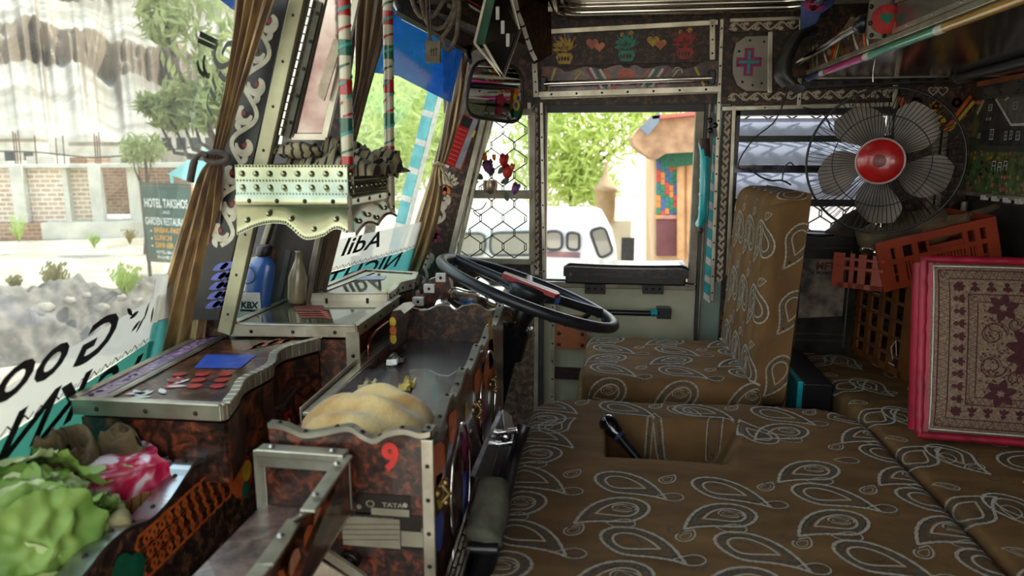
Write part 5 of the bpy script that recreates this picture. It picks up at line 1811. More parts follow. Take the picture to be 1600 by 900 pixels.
# ================================================================ HANGING BASKET
t = thing('hanging_basket', 'studded sheet metal basket with scalloped skirt hung by striped poles', 'basket', (-.51, 1.2, .95))
bx0, bx1, by0, by1, bz0, bz1 = -.595, -.412, 1.10, 1.33, .968, 1.082
fl = .018
def skirt(P0, P1, low, out, mb, nstud, seed=0):
    """one side: flat band with studs, belt, scalloped skirt; P0->P1 in plan"""
    P0, P1 = V(P0 + (0,)), V(P1 + (0,))
    d = (P1 - P0); L = d.length; d.normalize()
    n_ = V((d.y, -d.x, 0))
    if n_.dot(V(out + (0,))) < 0: n_ = -n_
    N = 60
    o = []
    def bump(t, z):
        return 0
    for i in range(N + 1):
        t_ = i / N
        zl = low(t_)
        for z, of in ((bz1, 0), (bz1 - .048, .002), (bz1 - .050, .006), (bz1 - .066, .006), (bz1 - .068, .004), (zl, .010)):
            o.append(P0 + d * (L * t_) + n_ * of + V((0, 0, z)))
    m6 = 6
    mb.add(o, [(i * m6 + j, (i + 1) * m6 + j, (i + 1) * m6 + j + 1, i * m6 + j + 1) for i in range(N) for j in range(m6 - 1)], 0, True)
    for r in range(2):
        for i in range(nstud):
            mb.dome(P0 + d * (L * (i + .5) / nstud) + n_ * .001 + V((0, 0, bz1 - .014 - .022 * r)), n_, .0052, .005, 10, 0)
    for r, z in enumerate((bz1 - .002, bz1 - .025, bz1 - .046)):
        for i in range(34): mb.dome(P0 + d * (L * (i + .5) / 34) + n_ * .001 + V((0, 0, z)), n_, .0019, .002, 6, 0)
    for i in range(4): mb.dome(P0 + d * (L * (i + .5) / 4) + n_ * .006 + V((0, 0, bz1 - .058)), n_, .004, .002, 8, 1)
    for i in range(46):
        t_ = (i + .5) / 46
        mb.dome(P0 + d * (L * t_) + n_ * .009 + V((0, 0, low(t_) + .003)), n_, .0026, .003, 6, 0)
    for i in range(5):
        t_ = (i + .5) / 5
        mb.dome(P0 + d * (L * t_) + n_ * .009 + V((0, 0, low(t_) + .016)), n_, .0048, .005, 8, 0)
low1 = lambda t_: .968 + .020 * math.sin(PI * min(1, t_ / .72) * 1.0) * (1 if t_ < .45 else max(0, 1 - (t_ - .45) * 6)) - .006 * math.sin(PI * max(0, (t_ - .5) / .28)) + (.006 if t_ > .8 else 0) * math.sin(PI * (t_ - .8) / .2)
mb = MB(); skirt((bx0 - .008, by0), (bx1, by0), low1, (0, -1), mb, 8); mb.build('front_panel', [STEEL, RIVET], t)
mb = MB(); skirt((bx1, by0), (bx1, by1), lambda t_: .966 + .012 * abs(math.sin(PI * t_ * 2)) + .012 * t_, (1, 0), mb, 9); mb.build('side_panel', [STEEL, RIVET], t)
mb = MB()
mb.box((bx0, by1 - .003, .985), (bx1, by1, bz1), 0).box((bx0 - .006, by0, .985), (bx0, by1, bz1), 0).box((bx0, by0 + .004, 1.01), (bx1 - .004, by1, 1.014), 0)
mb.build('inner_shell', [ALUD], t)
for nm, (xa, ya) in (('a', (541, by0 + .003)), ('b', (607, by1))):
    pX = -.415
    lo_ = V((px(541, 262, Y=by0 + .02).x, by0 + .02, .972)) if nm == 'a' else V((px(606, 215, Y=by1 - .02).x, by1 - .02, .99))
    hi_ = px(541, -30, Y=by0 + .02) if nm == 'a' else px(608, -30, Y=by1 - .02)
    hi_.z = ZC
    r_ = .0098 if nm == 'a' else .0092
    mb = MB().tube([lo_, hi_], r_, 16, 0)
    # tape wound round it in helical stripes
    ax_ = (hi_ - lo_); Lp = ax_.length; ax_.normalize()
    e1 = ax_.orthogonal().normalized(); e2 = ax_.cross(e1)
    def helix(z0, z1, m, dr, tw, wd):
        o = []; K = 40
        for i in range(K + 1):
            tt = i / K; an = tw * 2 * PI * tt + z0 * 20
            for s_ in (-.5, .5):
                zz = z0 + (z1 - z0) * tt + wd * s_
                o.append(lo_ + ax_ * (zz) + (e1 * math.cos(an) + e2 * math.sin(an)) * (r_ + dr))
        mb.add(o, [(2 * i, 2 * i + 2, 2 * i + 3, 2 * i + 1) for i in range(K)], m, True)
    z = .10 if nm == 'a' else .10
    k = 0
    while z < Lp - .02:
        mb.tube([lo_ + ax_ * z, lo_ + ax_ * (z + .024)], r_ + .0006, 16, (1, 2)[k % 2])
        helix(z - .004, z + .020, 3, .0012, 1.0, .005)
        helix(z + .026, z + .048, 1 + (k + 1) % 2, .0010, 1.0, .004)
        z += .060; k += 1
    mb.build('striped_pole', [M('cream_enamel', (196, 190, 164), .3, 0, (170, 162, 138), 12, coat=.4), M('pole_red', (176, 34, 30), .3, 0, (150, 26, 24), 20, coat=.4), M('pole_green', (16, 96, 66), .3, 0, (12, 76, 54), 20, coat=.4), M('pole_turquoise', (60, 156, 146), .3, 0, (44, 130, 124), 20)], t)
# striped rag stuffed in the basket
m_ = bpy.data.materials.new('striped_cotton')
m_.use_nodes = True
n, l = m_.node_tree.nodes, m_.node_tree.links
b_ = n['Principled BSDF']; b_.inputs['Roughness'].default_value = .9
tc_ = n.new('ShaderNodeTexCoord'); wv_ = n.new('ShaderNodeTexWave'); wv_.inputs['Scale'].default_value = 22; wv_.inputs['Distortion'].default_value = 3; wv_.inputs['Detail Scale'].default_value = .6; wv_.inputs['Detail'].default_value = 1
cr_ = n.new('ShaderNodeValToRGB'); e_ = cr_.color_ramp.elements
e_[0].position = .18; e_[0].color = lin((36, 34, 36)); e_[1].position = .32; e_[1].color = lin((150, 140, 112)); x_ = e_.new(.72); x_.color = lin((160, 146, 104)); x_ = e_.new(.8); x_.color = lin((84, 80, 70)); x_ = e_.new(.9); x_.color = lin((150, 140, 112))
l.new(tc_.outputs['Object'], wv_.inputs[0]); l.new(wv_.outputs[0], cr_.inputs[0]); l.new(cr_.outputs[0], b_.inputs['Base Color'])
rnd = random.Random(3)
def ragf(u, v):
    x = bx0 + .02 + (bx1 - bx0 + .012) * u; y = by0 + .03 + (by1 - by0 + .0) * v
    k = math.sin(PI * min(1, max(0, u))) ** .4 * math.sin(PI * min(1, max(0, v))) ** .4
    return V((x + .012 * noise.noise(V((u * 5, v * 5, 2))), y, 1.055 + .05 * k + .030 * noise.noise(V((u * 6, v * 5, 1))) * k + .02 * noise.noise(V((u * 15, v * 11, 5))) * k + .010 * u))
mb = MB().grid(ragf, 80, 70)
mb.ball((bx1 + .004, by1 - .02, 1.085), .028, 20, 0, (.8, 1, 1), .6, 4)
mb.ball((bx0 + .07, by0 + .06, 1.105), .022, 20, 0, (2.0, 1, .6), .6, 9)
tag(mb.build('striped_rag', [m_]), 'crumpled dark striped cloth stuffed in the hanging metal basket', 'cloth')

# ================================================================ HEADER STUFF ABOVE FAR PANE
mb = MB()
mb.prism([px(700, -20, Y=1.7), px(860, -20, Y=2.38), px(862, 85, Y=2.38), px(835, 100, Y=2.38), px(735, 60, Y=2.2), px(660, 10, Y=1.7)], (-.02, .01, .02), 0)
trim(mb, [TORTD], 0)
mb = MB()
for (a, b, ww) in ((px(655, 0, Y=1.75), px(728, 78, Y=2.28), .012), (px(700, 8, Y=1.8), px(778, 88, Y=2.3), .010)):
    mb.bar(a, b, ww, ww, (0, 0, 1), 0)
trim(mb, [ALU])
t = thing('header_box', 'printed box with yellow and green lettering in the top corner above the far windshield pane', 'box', px(730, 60, Y=1.9))
q4 = [px(700, -10, Y=1.85), px(775, -10, Y=2.0), px(790, 70, Y=2.05), px(706, 22, Y=1.9)]
mb = MB().prism(q4, (0, .03, 0), 0)
fr = Fr(q4[3], q4[2] - q4[3], q4[0] - q4[3])
if fr.n.y > 0: fr.n = -fr.n
for k in range(5): stroke(mb, fr, [(.01 + k * .028, .012), (.028 + k * .028, .030)], .012, 1 + k % 2, .001)
stroke(mb, fr, [(0, .045), (.15, .045)], .006, 3, .001)
stroke(mb, fr, [(0, .056), (.15, .056)], .004, 4, .001)
flower(mb, fr, .10, .09, .02, 5, 3)
mb.build('printed_side', [TORT, YELLOW, M('mustard_paint', (176, 150, 60), .4, 0, (140, 116, 40), 30), WHITEP, RED, PINK], t)
# hanging mirrored case with green sides
t = thing('hanging_glass_case', 'narrow hanging glass case with a green side panel and chrome edges', 'case', px(785, 120, Y=1.75))
a = [px(762, -15, Y=1.72), px(742, 68, Y=1.72), px(786, 121, Y=1.72), px(812, 48, Y=1.86), px(796, -15, Y=1.86)]
mb = MB().prism([a[0], px(776, -15, Y=1.72), px(757, 70, Y=1.72), a[1]], (0, .01, 0), 0)
mb.build('green_panel', [M('bottle_green_paint', (14, 84, 52), .3, 0, (10, 66, 42), 20, coat=.4)], t)
mb = MB().prism([px(776, -15, Y=1.725), px(757, 70, Y=1.725), px(786, 118, Y=1.725), a[3], a[4]], (0, .004, 0), 0)
mb.build('mirror_pane', [M('hanging_mirror', (120, 118, 116), .12, .9, (90, 88, 88), 9)], t)
mb = MB()
for p_, q_ in ((a[0], a[1]), (a[1], a[2]), (a[2], a[3]), (a[3], a[4]), (px(757, 70, Y=1.72), a[2])): mb.bar(p_, q_, .006, .012, (0, 1, 0), 0)
mb.build('edge', [ALU], t)
mb = MB()
for x, y in ((778, 20), (786, 42), (794, 62)):
    mb = MB()
    p_ = px(x, y, Y=1.715); mb.box((p_.x - .005, 1.712, p_.z - .016), (p_.x + .004, 1.716, p_.z + .014), 0)
    mb.build('white_tab', [WHITEP], t, bevel=.002)
# interior mirror
t = thing('rear_view_mirror', 'wide rounded rear view mirror hanging in the corner by the door', 'mirror', px(770, 190, Y=2.0))
def rrect(pts, k=5):
    out = []
    n = len(pts)
    for i in range(n):
        p, c, q = V(pts[i - 1]), V(pts[i]), V(pts[(i + 1) % n])
        r = .35 * min((p - c).length, (q - c).length)
        a, b = c + (p - c).normalized() * r, c + (q - c).normalized() * r
        for j in range(k + 1):
            s = j / k
            out.append(a * (1 - s) ** 2 + c * 2 * s * (1 - s) + b * s * s)
    return out
mp = rrect([px(740, 92, Y=1.92), px(816, 104, Y=2.06), px(816, 194, Y=2.06), px(724, 180, Y=1.90)])
mb = MB().tube(mp, .005, 8, 0, closed=True)
mb.prism([p + V((0, .006, 0)) for p in mp], (0, .012, 0), 0)
mb.build('housing', [M('dull_black_housing', (54, 50, 48), .45, .1, (36, 34, 32), 20)], t)
mb = MB().prism([p + V((0, .0, 0)) for p in mp], (0, .003, 0), 0)
mb.build('mirror_glass', [M('mirror_silver', (222, 222, 222), .02, 1.0, (214, 214, 214), 5)], t)
fr = Fr(px(806, 160, Y=2.035), V((1, .9, 0)), V((0, 0, 1)))
mb = MB()
mb.build('butterfly_sticker', [YELLOW], t) if False else None
mb2 = [(0, -.03, .010, 1), (0, -.008, .012, 0), (0, .012, .011, 0), (0, .028, .008, 2), (-.003, -.008, .006, 3), (.004, .012, .005, 3)]
for k, (a, b, r, m) in enumerate(mb2): disc(mb, fr, a, b, r, m, .003 + .0005 * k, 12, 1.3)
mb.build('sticker', [YELLOW, GREEN, ORANGE, BLUE], t)
mb = MB()
f2 = Fr(px(782, 156, Y=1.995), V((1, .9, 0)), V((0, 0, 1)))
flower(mb, f2, 0, .0, .018, 4, 4, 5, .003)
flower(mb, f2, -.005, -.03, .013, 4, 4, 5, .003)
mb.build('sticker', [YELLOW, GREEN, ORANGE, BLUE, M('crimson_sticker', (150, 40, 60), .4, 0, (120, 30, 46), 40)], t)
MB().tube([px(735, 95, Y=1.98), px(732, 80, Y=2.1), px(745, 60, Y=2.3)], .006, 8, 0).build('arm', BLACKP, t)
# chain of flat links
t = thing('link_chain', 'chain of flat pale metal links hanging at the left edge of the door header', 'chain', px(835, 90, Y=2.0))
pth = [px(x, y, Y=2.0) for x, y in ((803, -12), (809, 20), (818, 42), (824, 62), (830, 80), (838, 96))]
for a, b in zip(pth[:-1], pth[1:]):
    mb = MB().bar(a, a.lerp(b, .9), .012, .003, (0, 1, 0), 0)
    mb.dome(b + V((0, -.002, 0)), (0, -1, 0), .003, .002, 8, 1)
    mb.build('link', [M('pale_zinc', (176, 170, 160), .45, .5, (150, 144, 134), 20), RIVET], t, bevel=.001)
# ropes, prayer tag
ROPE = M('dusty_rope', (112, 100, 84), .9, 0, (74, 64, 54), 120, .8, 200)
for i, (pts, lab) in enumerate((([(640, -12), (650, 16), (662, 28), (678, 24), (690, 6), (700, -12)], 'dusty rope loop hanging from the header, leftmost'), ([(655, -12), (668, 36), (690, 44), (706, 22), (712, -12)], 'dusty rope loop hanging lower in the middle of the header'), ([(690, 60), (704, 40), (712, 14), (714, -12)], 'rope end rising to the roof beside the small tag'), ([(690, 60), (700, 78), (712, 60), (716, 30), (718, -12)], 'rope twisted down beside the small tag'))):
    mb = MB().tube(cat_rom([px(x, y, Y=1.50) for x, y in pts], 6), .0048, 8, 0)
    tag(mb.build('rope', [ROPE]), lab, 'rope')
t = thing('wooden_tag', 'small grey wooden tag with dark letters hanging on a cord before the blue film', 'tag', px(678, 98, Y=1.49))
c_ = [px(664, 62, Y=1.49), px(688, 64, Y=1.49), px(687, 98, Y=1.49), px(665, 97, Y=1.49)]
mb = MB().prism(c_, (0, .012, 0), 0)
fr = Fr(px(678, 86, Y=1.488), V((1, 0, 0)), V((0, 0, 1)))
for k in (-.005, 0, .005): stroke(mb, fr, [(k, -.002), (k, .014)], .0018, 1, .001)
stroke(mb, fr, [(-.008, .008), (.008, .012)], .0016, 1, .001)
mb.build('block', [M('grey_driftwood', (128, 116, 96), .8, 0, (96, 86, 70), 30, .4), BLACKP], t, bevel=.002)
MB().tube([px(672, 62, Y=1.495), px(667, 20, Y=1.495), px(667, -14, Y=1.495)], .0035, 8, 0).build('cord', [M('brown_cord', (96, 70, 52), .8, 0, (66, 48, 36), 80)], t)
MB().tube([px(674, 64, Y=1.49), px(671, -14, Y=1.49)], .0016, 6, 0).build('cord', [BLACKP], t)
mb = MB().tube(cat_rom([px(x, y, Y=2.15) for x, y in ((722, 72), (724, 92), (723, 110), (724, 126))], 4), .005, 8, 0)
tag(mb.build('orange_tassel', [M('orange_cord', (160, 98, 66), .8, 0, (110, 64, 44), 90, .5)]), 'thin orange twisted tassel hanging in front of the far curtain top', 'tassel')
mb = MB().tube(cat_rom([px(x, y, Y=2.2) for x, y in ((720, 66), (730, 62), (738, 76), (730, 90), (736, 100))], 4), .004, 8, 0)
tag(mb.build('dark_knot', [M('black_cord', (34, 30, 30), .8, 0, (20, 18, 18), 90)]), 'dark knotted cord beside the orange tassel', 'cord')
# flowers in pot on the quarter window rail
t = thing('flower_pot', 'little silver pot of red, orange and purple artificial flowers on the mesh window rail', 'flower pot', px(768, 300, Y=2.33))
mb = MB().lathe([(0, 0), (.016, 0), (.022, .01), (.025, .03), (.022, .042), (.024, .045), (.020, .043), (0, .038)], px(766, 303, Y=2.33), (0, 0, 1), 20, 0)
mb.build('pot', [M('hammered_silver', (180, 160, 140), .3, .7, (120, 106, 90), 60)], t)
FM = {'r': M('silk_red', (196, 44, 36), .7, 0, (150, 26, 26), 30), 'o': M('silk_orange', (222, 128, 48), .7, 0, (190, 96, 40), 30), 'p': M('silk_purple', (118, 72, 118), .7, 0, (84, 46, 90), 30)}
for x, y, k, s_ in ((757, 246, 'o', .012), (763, 262, 'p', .020), (787, 252, 'r', .018), (793, 270, 'r', .021), (772, 246, 'o', .008), (805, 296, 'p', .016), (800, 262, 'o', .010)):
    p_ = px(x, y, Y=2.32)
    base = p_ - V((0, 0, s_ * 1.2))
    ax_ = V(((x - 775) * .012, -.45, 1)).normalized()
    mb = MB().lathe([(.003, -s_ * 1.2), (s_ * .7, -s_ * .4), (s_ * .85, s_ * .3), (s_ * .7, s_), (s_ * .45, s_ * .5), (s_ * .2, 0)], p_, ax_, 10, 0)
    for j in range(5):
        an = j * 2 * PI / 5
        e1 = ax_.orthogonal().normalized(); e2 = ax_.cross(e1)
        dd = e1 * math.cos(an) + e2 * math.sin(an)
        mb.add([p_ + dd * s_ * .6 + ax_ * s_ * .4, p_ + dd * s_ * .9 + ax_ * s_ * 1.35 + ax_.cross(dd) * s_ * .0, p_ + dd * s_ * .75 + ax_.cross(dd) * s_ * .6 + ax_ * s_ * .8], [(0, 1, 2)], 0)
        mb.add([p_ + dd * s_ * .6 + ax_ * s_ * .4, p_ + dd * s_ * .75 - ax_.cross(dd) * s_ * .6 + ax_ * s_ * .8, p_ + dd * s_ * .9 + ax_ * s_ * 1.35], [(0, 1, 2)], 0)
    mb.build('flower', [FM[k]], t)
for x, y, a in ((755, 280, 2.6), (765, 276, 1.2), (782, 286, .4), (790, 300, -1.2), (748, 284, 3.3), (778, 272, .9)):
    mb = MB()
    fr = Fr(px(x, y, Y=2.325), V((1, -.3, 0)), V((0, .3, 1)))
    petal(mb, fr, 0, 0, a, .034, .020, 0, 0)
    mb.build('leaf', [M('dark_silk_leaf', (44, 76, 40), .6, 0, (28, 54, 28), 40)], t)
# dark wire dangling below rail
mb = MB().tube(cat_rom([px(x, y, Y=2.35) for x, y in ((760, 316), (753, 326), (740, 330), (748, 338), (752, 334))], 4), .002, 6, 0)
tag(mb.build('loose_wire', BLACKP), 'short loose dark wire hanging under the mesh window rail', 'wire')

# ================================================================ DOOR CUSHION
t = thing('arm_cushion', 'black padded arm cushion with pale worn top on the door sill', 'cushion', (.07, 2.38, .667))
a, b = px(884, 443, Y=2.38), px(1070, 441, Y=2.38)
mb = MB().box((a.x, 2.345, .668), (b.x, 2.435, .700), 0)
mb.build('base', BLACKP, t, bevel=.006)
zt_ = px(970, 409, Y=2.38).z
mb = MB().grid(lambda u, v: V((a.x - .006 + (b.x - a.x + .012) * u, 2.335 + .11 * (.5 - .5 * math.cos(PI * min(1, max(0, (v - .15) / .7)))), .695 + (zt_ - .695) * min(1, math.sin(PI * min(1, max(0, v))) * 2.2) * (1 - .10 * math.sin(PI * u)) * (1 - .3 * max(0, abs(u - .5) - .46) / .04))), 40, 20)
mb.build('pad', [M('black_checked_vinyl', (40, 34, 34), .3, 0, (26, 22, 22), 30, .3, 60, coat=.4)], t)
mb = MB().grid(lambda u, v: V((a.x + .004 + (b.x - a.x - .008) * u, 2.352 + .075 * v, zt_ + .001 - .006 * math.sin(PI * u) + .0015 * math.sin(40 * u) - .004 * (1 - v))), 40, 6)
mb.build('worn_top', [M('worn_white_vinyl', (206, 196, 190), .4, 0, (150, 140, 136), 30)], t)

# ================================================================ ROOF LAMP PANEL
t = thing('roof_panel', 'mirror-polished roof panel with rounded chrome rim over the door', 'panel', (.22, 2.2, ZC - .03))
r0, r1 = px(868, 24, Z=1.535), px(1245, 22, Z=1.535)
rx0, rx1, ry1 = -.165, .60, 2.34
ring = []
for (cx_, cy_, a0_) in ((rx1 - .08, ry1 - .06, 0), (rx0 + .08, ry1 - .06, .5), (rx0 + .08, 1.75, 1.0), (rx1 - .08, 1.75, 1.5)):
    for k in range(7):
        an = (a0_ + k / 12) * PI
        ring.append(V((cx_ + .08 * math.cos(an), cy_ + .06 * math.sin(an), 1.535)))
MB().tube(ring, .012, 10, 0, closed=True).build('rim', [CHROME], t)
MB().tube([V((p.x * .94 + .013, (p.y - 2.05) * .88 + 2.05, 1.545)) for p in ring], .006, 8, 0, closed=True).build('inner_rim', [CHROME], t)
mb = MB().prism([p + V((0, 0, .015)) for p in ring], (0, 0, .006), 0)
for k in range(9): mb.dome((rx0 + .06 + k * .08, ry1 - .035, 1.548), (0, 0, -1), .005, .004, 8, 1)
mb.build('polished_sheet', [CHROME, RIVETL], t)
mb = MB()
for k, yy in enumerate((2.36, 1.70)): mb.box((-.3, yy, ZC - .016), (XR, yy + .02, ZC), 0)
trim(mb, [ALU])

# ================================================================ OVERHEAD SHELF ALONG THE REAR WALL
sx, sz, sy0, sy1 = .585, 1.318, .45, 2.26
t = thing('overhead_shelf', 'long overhead shelf with multicoloured tube edge, painted scallop board and chrome rod', 'shelf', (.85, 1.3, sz))
mb = MB().box((sx + .01, sy0, sz), (XR, sy1, sz + .008), 0)
mb.box((sx + .002, sy0, sz - .002), (sx + .012, sy1, sz + .05), 1)
mb.box((sx + .002, sy1 - .01, sz - .002), (XR, sy1, sz + .05), 1)
mb.build('shelf_board', [M('mirror_lilac_sheet', (150, 136, 144), .12, .9, (110, 84, 100), 5), ALU], t)
cols = [(2.26, 2.17, 'b'), (2.17, 2.15, 'w'), (2.15, 1.86, 'p'), (1.86, 1.83, 'w'), (1.83, 1.50, 'g'), (1.50, 1.47, 'w'), (1.47, .95, 'y'), (.95, .92, 'w'), (.92, .45, 'b')]
# match the seams seen in the photo
seams = [px(x, y, X=sx).y for x, y in ((1352, 92), (1375, 83), (1460, 52), (1480, 43))]
yl = [sy1] + [px(1283, 117, X=sx).y, px(1290, 113, X=sx).y, seams[0] * 1.0, px(1361, 88, X=sx).y, px(1464, 48, X=sx).y, px(1477, 42, X=sx).y, .60, .57, .45]
mb = MB()
for (a, b, m) in zip(yl[:-1], yl[1:], (2, 4, 0, 4, 1, 4, 3, 4, 0)): mb.tube([(sx, a, sz), (sx, b, sz)], .0085, 12, m, caps=False)
mb.build('coloured_tube', [M('magenta_tape', (196, 44, 128), .25, 0, (170, 34, 108), 12, coat=.5), M('sea_green_tape', (60, 156, 128), .25, 0, (44, 132, 106), 12, coat=.5), M('blue_edge_tape', (60, 96, 176), .25, 0, (44, 78, 150), 12, coat=.5), M('ochre_tape', (176, 138, 60), .25, 0, (150, 112, 44), 12, coat=.5), WHITEP], t)
# scalloped board on the front
tp = cat_rom([(y_, z_, 0) for y_, z_ in ((2.24, .045), (2.20, .085), (2.15, .078), (2.08, .075), (2.02, .105), (1.99, .085), (1.95, .095), (1.90, .11), (1.84, .085), (1.78, .09), (1.74, .12), (1.70, .13))], 5)
mb = MB().prism([(sx - .002, 2.24, sz + .012)] + [(sx - .002, p.x, sz + p.y) for p in tp] + [(sx - .002, 1.70, sz + .012)], (.006, 0, 0), 0, 1)
fr = Fr(V((sx - .002, 1.70, sz + .012)), V((0, 1, 0)), V((0, 0, 1)))
fr.n = V((-1, 0, 0))
for k, (y_, dy_, m) in enumerate(((2.20, .02, 2), (2.18, .02, 3), (2.16, .02, 4), (2.05, -.05, 5), (2.03, -.05, 6), (2.01, -.05, 2), (1.99, -.05, 3), (1.78, .04, 6), (1.76, .04, 4))):
    stroke(mb, fr, [(y_ - 1.70, 0.002), (y_ - 1.70 + dy_, .075)], .010, m, .001)
for (y_) in (2.12, 1.88):
    stroke(mb, fr, [(y_ - 1.70 - .05, .01), (y_ - 1.70 - .02, .035), (y_ - 1.70, .06), (y_ - 1.70 + .02, .065), (y_ - 1.70 + .03, .045)], .010, 7, .001)
mb.build('scallop_board', [TORT, ACRYL, YELLOW, GREEN, WHITEP, RED, ORANGE, CREAMV], t)
mb = MB().box((sx - .008, .45, sz + .010), (sx + .002, 2.25, sz + .022), 0)
mb.build('lower_strip', [ALU], t, bevel=.001)
MB().tube([(sx - .035, 2.24, sz + .045), (sx - .035, 1.73, sz + .062)], .0085, 14, 0).build('rod', CHROME, t)
e_ = V((sx - .033, 1.72, sz + .062))
MB().ball(e_, .021, 12, 0, (1, 1.3, 1)).build('rod_end', BLACKP, t)
# square plate with a painted red flower
pl4 = [px(x, y, Y=1.64) for x, y in ((1362, -12), (1412, -12), (1409, 60), (1354, 60))]
mb = MB().prism(pl4, (0, .01, 0), 0)
fr = Fr(px(1385, 30, Y=1.638), V((1, 0, 0)), V((0, 0, 1)))
disc(mb, fr, 0, 0, .030, 1, .001, 20); heart(mb, fr, 0, 0.002, .014, 2, .0016)
for x, y in ((1362, 10), (1360, 36), (1362, 55), (1382, 56), (1401, 56)): mb.dome(px(x, y, Y=1.638), (0, -1, 0), .005, .003, 8, 3)
mb.build('flower_plate', [M('grey_bracket_plate', (128, 122, 112), .35, .6, (100, 94, 86), 10), RED, GREEN, RIVET], t, bevel=.001)
mb = MB().box((sx, .45, sz + .03), (sx + .012, 1.62, sz + .17), 0)
mb.box((sx - .006, .45, sz + .024), (sx + .0, 1.62, sz + .034), 1).box((sx - .006, .45, sz + .085), (sx + .0, 1.62, sz + .093), 1)
rivets(mb, (sx - .007, .5, sz + .029), (sx - .007, 1.6, sz + .029), 10, (-1, 0, 0), .004, 2)
mb.build('front_panel', [M('polished_panel', (140, 136, 132), .18, .85, (104, 98, 96), 8), ALU, RIVETL], t)
# blue & pink painted flap at far end top
mb = MB().prism([px(x, y, Y=2.3) for x, y in ((1252, -8), (1310, -8), (1300, 10), (1282, 22), (1276, 36), (1262, 42), (1256, 52), (1252, 50))], (0, .006, 0), 0)
fr = Fr(px(1275, 12, Y=2.298), V((1, 0, 0)), V((0, 0, 1)))
for k in range(5): petal(mb, fr, -.01, -.01, .4 + k * .5, .04, .012, 1, .001)
tag(mb.build('painted_flap', [M('periwinkle_paint', (84, 100, 160), .4, 0, (66, 80, 136), 20), PINK]), 'blue scalloped flap with pink flower beneath the roof at the shelf end', 'panel')
# perforated angle and black tube under shelf
mb = MB()
a, b = px(1256, 133, Y=2.36), px(1490, 122, Y=2.36)
mb.bar(a, b, .03, .022, (0, 0, 1), 0)
for k in range(9):
    p_ = a.lerp(b, (k + .5) / 9) + V((0, -.0155, 0))
    mb.box((p_.x - .012, p_.y - .001, p_.z - .005), (p_.x + .012, p_.y + .001, p_.z + .005), 1)
trim(mb, [GREYP, BLACKP])
mb = MB().tube([px(1497, 122, Y=2.2), px(1620, 92, Y=1.75)], .012, 12, 0)
mb.tube([px(1494, 122, Y=2.22), px(1500, 121, Y=2.19)], .018, 12, 0)
tag(mb.build('black_rail', [M('black_painted_tube', (60, 56, 54), .4, .2, (40, 38, 36), 20)]), 'dark tube rail above the house picture', 'rail')
mb = MB()
a, b = V((1.10, 2.34, 1.268)), V((1.10, .9, 1.275))
mb.box((1.085, .9, 1.255), (1.118, 2.34, 1.295), 0)
for k in range(16):
    mb.dome((1.085, 1.0 + k * .085, 1.285), (-1, 0, 0), .006, .004, 8, 1)
    mb.dome((1.085, 1.0 + k * .085, 1.264), (-1, 0, 0), .006, .004, 8, 1)
trim(mb, [M('scuffed_tin', (150, 144, 138), .22, .85, (104, 98, 94), 12), BLACKP])
mb = MB().tube([px(1364, 107, Y=2.1), px(1364, 128, Y=2.1)], .0015, 6, 0)
tag(mb.build('wire_hook', [CHROME]), 'tiny bright wire hook hanging under the overhead shelf', 'hook')

# black horn shaped lamp and its cable
t = thing('curved_fan_shade', 'curved black plastic shade hanging beside the shelf end', 'shade', px(1225, 140, Y=2.2))
def hornf(u, v):
    a = PI * (.15 + 1.1 * u)
    p0 = cat_rom([px(x, y, Y=2.2) for x, y in ((1262, 50), (1238, 56), (1222, 75), (1208, 100), (1204, 125), (1216, 142))], 4)
    i = min(int(v * (len(p0) - 1)), len(p0) - 2); k = v * (len(p0) - 1) - i
    c_ = p0[i].lerp(p0[i + 1], k)
    r = .026 + .034 * v
    return c_ + V((.035 * (1 - math.cos(a)) * (.4 + .6 * v), -r * math.sin(a) * 1.0, .012 * math.sin(a)))
MB().grid(hornf, 24, 30).build('shell', [M('satin_black_plastic', (48, 44, 44), .4, 0, (32, 30, 30), 14)], t)
mb = MB()
mb.tube(cat_rom([px(x, y, Y=2.36) for x, y in ((1229, 130), (1228, 150), (1210, 190), (1180, 215), (1158, 245), (1155, 262), (1175, 266))], 6), .0022, 6, 0)
mb.tube(cat_rom([px(x, y, Y=2.36) for x, y in ((1255, 168), (1272, 172), (1288, 180), (1298, 200), (1302, 206))], 6), .0022, 6, 0)
mb.tube(cat_rom([px(x, y, Y=2.355) for x, y in ((1170, 262), (1188, 276), (1205, 282), (1222, 282), (1236, 289))], 6), .003, 6, 0)
mb.tube(cat_rom([px(x, y, Y=2.355) for x, y in ((1222, 281), (1226, 262), (1234, 254), (1240, 258))], 5), .0022, 6, 0)
tag(mb.build('cable', [BLACKP]), 'thin black cable looping down across the rear side window', 'cable')

# ================================================================ FAN
t = thing('fan', 'black wire cage fan with grey blades and red domed centre', 'fan', px(1370, 355, Y=2.05))
fc = px(1378, 252, Y=1.98)
fn = (CAM - fc); fn.z = 0; fn = (fn.normalized() + V((-.12, 0, .02))).normalized()
fu = V((0, 0, 1)).cross(fn).normalized(); fv = fn.cross(fu)
R = .186
def fp(a, r, h): return fc + (fu * math.cos(a) + fv * math.sin(a)) * r + fn * h
CAGE = M('black_wire_enamel', (38, 36, 36), .35, .4, (24, 24, 24), 40)
mb = MB()
mb.tube([fp(2 * PI * i / 72, R, 0) for i in range(72)], .0032, 8, 0, closed=True)
mb.tube([fp(2 * PI * i / 60, R * .62, .030) for i in range(60)], .0014, 5, 0, closed=True)
for i in range(84):
    a = 2 * PI * i / 84
    sw = .10
    mb.tube([fp(a + sw, .055, .040), fp(a + sw * .6, R * .62, .031), fp(a + sw * .2, R * .9, .014), fp(a, R, 0)], .0010, 4, 0, caps=False)
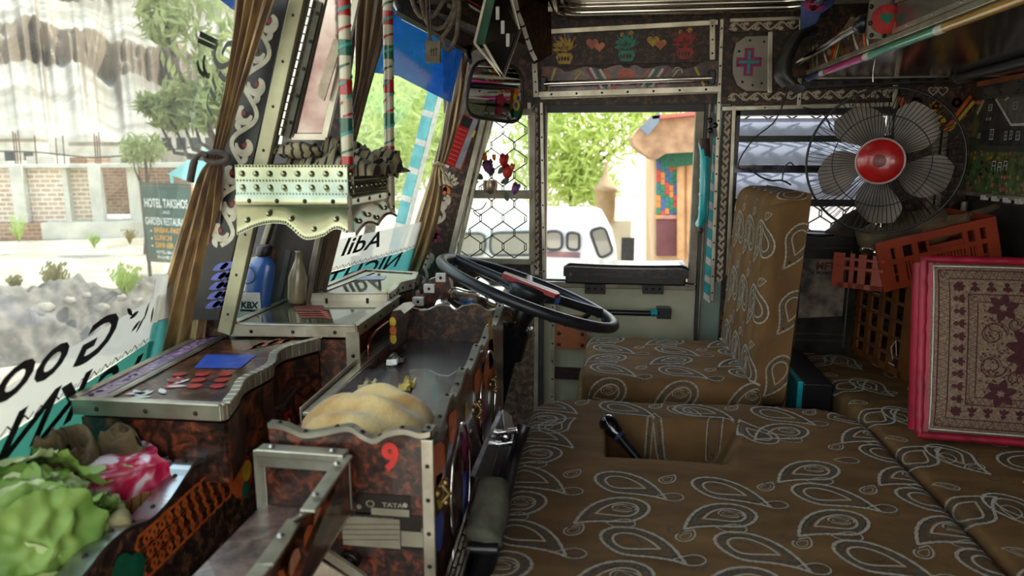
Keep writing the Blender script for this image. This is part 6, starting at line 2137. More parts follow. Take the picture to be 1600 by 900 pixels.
for i in range(60):
    a = 2 * PI * i / 60
    mb.tube([fp(a - .1, .055, -.075), fp(a, R * .7, -.055), fp(a, R * .96, -.03), fp(a, R, 0)], .0010, 4, 0, caps=False)
mb.build('wire_cage', [CAGE], t)
BLM = M('smoke_grey_blade', (134, 122, 112), .4, 0, (86, 80, 76), 10)
for k in range(5):
    a0_ = .75 + k * 2 * PI / 5
    def bf(u, v, a0_=a0_):
        r = .045 + .118 * v
        wd = (.24 + .30 * math.sin(PI * min(1, v * .8 + .12))) * (1 - .35 * max(0, v - .8) / .2)
        a = a0_ + (u - .5) * wd * 1.9 + .25 * v
        return fp(a, r, -.02 + .022 * (u - .5))
    MB().grid(bf, 8, 12).build('blade', [BLM], t)
mb = MB().lathe([(0, .056), (.02, .055), (.045, .048), (.056, .040)], fc, fn, 32, 0)
dome = mb.build('dome', [M('red_enamel', (170, 30, 30), .22, 0, (146, 22, 24), 30, coat=.5)], t)
MB().tube([fp(2 * PI * i / 40, .057, .040) for i in range(40)], .0025, 8, 0, closed=True).build('dome_ring', [M('cream_ring', (180, 160, 150), .4, 0, (150, 130, 120), 30)], t)
MB().lathe([(0, .0575), (.012, .057), (.016, .0558)], fc, fn, 20, 0).build('badge', [M('dark_red_badge', (110, 36, 34), .4, 0, (90, 28, 28), 20)], dome)
mb = MB().lathe([(.012, -.01), (.05, -.075), (.055, -.09), (.050, -.15), (.02, -.165), (0, -.165)], fc, fn, 24, 0)
mb.build('motor', BLACKP, t)
e = fc - fn * .12
MB().tube([e, V((e.x, e.y, .84))], .014, 14, 0).lathe([(0, 0), (.045, 0), (.05, .01), (.03, .03), (0, .03)], (e.x, e.y, .822), (0, 0, 1), 24, 0).build('stand', [CHROME], t)

# ================================================================ TIN, CRATES, SACKS, CUSHION
t = thing('powder_tin', 'tall dark square tin with worn MFTI powder label behind the driver backrest', 'tin', (.66, 2.3, .492))
x0, x1, y0, y1, z0, z1 = .575, .757, 2.205, 2.37, .494, px(1320, 371, Y=2.2).z
DT = M('tarnished_dark_tin', (66, 64, 60), .35, .7, (36, 35, 34), 12, .2)
mb = MB().box((x0, y0, z0), (x1, y1, z1), 0)
for a in (x0 + .012, x1 - .025): mb.box((a, y0 - .003, z0 + .02), (a + .004, y0, z1 - .04), 1)
for z in (z0 + .04, z0 + .06, z1 - .035): mb.box((x0 + .012, y0 - .003, z), (x1 - .02, y0, z + .004), 1)
mb.build('body', [DT, M('tin_bead', (110, 104, 90), .35, .8, (80, 76, 66), 20)], t, bevel=.004)
MB().lathe([(.052, 0), (.056, .005), (.052, .008), (.048, .004), (0, .004)], ((x0 + x1) / 2 - .02, (y0 + y1) / 2 - .02, z1), (0, 0, 1), 28, 0).build('lid_ring', [DT], t)
fr = Fr(V((x0 + .03, y0 - .0008, z0 + .10)), V((1, 0, 0)), V((0, 0, 1)))
mb = MB()
lw = .118
zt = px(1300, 405, Y=y0).z - fr.o.z
flatpoly(mb, fr, [(-.01, 0.01), (lw, .02), (lw, zt), (-.01, zt)], 0, .0006)
text(mb, fr, 'MFTI', lw * .52, zt - .032, .032, 1, .001, bold=.0012, sx=.95)
text(mb, fr, 'K POWDER', lw * .50, zt - .047, .014, 2, .001, bold=.0006, sx=1.15)
q = [(lw - .030, zt - .075), (lw - .006, zt - .075), (lw - .006, zt - .056), (lw - .030, zt - .056)]
stroke(mb, fr, q, .0022, 2, .001, closed=True)
stroke(mb, fr, [(lw - .026, zt - .070), (lw - .018, zt - .061), (lw - .010, zt - .070)], .002, 2, .001)
mb.build('label', [M('stained_label', (158, 142, 126), .7, 0, (62, 56, 50), 16), M('faded_red_print', (110, 44, 46), .6, 0, (84, 34, 36), 40), BLACKP], t)


def latticewall(mb, fr, L, H, nx, nz, r, m=0, th=.008, top=.03, bot=.02, wide=None):
    """moulded plastic grid wall: verticals, horizontals, solid top and bottom rails"""
    def b(a0, a1, b0, b1, t_=th): mb.prism([fr(a0, b0, 0), fr(a1, b0, 0), fr(a1, b1, 0), fr(a0, b1, 0)], fr.n * t_, m)
    b(0, L, H - top, H); b(0, L, 0, bot)
    for i in range(nx + 1):
        a = (L - r) * i / nx
        b(a, a + r * (2.0 if i in (0, nx) else 1), 0, H)
    for j in range(1, nz):
        z = H * j / nz
        b(0, L, z - .004, z + .004, th * 1.6)


t = thing('brown_crate', 'upright brown slatted plastic crate standing between tin and pillow', 'crate', (.82, 2.1, .492))
c0 = V((.762, 2.30, .494)); c1 = px(1408, 592, Z=.494); c2 = px(1440, 580, Z=.494) + V((.16, .0, 0))
BR = M('brown_crate_plastic', (130, 82, 40), .45, 0, (100, 62, 32), 8)
H_ = .30
mb = MB(); latticewall(mb, Fr(c0, c1 - c0, V((0, 0, 1)), flip=True), (c1 - c0).length, H_, 5, 6, .022, th=.007); 
mb.build('long_side', [BR], t, bevel=.001)
mb = MB(); latticewall(mb, Fr(c1, c2 - c1, V((0, 0, 1)), flip=True), (c2 - c1).length, H_, 4, 6, .022, th=.007)
mb.build('short_side', [BR], t, bevel=.001)
mb = MB().prism([c0 + V((.01, 0, .003)), c1 + V((.006, .006, .003)), c2, c2 + (c0 - c1)], (0, 0, .006), 0)
mb.build('bottom', [BR], t)
mb = MB()
fr = Fr(c1, c0 - c1, V((0, 0, 1)))
if fr.n.x > 0: fr.n = -fr.n
stroke(mb, fr, [(.02, .06), (.03, .10), (.05, .075), (.035, .045)], .005, 0, .008)
stroke(mb, fr, [(.025, .03), (.055, .03)], .004, 0, .008)
mb.build('chalk_scribble', [WHITEP], t)

t = thing('orange_crate', 'tilted orange plastic crate with slots resting on the brown crate', 'crate', (.88, 2.05, .79))
OR = M('orange_crate_plastic', (158, 60, 30), .42, 0, (134, 46, 22), 8)
YO = 1.98
A_ = px(1365, 380, Y=YO); B_ = px(1552, 337, Y=YO); 
dirx = (B_ - A_).normalized(); Lo = (B_ - A_).length
dn_ = V((.22, 0, -1)); dn_ = (dn_ - dirx * dn_.dot(dirx)).normalized()
Ho = .135
fr = Fr(A_ + dn_ * Ho, dirx, -dn_, flip=False)
if fr.n.y > 0: fr.n = -fr.n
mb = MB()
def b(a0, a1, b0, b1, th=.008, off=0): mb.prism([fr(a0, b0, off), fr(a1, b0, off), fr(a1, b1, off), fr(a0, b1, off)], fr.n * th, 0)
b(0, Lo, Ho - .022, Ho, .012); b(0, Lo, .0, .018); b(.0, Lo, Ho * .52, Ho * .52 + .012, .012)
for a, w_ in ((0, .035), (.045, .02), (Lo * .30, .014), (Lo * .42, .006), (Lo * .72, .012), (Lo - .055, .014), (Lo - .028, .028)): b(a, a + w_, 0, Ho, .010)
for k in range(22):
    a = .07 + (Lo - .12) * k / 22
    b(a, a + .005, .0, Ho * .52, .006)
b(Lo * .42, Lo * .72, Ho * .52, Ho * .52 + .025, .006)
mb.build('front_side', [OR], t, bevel=.001)
back = V((-.30, 1, 0)).normalized() * .26
mb = MB()
fr0, fr = fr, Fr(A_ + dn_ * Ho, V((-.85, .55, 0)), V((0, 0, 1)))
if fr.n.y > 0: fr.n = -fr.n
L_s = .12
Ho = .10
for a, w_ in ((0, .03), (.045, .02), (.075, .012), (.10, .03)): b(a, a + w_, 0, Ho * .95, .008)
b(0, L_s, Ho * .52, Ho * .52 + .008, .016); b(0, L_s, Ho * .78, Ho * .78 + .006, .016); b(0, L_s, 0, .014)
mb.build('rounded_end', [OR], t, bevel=.001)
mb = MB()
q0 = [A_ + dn_ * Ho, B_ + dn_ * Ho, B_ + dn_ * Ho + V((0, .26, 0)), A_ + dn_ * Ho + V((-.02, .26, 0))]
mb.prism(q0, (0, 0, .006), 0)
mb.prism([B_ + dn_ * Ho, B_ + dn_ * Ho + V((0, .26, 0)), B_ + V((0, .26, 0)), B_], (.006, 0, 0), 0)
mb.prism([q0[3], q0[2], q0[2] - dn_ * Ho, q0[3] - dn_ * Ho], (0, .006, 0), 0)
mb.build('bottom_and_sides', [OR], t, bevel=.001)
# wrapped parcels in crate
SACK = M('dusty_canvas', (120, 104, 80), .9, 0, (84, 70, 52), 12, .5, 60)
def lump(pts, rs, mats, name, lab, cat_, nz=.3, sq=1.0):
    pp = cat_rom([V(p) for p in pts], 5)
    mb = MB()
    n = 20
    o = []
    k = len(pp)
    for i, p in enumerate(pp):
        d = (pp[min(i + 1, k - 1)] - pp[max(i - 1, 0)]).normalized()
        s1 = d.cross(V((0, 0, 1))).normalized(); s2_ = s1.cross(d)
        tt = i / (k - 1)
        rr = rs[0] * (1 - tt) + rs[1] * tt
        rr *= min(1, (tt / .12 + .15)) ** .5 * min(1, ((1 - tt) / .10 + .25)) ** .5
        for j in range(n):
            a = 2 * PI * j / n
            f = 1 + nz * noise.noise(V((math.cos(a) * 1.6, math.sin(a) * 1.6, tt * 5)))+ .05 * math.sin(tt * 40 + a)
            o.append(p + (s1 * math.cos(a) + s2_ * math.sin(a) * sq) * rr * f)
    mb.add(o, [(i * n + j, i * n + (j + 1) % n, (i + 1) * n + (j + 1) % n, (i + 1) * n + j) for i in range(k - 1) for j in range(n)] , 0, True)
    mb.add(o[:n], [tuple(range(n))], 0); mb.add(o[-n:], [tuple(range(n))], 0)
    return tag(mb.build(name, mats), lab, cat_)
lump([px(1345, 385, Y=2.10), px(1400, 358, Y=2.10), px(1478, 338, Y=2.10)], (.042, .034), [SACK], 'canvas_roll', 'long tan canvas roll lying on the orange crate under the fan', 'roll', .5)
lump([px(1312, 385, Y=2.26), px(1345, 350, Y=2.27), px(1375, 345, Y=2.27)], (.06, .035), [M('dark_canvas', (84, 66, 50), .9, 0, (56, 44, 34), 12, .4, 60)], 'dark_sack', 'dark brown sack lump between the tin and the canvas roll', 'sack')
lump([px(1440, 370, Y=2.08), px(1485, 352, Y=2.08), px(1515, 345, Y=2.08)], (.035, .022), [M('pale_brown_paper', (136, 108, 78), .8, 0, (104, 80, 56), 14, .4, 60)], 'paper_parcel', 'brown paper parcel inside the orange crate', 'parcel', .5)
lump([px(1372, 398, Y=2.04), px(1420, 385, Y=2.04)], (.022, .02), [M('dark_grey_cloth', (44, 44, 48), .8, 0, (28, 28, 30), 14)], 'grey_bundle', 'dark grey bundle seen through the orange crate slot', 'bundle')
lump([px(1510, 340, Y=2.1), px(1530, 332, Y=2.1), px(1560, 322, Y=2.15)], (.012, .008), [SACK], 'straw_bundle', 'thin pale straw bundle sticking up behind the orange crate', 'bundle')

t = thing('embroidered_pillow', 'square cushion with maroon and cream woven pattern and crimson edge', 'cushion', (.80, 1.6, .50))
# pillow plane: stands on the bench leaning on the crate and facing the camera
pTL, pBL, pBR, pTR = px(1404, 414, Y=1.66), px(1430, 668, Z=.505), px(1640, 684, Z=.505), px(1660, 404, Y=1.60)
pu = (pBR - pBL); Wp = .39
pu.normalize()
pv = (pTL - pBL); Hp = pv.length; pv = (pv - pu * pv.dot(pu)).normalized()
pn = pu.cross(pv).normalized()
if pn.y > 0: pn = -pn
P0 = pBL
def pil(a, b, h=0.0, side=1):
    u = a / Wp; v = b / Hp
    e = max(0, (1 - abs(2 * u - 1) ** 3.2)) ** .55 * max(0, (1 - abs(2 * v - 1) ** 3.2)) ** .55
    th = .045 * e * (1 + .12 * noise.noise(V((a * 9, b * 9, 3))))
    pinch = .012 * (abs(2 * u - 1) ** 2) * (1 - abs(2 * v - 1) ** 2)
    return P0 + pu * (a + (.5 - u) * 2 * .018 * (1 - abs(2 * v - 1) ** 2) * 0) + pv * b + pn * (side * th + .05 + h) 
WOV = M('cream_weave', (134, 112, 90), .85, 0, (98, 78, 62), 240, .5, 400, detail=2)
MAR = M('maroon_weave', (74, 22, 28), .85, 0, (52, 16, 22), 200, .4, 400)
CRIM = M('crimson_satin', (160, 18, 48), .5, 0, (120, 12, 34), 14, .4, 40)
mb = MB().grid(lambda u, v: pil(u * Wp, v * Hp), 60, 60)
Spl = lambda a, b, h=0.0: pil(a, b, h)
def dstroke(pts, w, m, closed=False, h=.0012):
    # subdivide so that it follows the swell
    q = []
    n_ = len(pts)
    for i in range(n_ if closed else n_ - 1):
        p_, r_ = V(pts[i]), V(pts[(i + 1) % n_])
        k_ = max(1, int((r_ - p_).length / .012))
        for j in range(k_): q.append(tuple(p_.lerp(r_, j / k_)))
    if not closed: q.append(pts[-1])
    drape_stroke(mb, Spl, q, w, m, h, closed=closed)
def dblob(a, b, ang, L, W, m, h=.0014):
    # filled petal: draw as a fat tapered stroke
    k = 7
    ps = [(a + math.cos(ang) * L * i / k, b + math.sin(ang) * L * i / k) for i in range(k + 1)]
    o = []
    for i, (x, y) in enumerate(ps):
        ww = W * math.sin(PI * (i + .25) / (k + .5)) ** .8 / 2
        o += [Spl(x - math.sin(ang) * ww, y + math.cos(ang) * ww, h), Spl(x + math.sin(ang) * ww, y - math.cos(ang) * ww, h)]
    mb.add(o, [(2 * i, 2 * i + 1, 2 * i + 3, 2 * i + 2) for i in range(k)], m, True)
for d_, w_ in ((.016, .0022), (.034, .002), (.066, .0022), (.082, .002)):
    dstroke([(d_, d_), (Wp - d_, d_), (Wp - d_, Hp - d_), (d_, Hp - d_)], w_, 1, True)
def zig(d0, d1, n_):
    for side in range(4):
        L_ = (Wp if side % 2 == 0 else Hp)
        pts = []
        for i in range(n_ * 2 + 1):
            s_ = d0 + (L_ - 2 * d0) * i / (2 * n_)
            dd = d0 if i % 2 == 0 else d1
            pts.append([(s_, dd), (Wp - dd, s_), (s_, Hp - dd), (dd, s_)][side])
        drape_stroke(mb, Spl, pts, .002, 1, .0013, closed=False)
zig(.017, .033, 26); zig(.067, .081, 22)
for side in range(4):
    L_ = (Wp if side % 2 == 0 else Hp)
    n_ = 11
    for i in range(n_):
        s_ = .05 + (L_ - .1) * i / (n_ - 1)
        c_ = [(s_, .05), (Wp - .05, s_), (s_, Hp - .05), (.05, s_)][side]
        base = [0, PI / 2, PI, PI * 1.5][side]
        for k in (-1, 0, 1): dblob(c_[0], c_[1] , base + PI / 2 + k * .8, .012, .007, 1)
        dblob(c_[0], c_[1], base - PI / 2, .010, .010, 1)
def dflower(a, b, r, k, petalw=.55, ring=True):
    for i in range(k): dblob(a, b, 2 * PI * i / k + .3, r, r * petalw, 1, .0014)
    for i in range(k): dblob(a, b, 2 * PI * i / k + .3, r * .28, r * .10, 0, .0018)
    drape_stroke(mb, Spl, [(a + r * .16 * math.cos(q), b + r * .16 * math.sin(q)) for q in [2 * PI * i / 12 for i in range(12)]], .002, 0, .002)
cx_, cy_ = Wp * .5, Hp * .5
dflower(cx_, cy_, .062, 12, .42)
for sx_ in (-1, 1):
    for sy_ in (-1, 1):
        dflower(cx_ + sx_ * .068, cy_ + sy_ * .088, .030, 6)
        for (ox, oy, r0_, turns, dirn) in ((.085, .032, .026, 1.35, 1), (.045, .056, .016, 1.1, -1)):
            pts = []; 
            for i in range(26):
                tt = i / 25
                rr = r0_ * (1 - .72 * tt); an = dirn * (turns * 2 * PI * tt) + (PI if sx_ > 0 else 0)
                pts.append((cx_ + sx_ * ox + rr * math.cos(an * sx_), cy_ + sy_ * oy + rr * math.sin(an * sy_)))
            drape_stroke(mb, Spl, pts, .0022, 1, .0013, closed=False)
            drape_stroke(mb, Spl, [(x + .004, y + .003) for x, y in pts[:20]], .0014, 1, .0013, closed=False)
rnd = random.Random(7)
for i in range(260):
    a, b_ = rnd.uniform(.09, Wp - .09), rnd.uniform(.09, Hp - .09)
    for k in range(3): dblob(a - .003 * math.cos(k * 1.05), b_ - .003 * math.sin(k * 1.05), k * 1.05, .006, .0014, 1, .0011)
wf = mb.build('woven_front', [WOV, MAR], t)
mb = MB().grid(lambda u, v: pil(u * Wp, v * Hp, 0, -1), 30, 30)
rim = []
def edge_pt(s):
    s = s % 4
    k = int(s); f_ = s - k
    return [(f_ * Wp, 0), (Wp, f_ * Hp), (Wp - f_ * Wp, Hp), (0, Hp - f_ * Hp)][k]
NR = 160
pts = []
for i in range(NR):
    a, b_ = edge_pt(4 * i / NR)
    out = V((a / Wp - .5, b_ / Hp - .5))
    pts.append(P0 + pu * (a + out.x * .016) + pv * (b_ + out.y * .016) + pn * (.05 + .001 * math.sin(i * 1.1)))
mb.tube(pts, [.009 + .0006 * math.sin(i * 1.7) for i in range(NR)], 10, 0, closed=True)
# crimson side band at left
mb.grid(lambda u, v: P0 + pu * (.006 - .030 * math.sin(PI * u) ** .7) + pv * (Hp * v) + pn * (.06 - .06 * u), 8, 30)
mb.build('crimson_border', [CRIM], t)
MB().tube([pil(*[(lambda q: (q[0] * .96 + Wp * .02, q[1] * .96 + Hp * .02))(edge_pt(4 * i / 100))][0], .003) for i in range(100)], .0013, 5, 0, closed=True).build('white_piping', [WHITEP], t)

# ================================================================ HOUSE PICTURE ON THE REAR WALL
t = thing('house_picture', 'large printed picture of a dark gabled house with garden on the rear wall', 'picture', (XR - .01, 2.0, .95))
XP = XR - .006
def pq(x, y): 
    p = px(x, y, X=XP); return (p.y, p.z)
zlo, zhi = px(1508, 298, X=XP).z, px(1527, 128, X=XP).z
yhi = px(1515, 200, X=XP).y
ylo = 1.72
mb = MB().box((XP, ylo, zlo), (XP + .004, yhi, zhi), 0)
fr = Fr(V((XP, 0, 0)), V((0, 1, 0)), V((0, 0, 1))); fr.n = V((-1, 0, 0))
Hh = zhi - zlo
L0 = yhi
S_ = lambda a, b: (L0 - a, zlo + b)          # a: distance from left edge, b: height
flatpoly(mb, fr, [S_(0, Hh), S_(.7, Hh), S_(.7, Hh * .70), S_(0, Hh * .80)], 1, .001)         # sunset sky
flatpoly(mb, fr, [S_(0, Hh * .72), S_(.1, Hh * .86), S_(.3, Hh * .9), S_(.5, Hh * .88), S_(.7, Hh * .9), S_(.7, Hh * .5), S_(0, Hh * .5)], 2, .0012)
flatpoly(mb, fr, [S_(0, Hh * .36), S_(.7, Hh * .36), S_(.7, 0), S_(0, 0)], 3, .0012)
hs = .42
house = [(x, y) for x, y in ((1531, 222), (1533, 185), (1549, 142), (1588, 190), (1588, 222))]
flatpoly(mb, fr, [pq(1529, 226), pq(1531, 178), pq(1548, 140), pq(1580, 190), pq(1606, 188), pq(1606, 230)], 4, .0016)
flatpoly(mb, fr, [pq(1551, 138), pq(1600, 138), pq(1606, 192), pq(1581, 194)], 5, .002)
stroke(mb, fr, [pq(1528, 178), pq(1548, 139), pq(1581, 195), pq(1610, 194)], .007, 6, .0024)
stroke(mb, fr, [pq(1572, 157), pq(1590, 140), pq(1608, 150)], .006, 6, .0026)
for (x, y, w_, h_) in ((1549, 168, 7, 11), (1551, 210, 8, 17), (1527 + 4, 212, 5, 8), (1573, 212, 6, 14), (1581, 211, 6, 14), (1592, 212, 8, 14), (1588, 165, 8, 12), (1546, 186, 8, 5)):
    p0_, p1_ = pq(x - w_ / 2, y + h_ / 2), pq(x + w_ / 2, y - h_ / 2)
    flatpoly(mb, fr, [p0_, (p1_[0], p0_[1]), p1_, (p0_[0], p1_[1])], 6, .0028)
    flatpoly(mb, fr, [(p0_[0] + (p1_[0] - p0_[0]) * a, p0_[1] + (p1_[1] - p0_[1]) * b_) for a, b_ in ((.12, .08), (.88, .08), (.88, .92), (.12, .92))], 4, .0030)
    stroke(mb, fr, [(p0_[0], (p0_[1] + p1_[1]) / 2), (p1_[0], (p0_[1] + p1_[1]) / 2)], .0010, 6, .0032)
    stroke(mb, fr, [((p0_[0] + p1_[0]) / 2, p0_[1]), ((p0_[0] + p1_[0]) / 2, p1_[1])], .0012, 6, .0032)
rnd = random.Random(21)
for k in range(420):
    a = rnd.uniform(0, .66); b_ = rnd.uniform(.0, .37)
    m = rnd.choice((7, 7, 8)) if b_ > .28 else (rnd.choice((9, 3, 8, 10, 10, 1)) if b_ < .16 else rnd.choice((3, 3, 11, 2)))
    p_ = S_(a, Hh * b_); disc(mb, fr, p_[0], p_[1], rnd.uniform(.003, .008), m, .0018 + .000002 * k, 6)
for x, y in ((1554, 260), (1563, 262), (1572, 260)):
    a = pq(x - 3, y + 6); b_ = pq(x + 4, y - 8)
    for q in (((a[0], a[1]), (a[0], b_[1])), ((b_[0], a[1]), (b_[0], b_[1])), ((a[0], (a[1] + b_[1]) / 2), (b_[0], (a[1] + b_[1]) / 2)), ((a[0], b_[1]), (b_[0], b_[1]))): stroke(mb, fr, list(q), .0025, 6, .0034)
mb.build('print', [M('print_base', (70, 74, 60), .35, 0, (54, 56, 46), 10, coat=.3), M('print_sunset', (206, 116, 76), .35, 0, (140, 80, 62), 6), M('print_trees', (116, 108, 50), .4, 0, (50, 58, 26), 24), M('print_lawn', (96, 116, 66), .4, 0, (50, 74, 34), 30), M('print_house', (64, 60, 60), .4, 0, (38, 36, 36), 30), M('print_roof', (104, 98, 92), .4, 0, (84, 78, 74), 60), M('print_white', (206, 200, 194), .4, 0, (180, 176, 170), 30), M('print_amber', (176, 126, 40), .4, 0, (140, 96, 30), 40), M('print_rust', (136, 72, 36), .4, 0, (110, 54, 28), 40), M('print_pink', (176, 96, 100), .4, 0, (140, 70, 74), 40), M('print_straw', (150, 140, 84), .4, 0, (120, 110, 64), 40), M('print_dark', (36, 44, 30), .4, 0, (26, 32, 22), 40)], t)
mb = MB().box((XP - .006, yhi - .002, zlo - .02), (XP + .004, yhi + .014, zhi + .03), 0)
mb.box((XP - .01, ylo, zlo - .012), (XP + .002, yhi + .01, zlo), 0)
mb.build('frame_strip', [ALU], t, bevel=.001)
for k in range(5): MB().box((XP - .012, yhi - .14 - k * .06, zlo - .020), (XP - .002, yhi - .165 - k * .06, zlo - .006), 0).build('pale_tab', [WHITEP], t)
# lower rear wall fabric and post in the corner
mb = MB().box((XR - .012, .6, .49), (XR, 2.38, zlo - .03), 0)
fr = Fr(V((XR - .012, .6, .49)), V((0, 1, 0)), V((0, 0, 1))); fr.n = V((-1, 0, 0))
for k in range(9):
    S5 = lambda a, b, h=0: fr(a, b, h + .001)
    paisley(mb, S5, .75 + .17 * (k % 5) + .05 * (k // 5), .10 + .16 * (k // 5), 1.2 + k, .10, 1, 0 if k % 2 == 0 else 1)
tag(mb.build('wall_cloth', [M('dark_wall_fabric', (44, 36, 26), .9, 0, (28, 24, 18), 12, .4, 200), THREADD, THREADD]), 'dark paisley fabric panel on the rear wall below the house picture', 'fabric')
mb = MB().tube([(XR - .03, 2.34, .60), (XR - .03, 2.34, .955)], .010, 12, 0)
trim(mb, [ALUD])

# ================================================================ GAP BETWEEN DASH AND MATTRESS
t = thing('chrome_rail', 'long bright ribbed metal sill running between the dash and the mattress', 'rail', (-.2, 1.0, .5))
mb = MB()
a, b = px(698, 902, X=-.200), px(781, 636, X=-.200)
for k in range(4): mb.bar(a + V((.005 * k, 0, -.006 * k)), b + V((.005 * k, 0, -.006 * k)), .0035, .006, (0, 0, 1), 0)
rivets(mb, a + V((.006, -.002, .002)), b + V((.006, -.002, .002)), 14, (.2, -.4, 1), .0035, 1)
mb.build('ribs', [CHROME, RIVET], t)
MB().box((-.200, .70, .30), (-.194, 1.50, .50), 0).build('face', [M('blue_black_panel', (40, 52, 84), .35, .2, (24, 28, 44), 10)], t)
mb = MB()
mb.prism([px(x, y, X=-.184) for x, y in ((742, 745), (764, 690), (786, 642), (798, 650), (800, 690), (776, 752))], (-.008, 0, 0), 0)
mb.prism([px(x, y, X=-.180) for x, y in ((786, 640), (800, 650), (802, 672), (790, 676))], (-.003, 0, 0), 1)
tag(mb.build('hinge_plate', [M('scuffed_bare_steel', (176, 178, 186), .25, .9, (120, 122, 130), 40), WHITEP], bevel=.004), 'scuffed bright steel plate under the lever bracket beside the mattress', 'plate')
t = thing('lever_bracket', 'chrome clevis bracket with black pivot tube beside the mattress', 'bracket', px(795, 690, Y=1.20))
mb = MB()
for dy in (0, 18): mb.bar(px(768, 678 + dy, Y=1.20), px(810, 672 + dy, Y=1.20), .010, .012, (0, 1, 0), 0)
mb.ball(px(790, 682, Y=1.2), .012, 10, 0)
mb.build('clevis', [CHROME], t, bevel=.003)
MB().tube([px(819, 664, Y=1.21), px(811, 690, Y=1.20), px(800, 730, Y=1.12), px(786, 800, Y=1.0)], [.012, .012, .010, .009], 12, 0).build('pivot_tube', BLACKP, t)
lump([px(768, 748, Y=1.02), px(766, 800, Y=.98), px(752, 852, Y=.94)], (.024, .032), [M('olive_cloth_wrap', (84, 84, 68), .95, 0, (58, 58, 46), 30, .8, 90)], 'cloth_wrapped_lever', 'olive cloth bound tightly round a lever between the dash and the mattress', 'cloth', .2)
mb = MB().tube([px(766, 850, Y=.96), px(752, 900, Y=.92), px(742, 940, Y=.88)], .017, 14, 0)
mb.tube([px(732, 856, Y=.93), px(778, 858, Y=.93)], .009, 10, 0)
tag(mb.build('black_pipe', BLACKP), 'glossy black pipe below the olive cloth wrapping', 'pipe')

# ================================================================ OUTSIDE
GZ = -1.3
SAND = M('pale_gravel', (176, 166, 148), .95, 0, (140, 130, 114), .9, .4, 6, detail=8)
def groundh(x, y): return GZ
mb = MB().grid(lambda u, v: V((-400 + 620 * u, -60 + 460 * v, GZ + .12 * noise.noise(V((u * 90, v * 70, 0))))), 120, 90)
o = mb.build('ground', [SAND]); o['kind'] = 'structure'


def mountain(az0, az1, name):
    NA, ND = 560, 150
    def prof(d, az):
        n1 = noise.noise(V((az * 9, 0.3, 0)))
        n2 = noise.noise(V((az * 34, 1.3, 0)))
        n3 = abs(noise.noise(V((az * 80, 2.3, 0))))
        n4 = noise.noise(V((az * 150, 5.3, 0)))
        dc = 230 + 26 * n1 + 16 * n2 + 14 * n3 + 4 * n4
        zb = 24 + 9 * n1 + 5 * noise.noise(V((az * 26, 9, 0))) - 14 * (az + .75)
        zc = 12 + 5 * n2
        if d < 110: z = 0
        elif d < dc:
            z = zb * ((d - 110) / (dc - 110)) ** 1.15
            z += 2.0 * noise.noise(V((az * 22, d * .012, 0))) * smooth01((d - 110) / 40)
        elif d < dc + 9:
            t_ = (d - dc) / 9
            z = zb + zc * t_ + 1.6 * noise.noise(V((az * 120, t_ * 3, 4)))
        elif d < 420: z = zb + zc + (d - dc - 9) * .20 + 1.5 * noise.noise(V((az * 40, d * .05, 0)))
        else:
            base_ = zb + zc + (411 - dc) * .20
            r = 0; f_ = 1; 
            for k in range(5):
                r += (1 - abs(noise.noise(V((az * 14 * f_, d * .006 * f_, 7))) * 2)) / f_; f_ *= 2
            z = base_ + (d - 420) * .75 + 34 * (r - 1.2) * smooth01((d - 420) / 60)
        return z
    ds = [100 * (9.0 ** (j / ND)) for j in range(ND + 1)]
    # denser rows around the cliff
    ds = sorted([100 + i * 5 for i in range(20)] + [200 + i * .9 for i in range(110)] + [302 + i * 14 for i in range(9)] + [430 + i * 9 for i in range(64)])
    o_ = []
    for d in ds:
        for i in range(NA + 1):
            az = az0 + (az1 - az0) * i / NA
            o_.append(V((d * math.sin(az), d * math.cos(az), GZ + prof(d, az))))
    fs = [(j * (NA + 1) + i, j * (NA + 1) + i + 1, (j + 1) * (NA + 1) + i + 1, (j + 1) * (NA + 1) + i) for j in range(len(ds) - 1) for i in range(NA)]
    mb = MB().add(o_, fs, 0, False)
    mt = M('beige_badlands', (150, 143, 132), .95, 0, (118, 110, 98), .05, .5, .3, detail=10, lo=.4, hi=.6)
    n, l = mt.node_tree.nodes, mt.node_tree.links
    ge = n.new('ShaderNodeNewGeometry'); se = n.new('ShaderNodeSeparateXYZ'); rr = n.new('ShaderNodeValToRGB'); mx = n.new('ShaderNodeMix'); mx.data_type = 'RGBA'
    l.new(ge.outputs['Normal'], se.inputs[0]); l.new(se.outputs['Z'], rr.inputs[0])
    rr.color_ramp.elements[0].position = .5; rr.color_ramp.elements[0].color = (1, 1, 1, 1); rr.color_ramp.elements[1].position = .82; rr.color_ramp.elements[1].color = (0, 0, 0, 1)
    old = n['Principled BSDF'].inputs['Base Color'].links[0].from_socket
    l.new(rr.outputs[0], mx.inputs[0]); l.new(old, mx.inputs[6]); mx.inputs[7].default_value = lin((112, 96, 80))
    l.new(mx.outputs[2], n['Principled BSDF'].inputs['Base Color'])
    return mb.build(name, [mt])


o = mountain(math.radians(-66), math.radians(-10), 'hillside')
o['kind'] = 'structure'

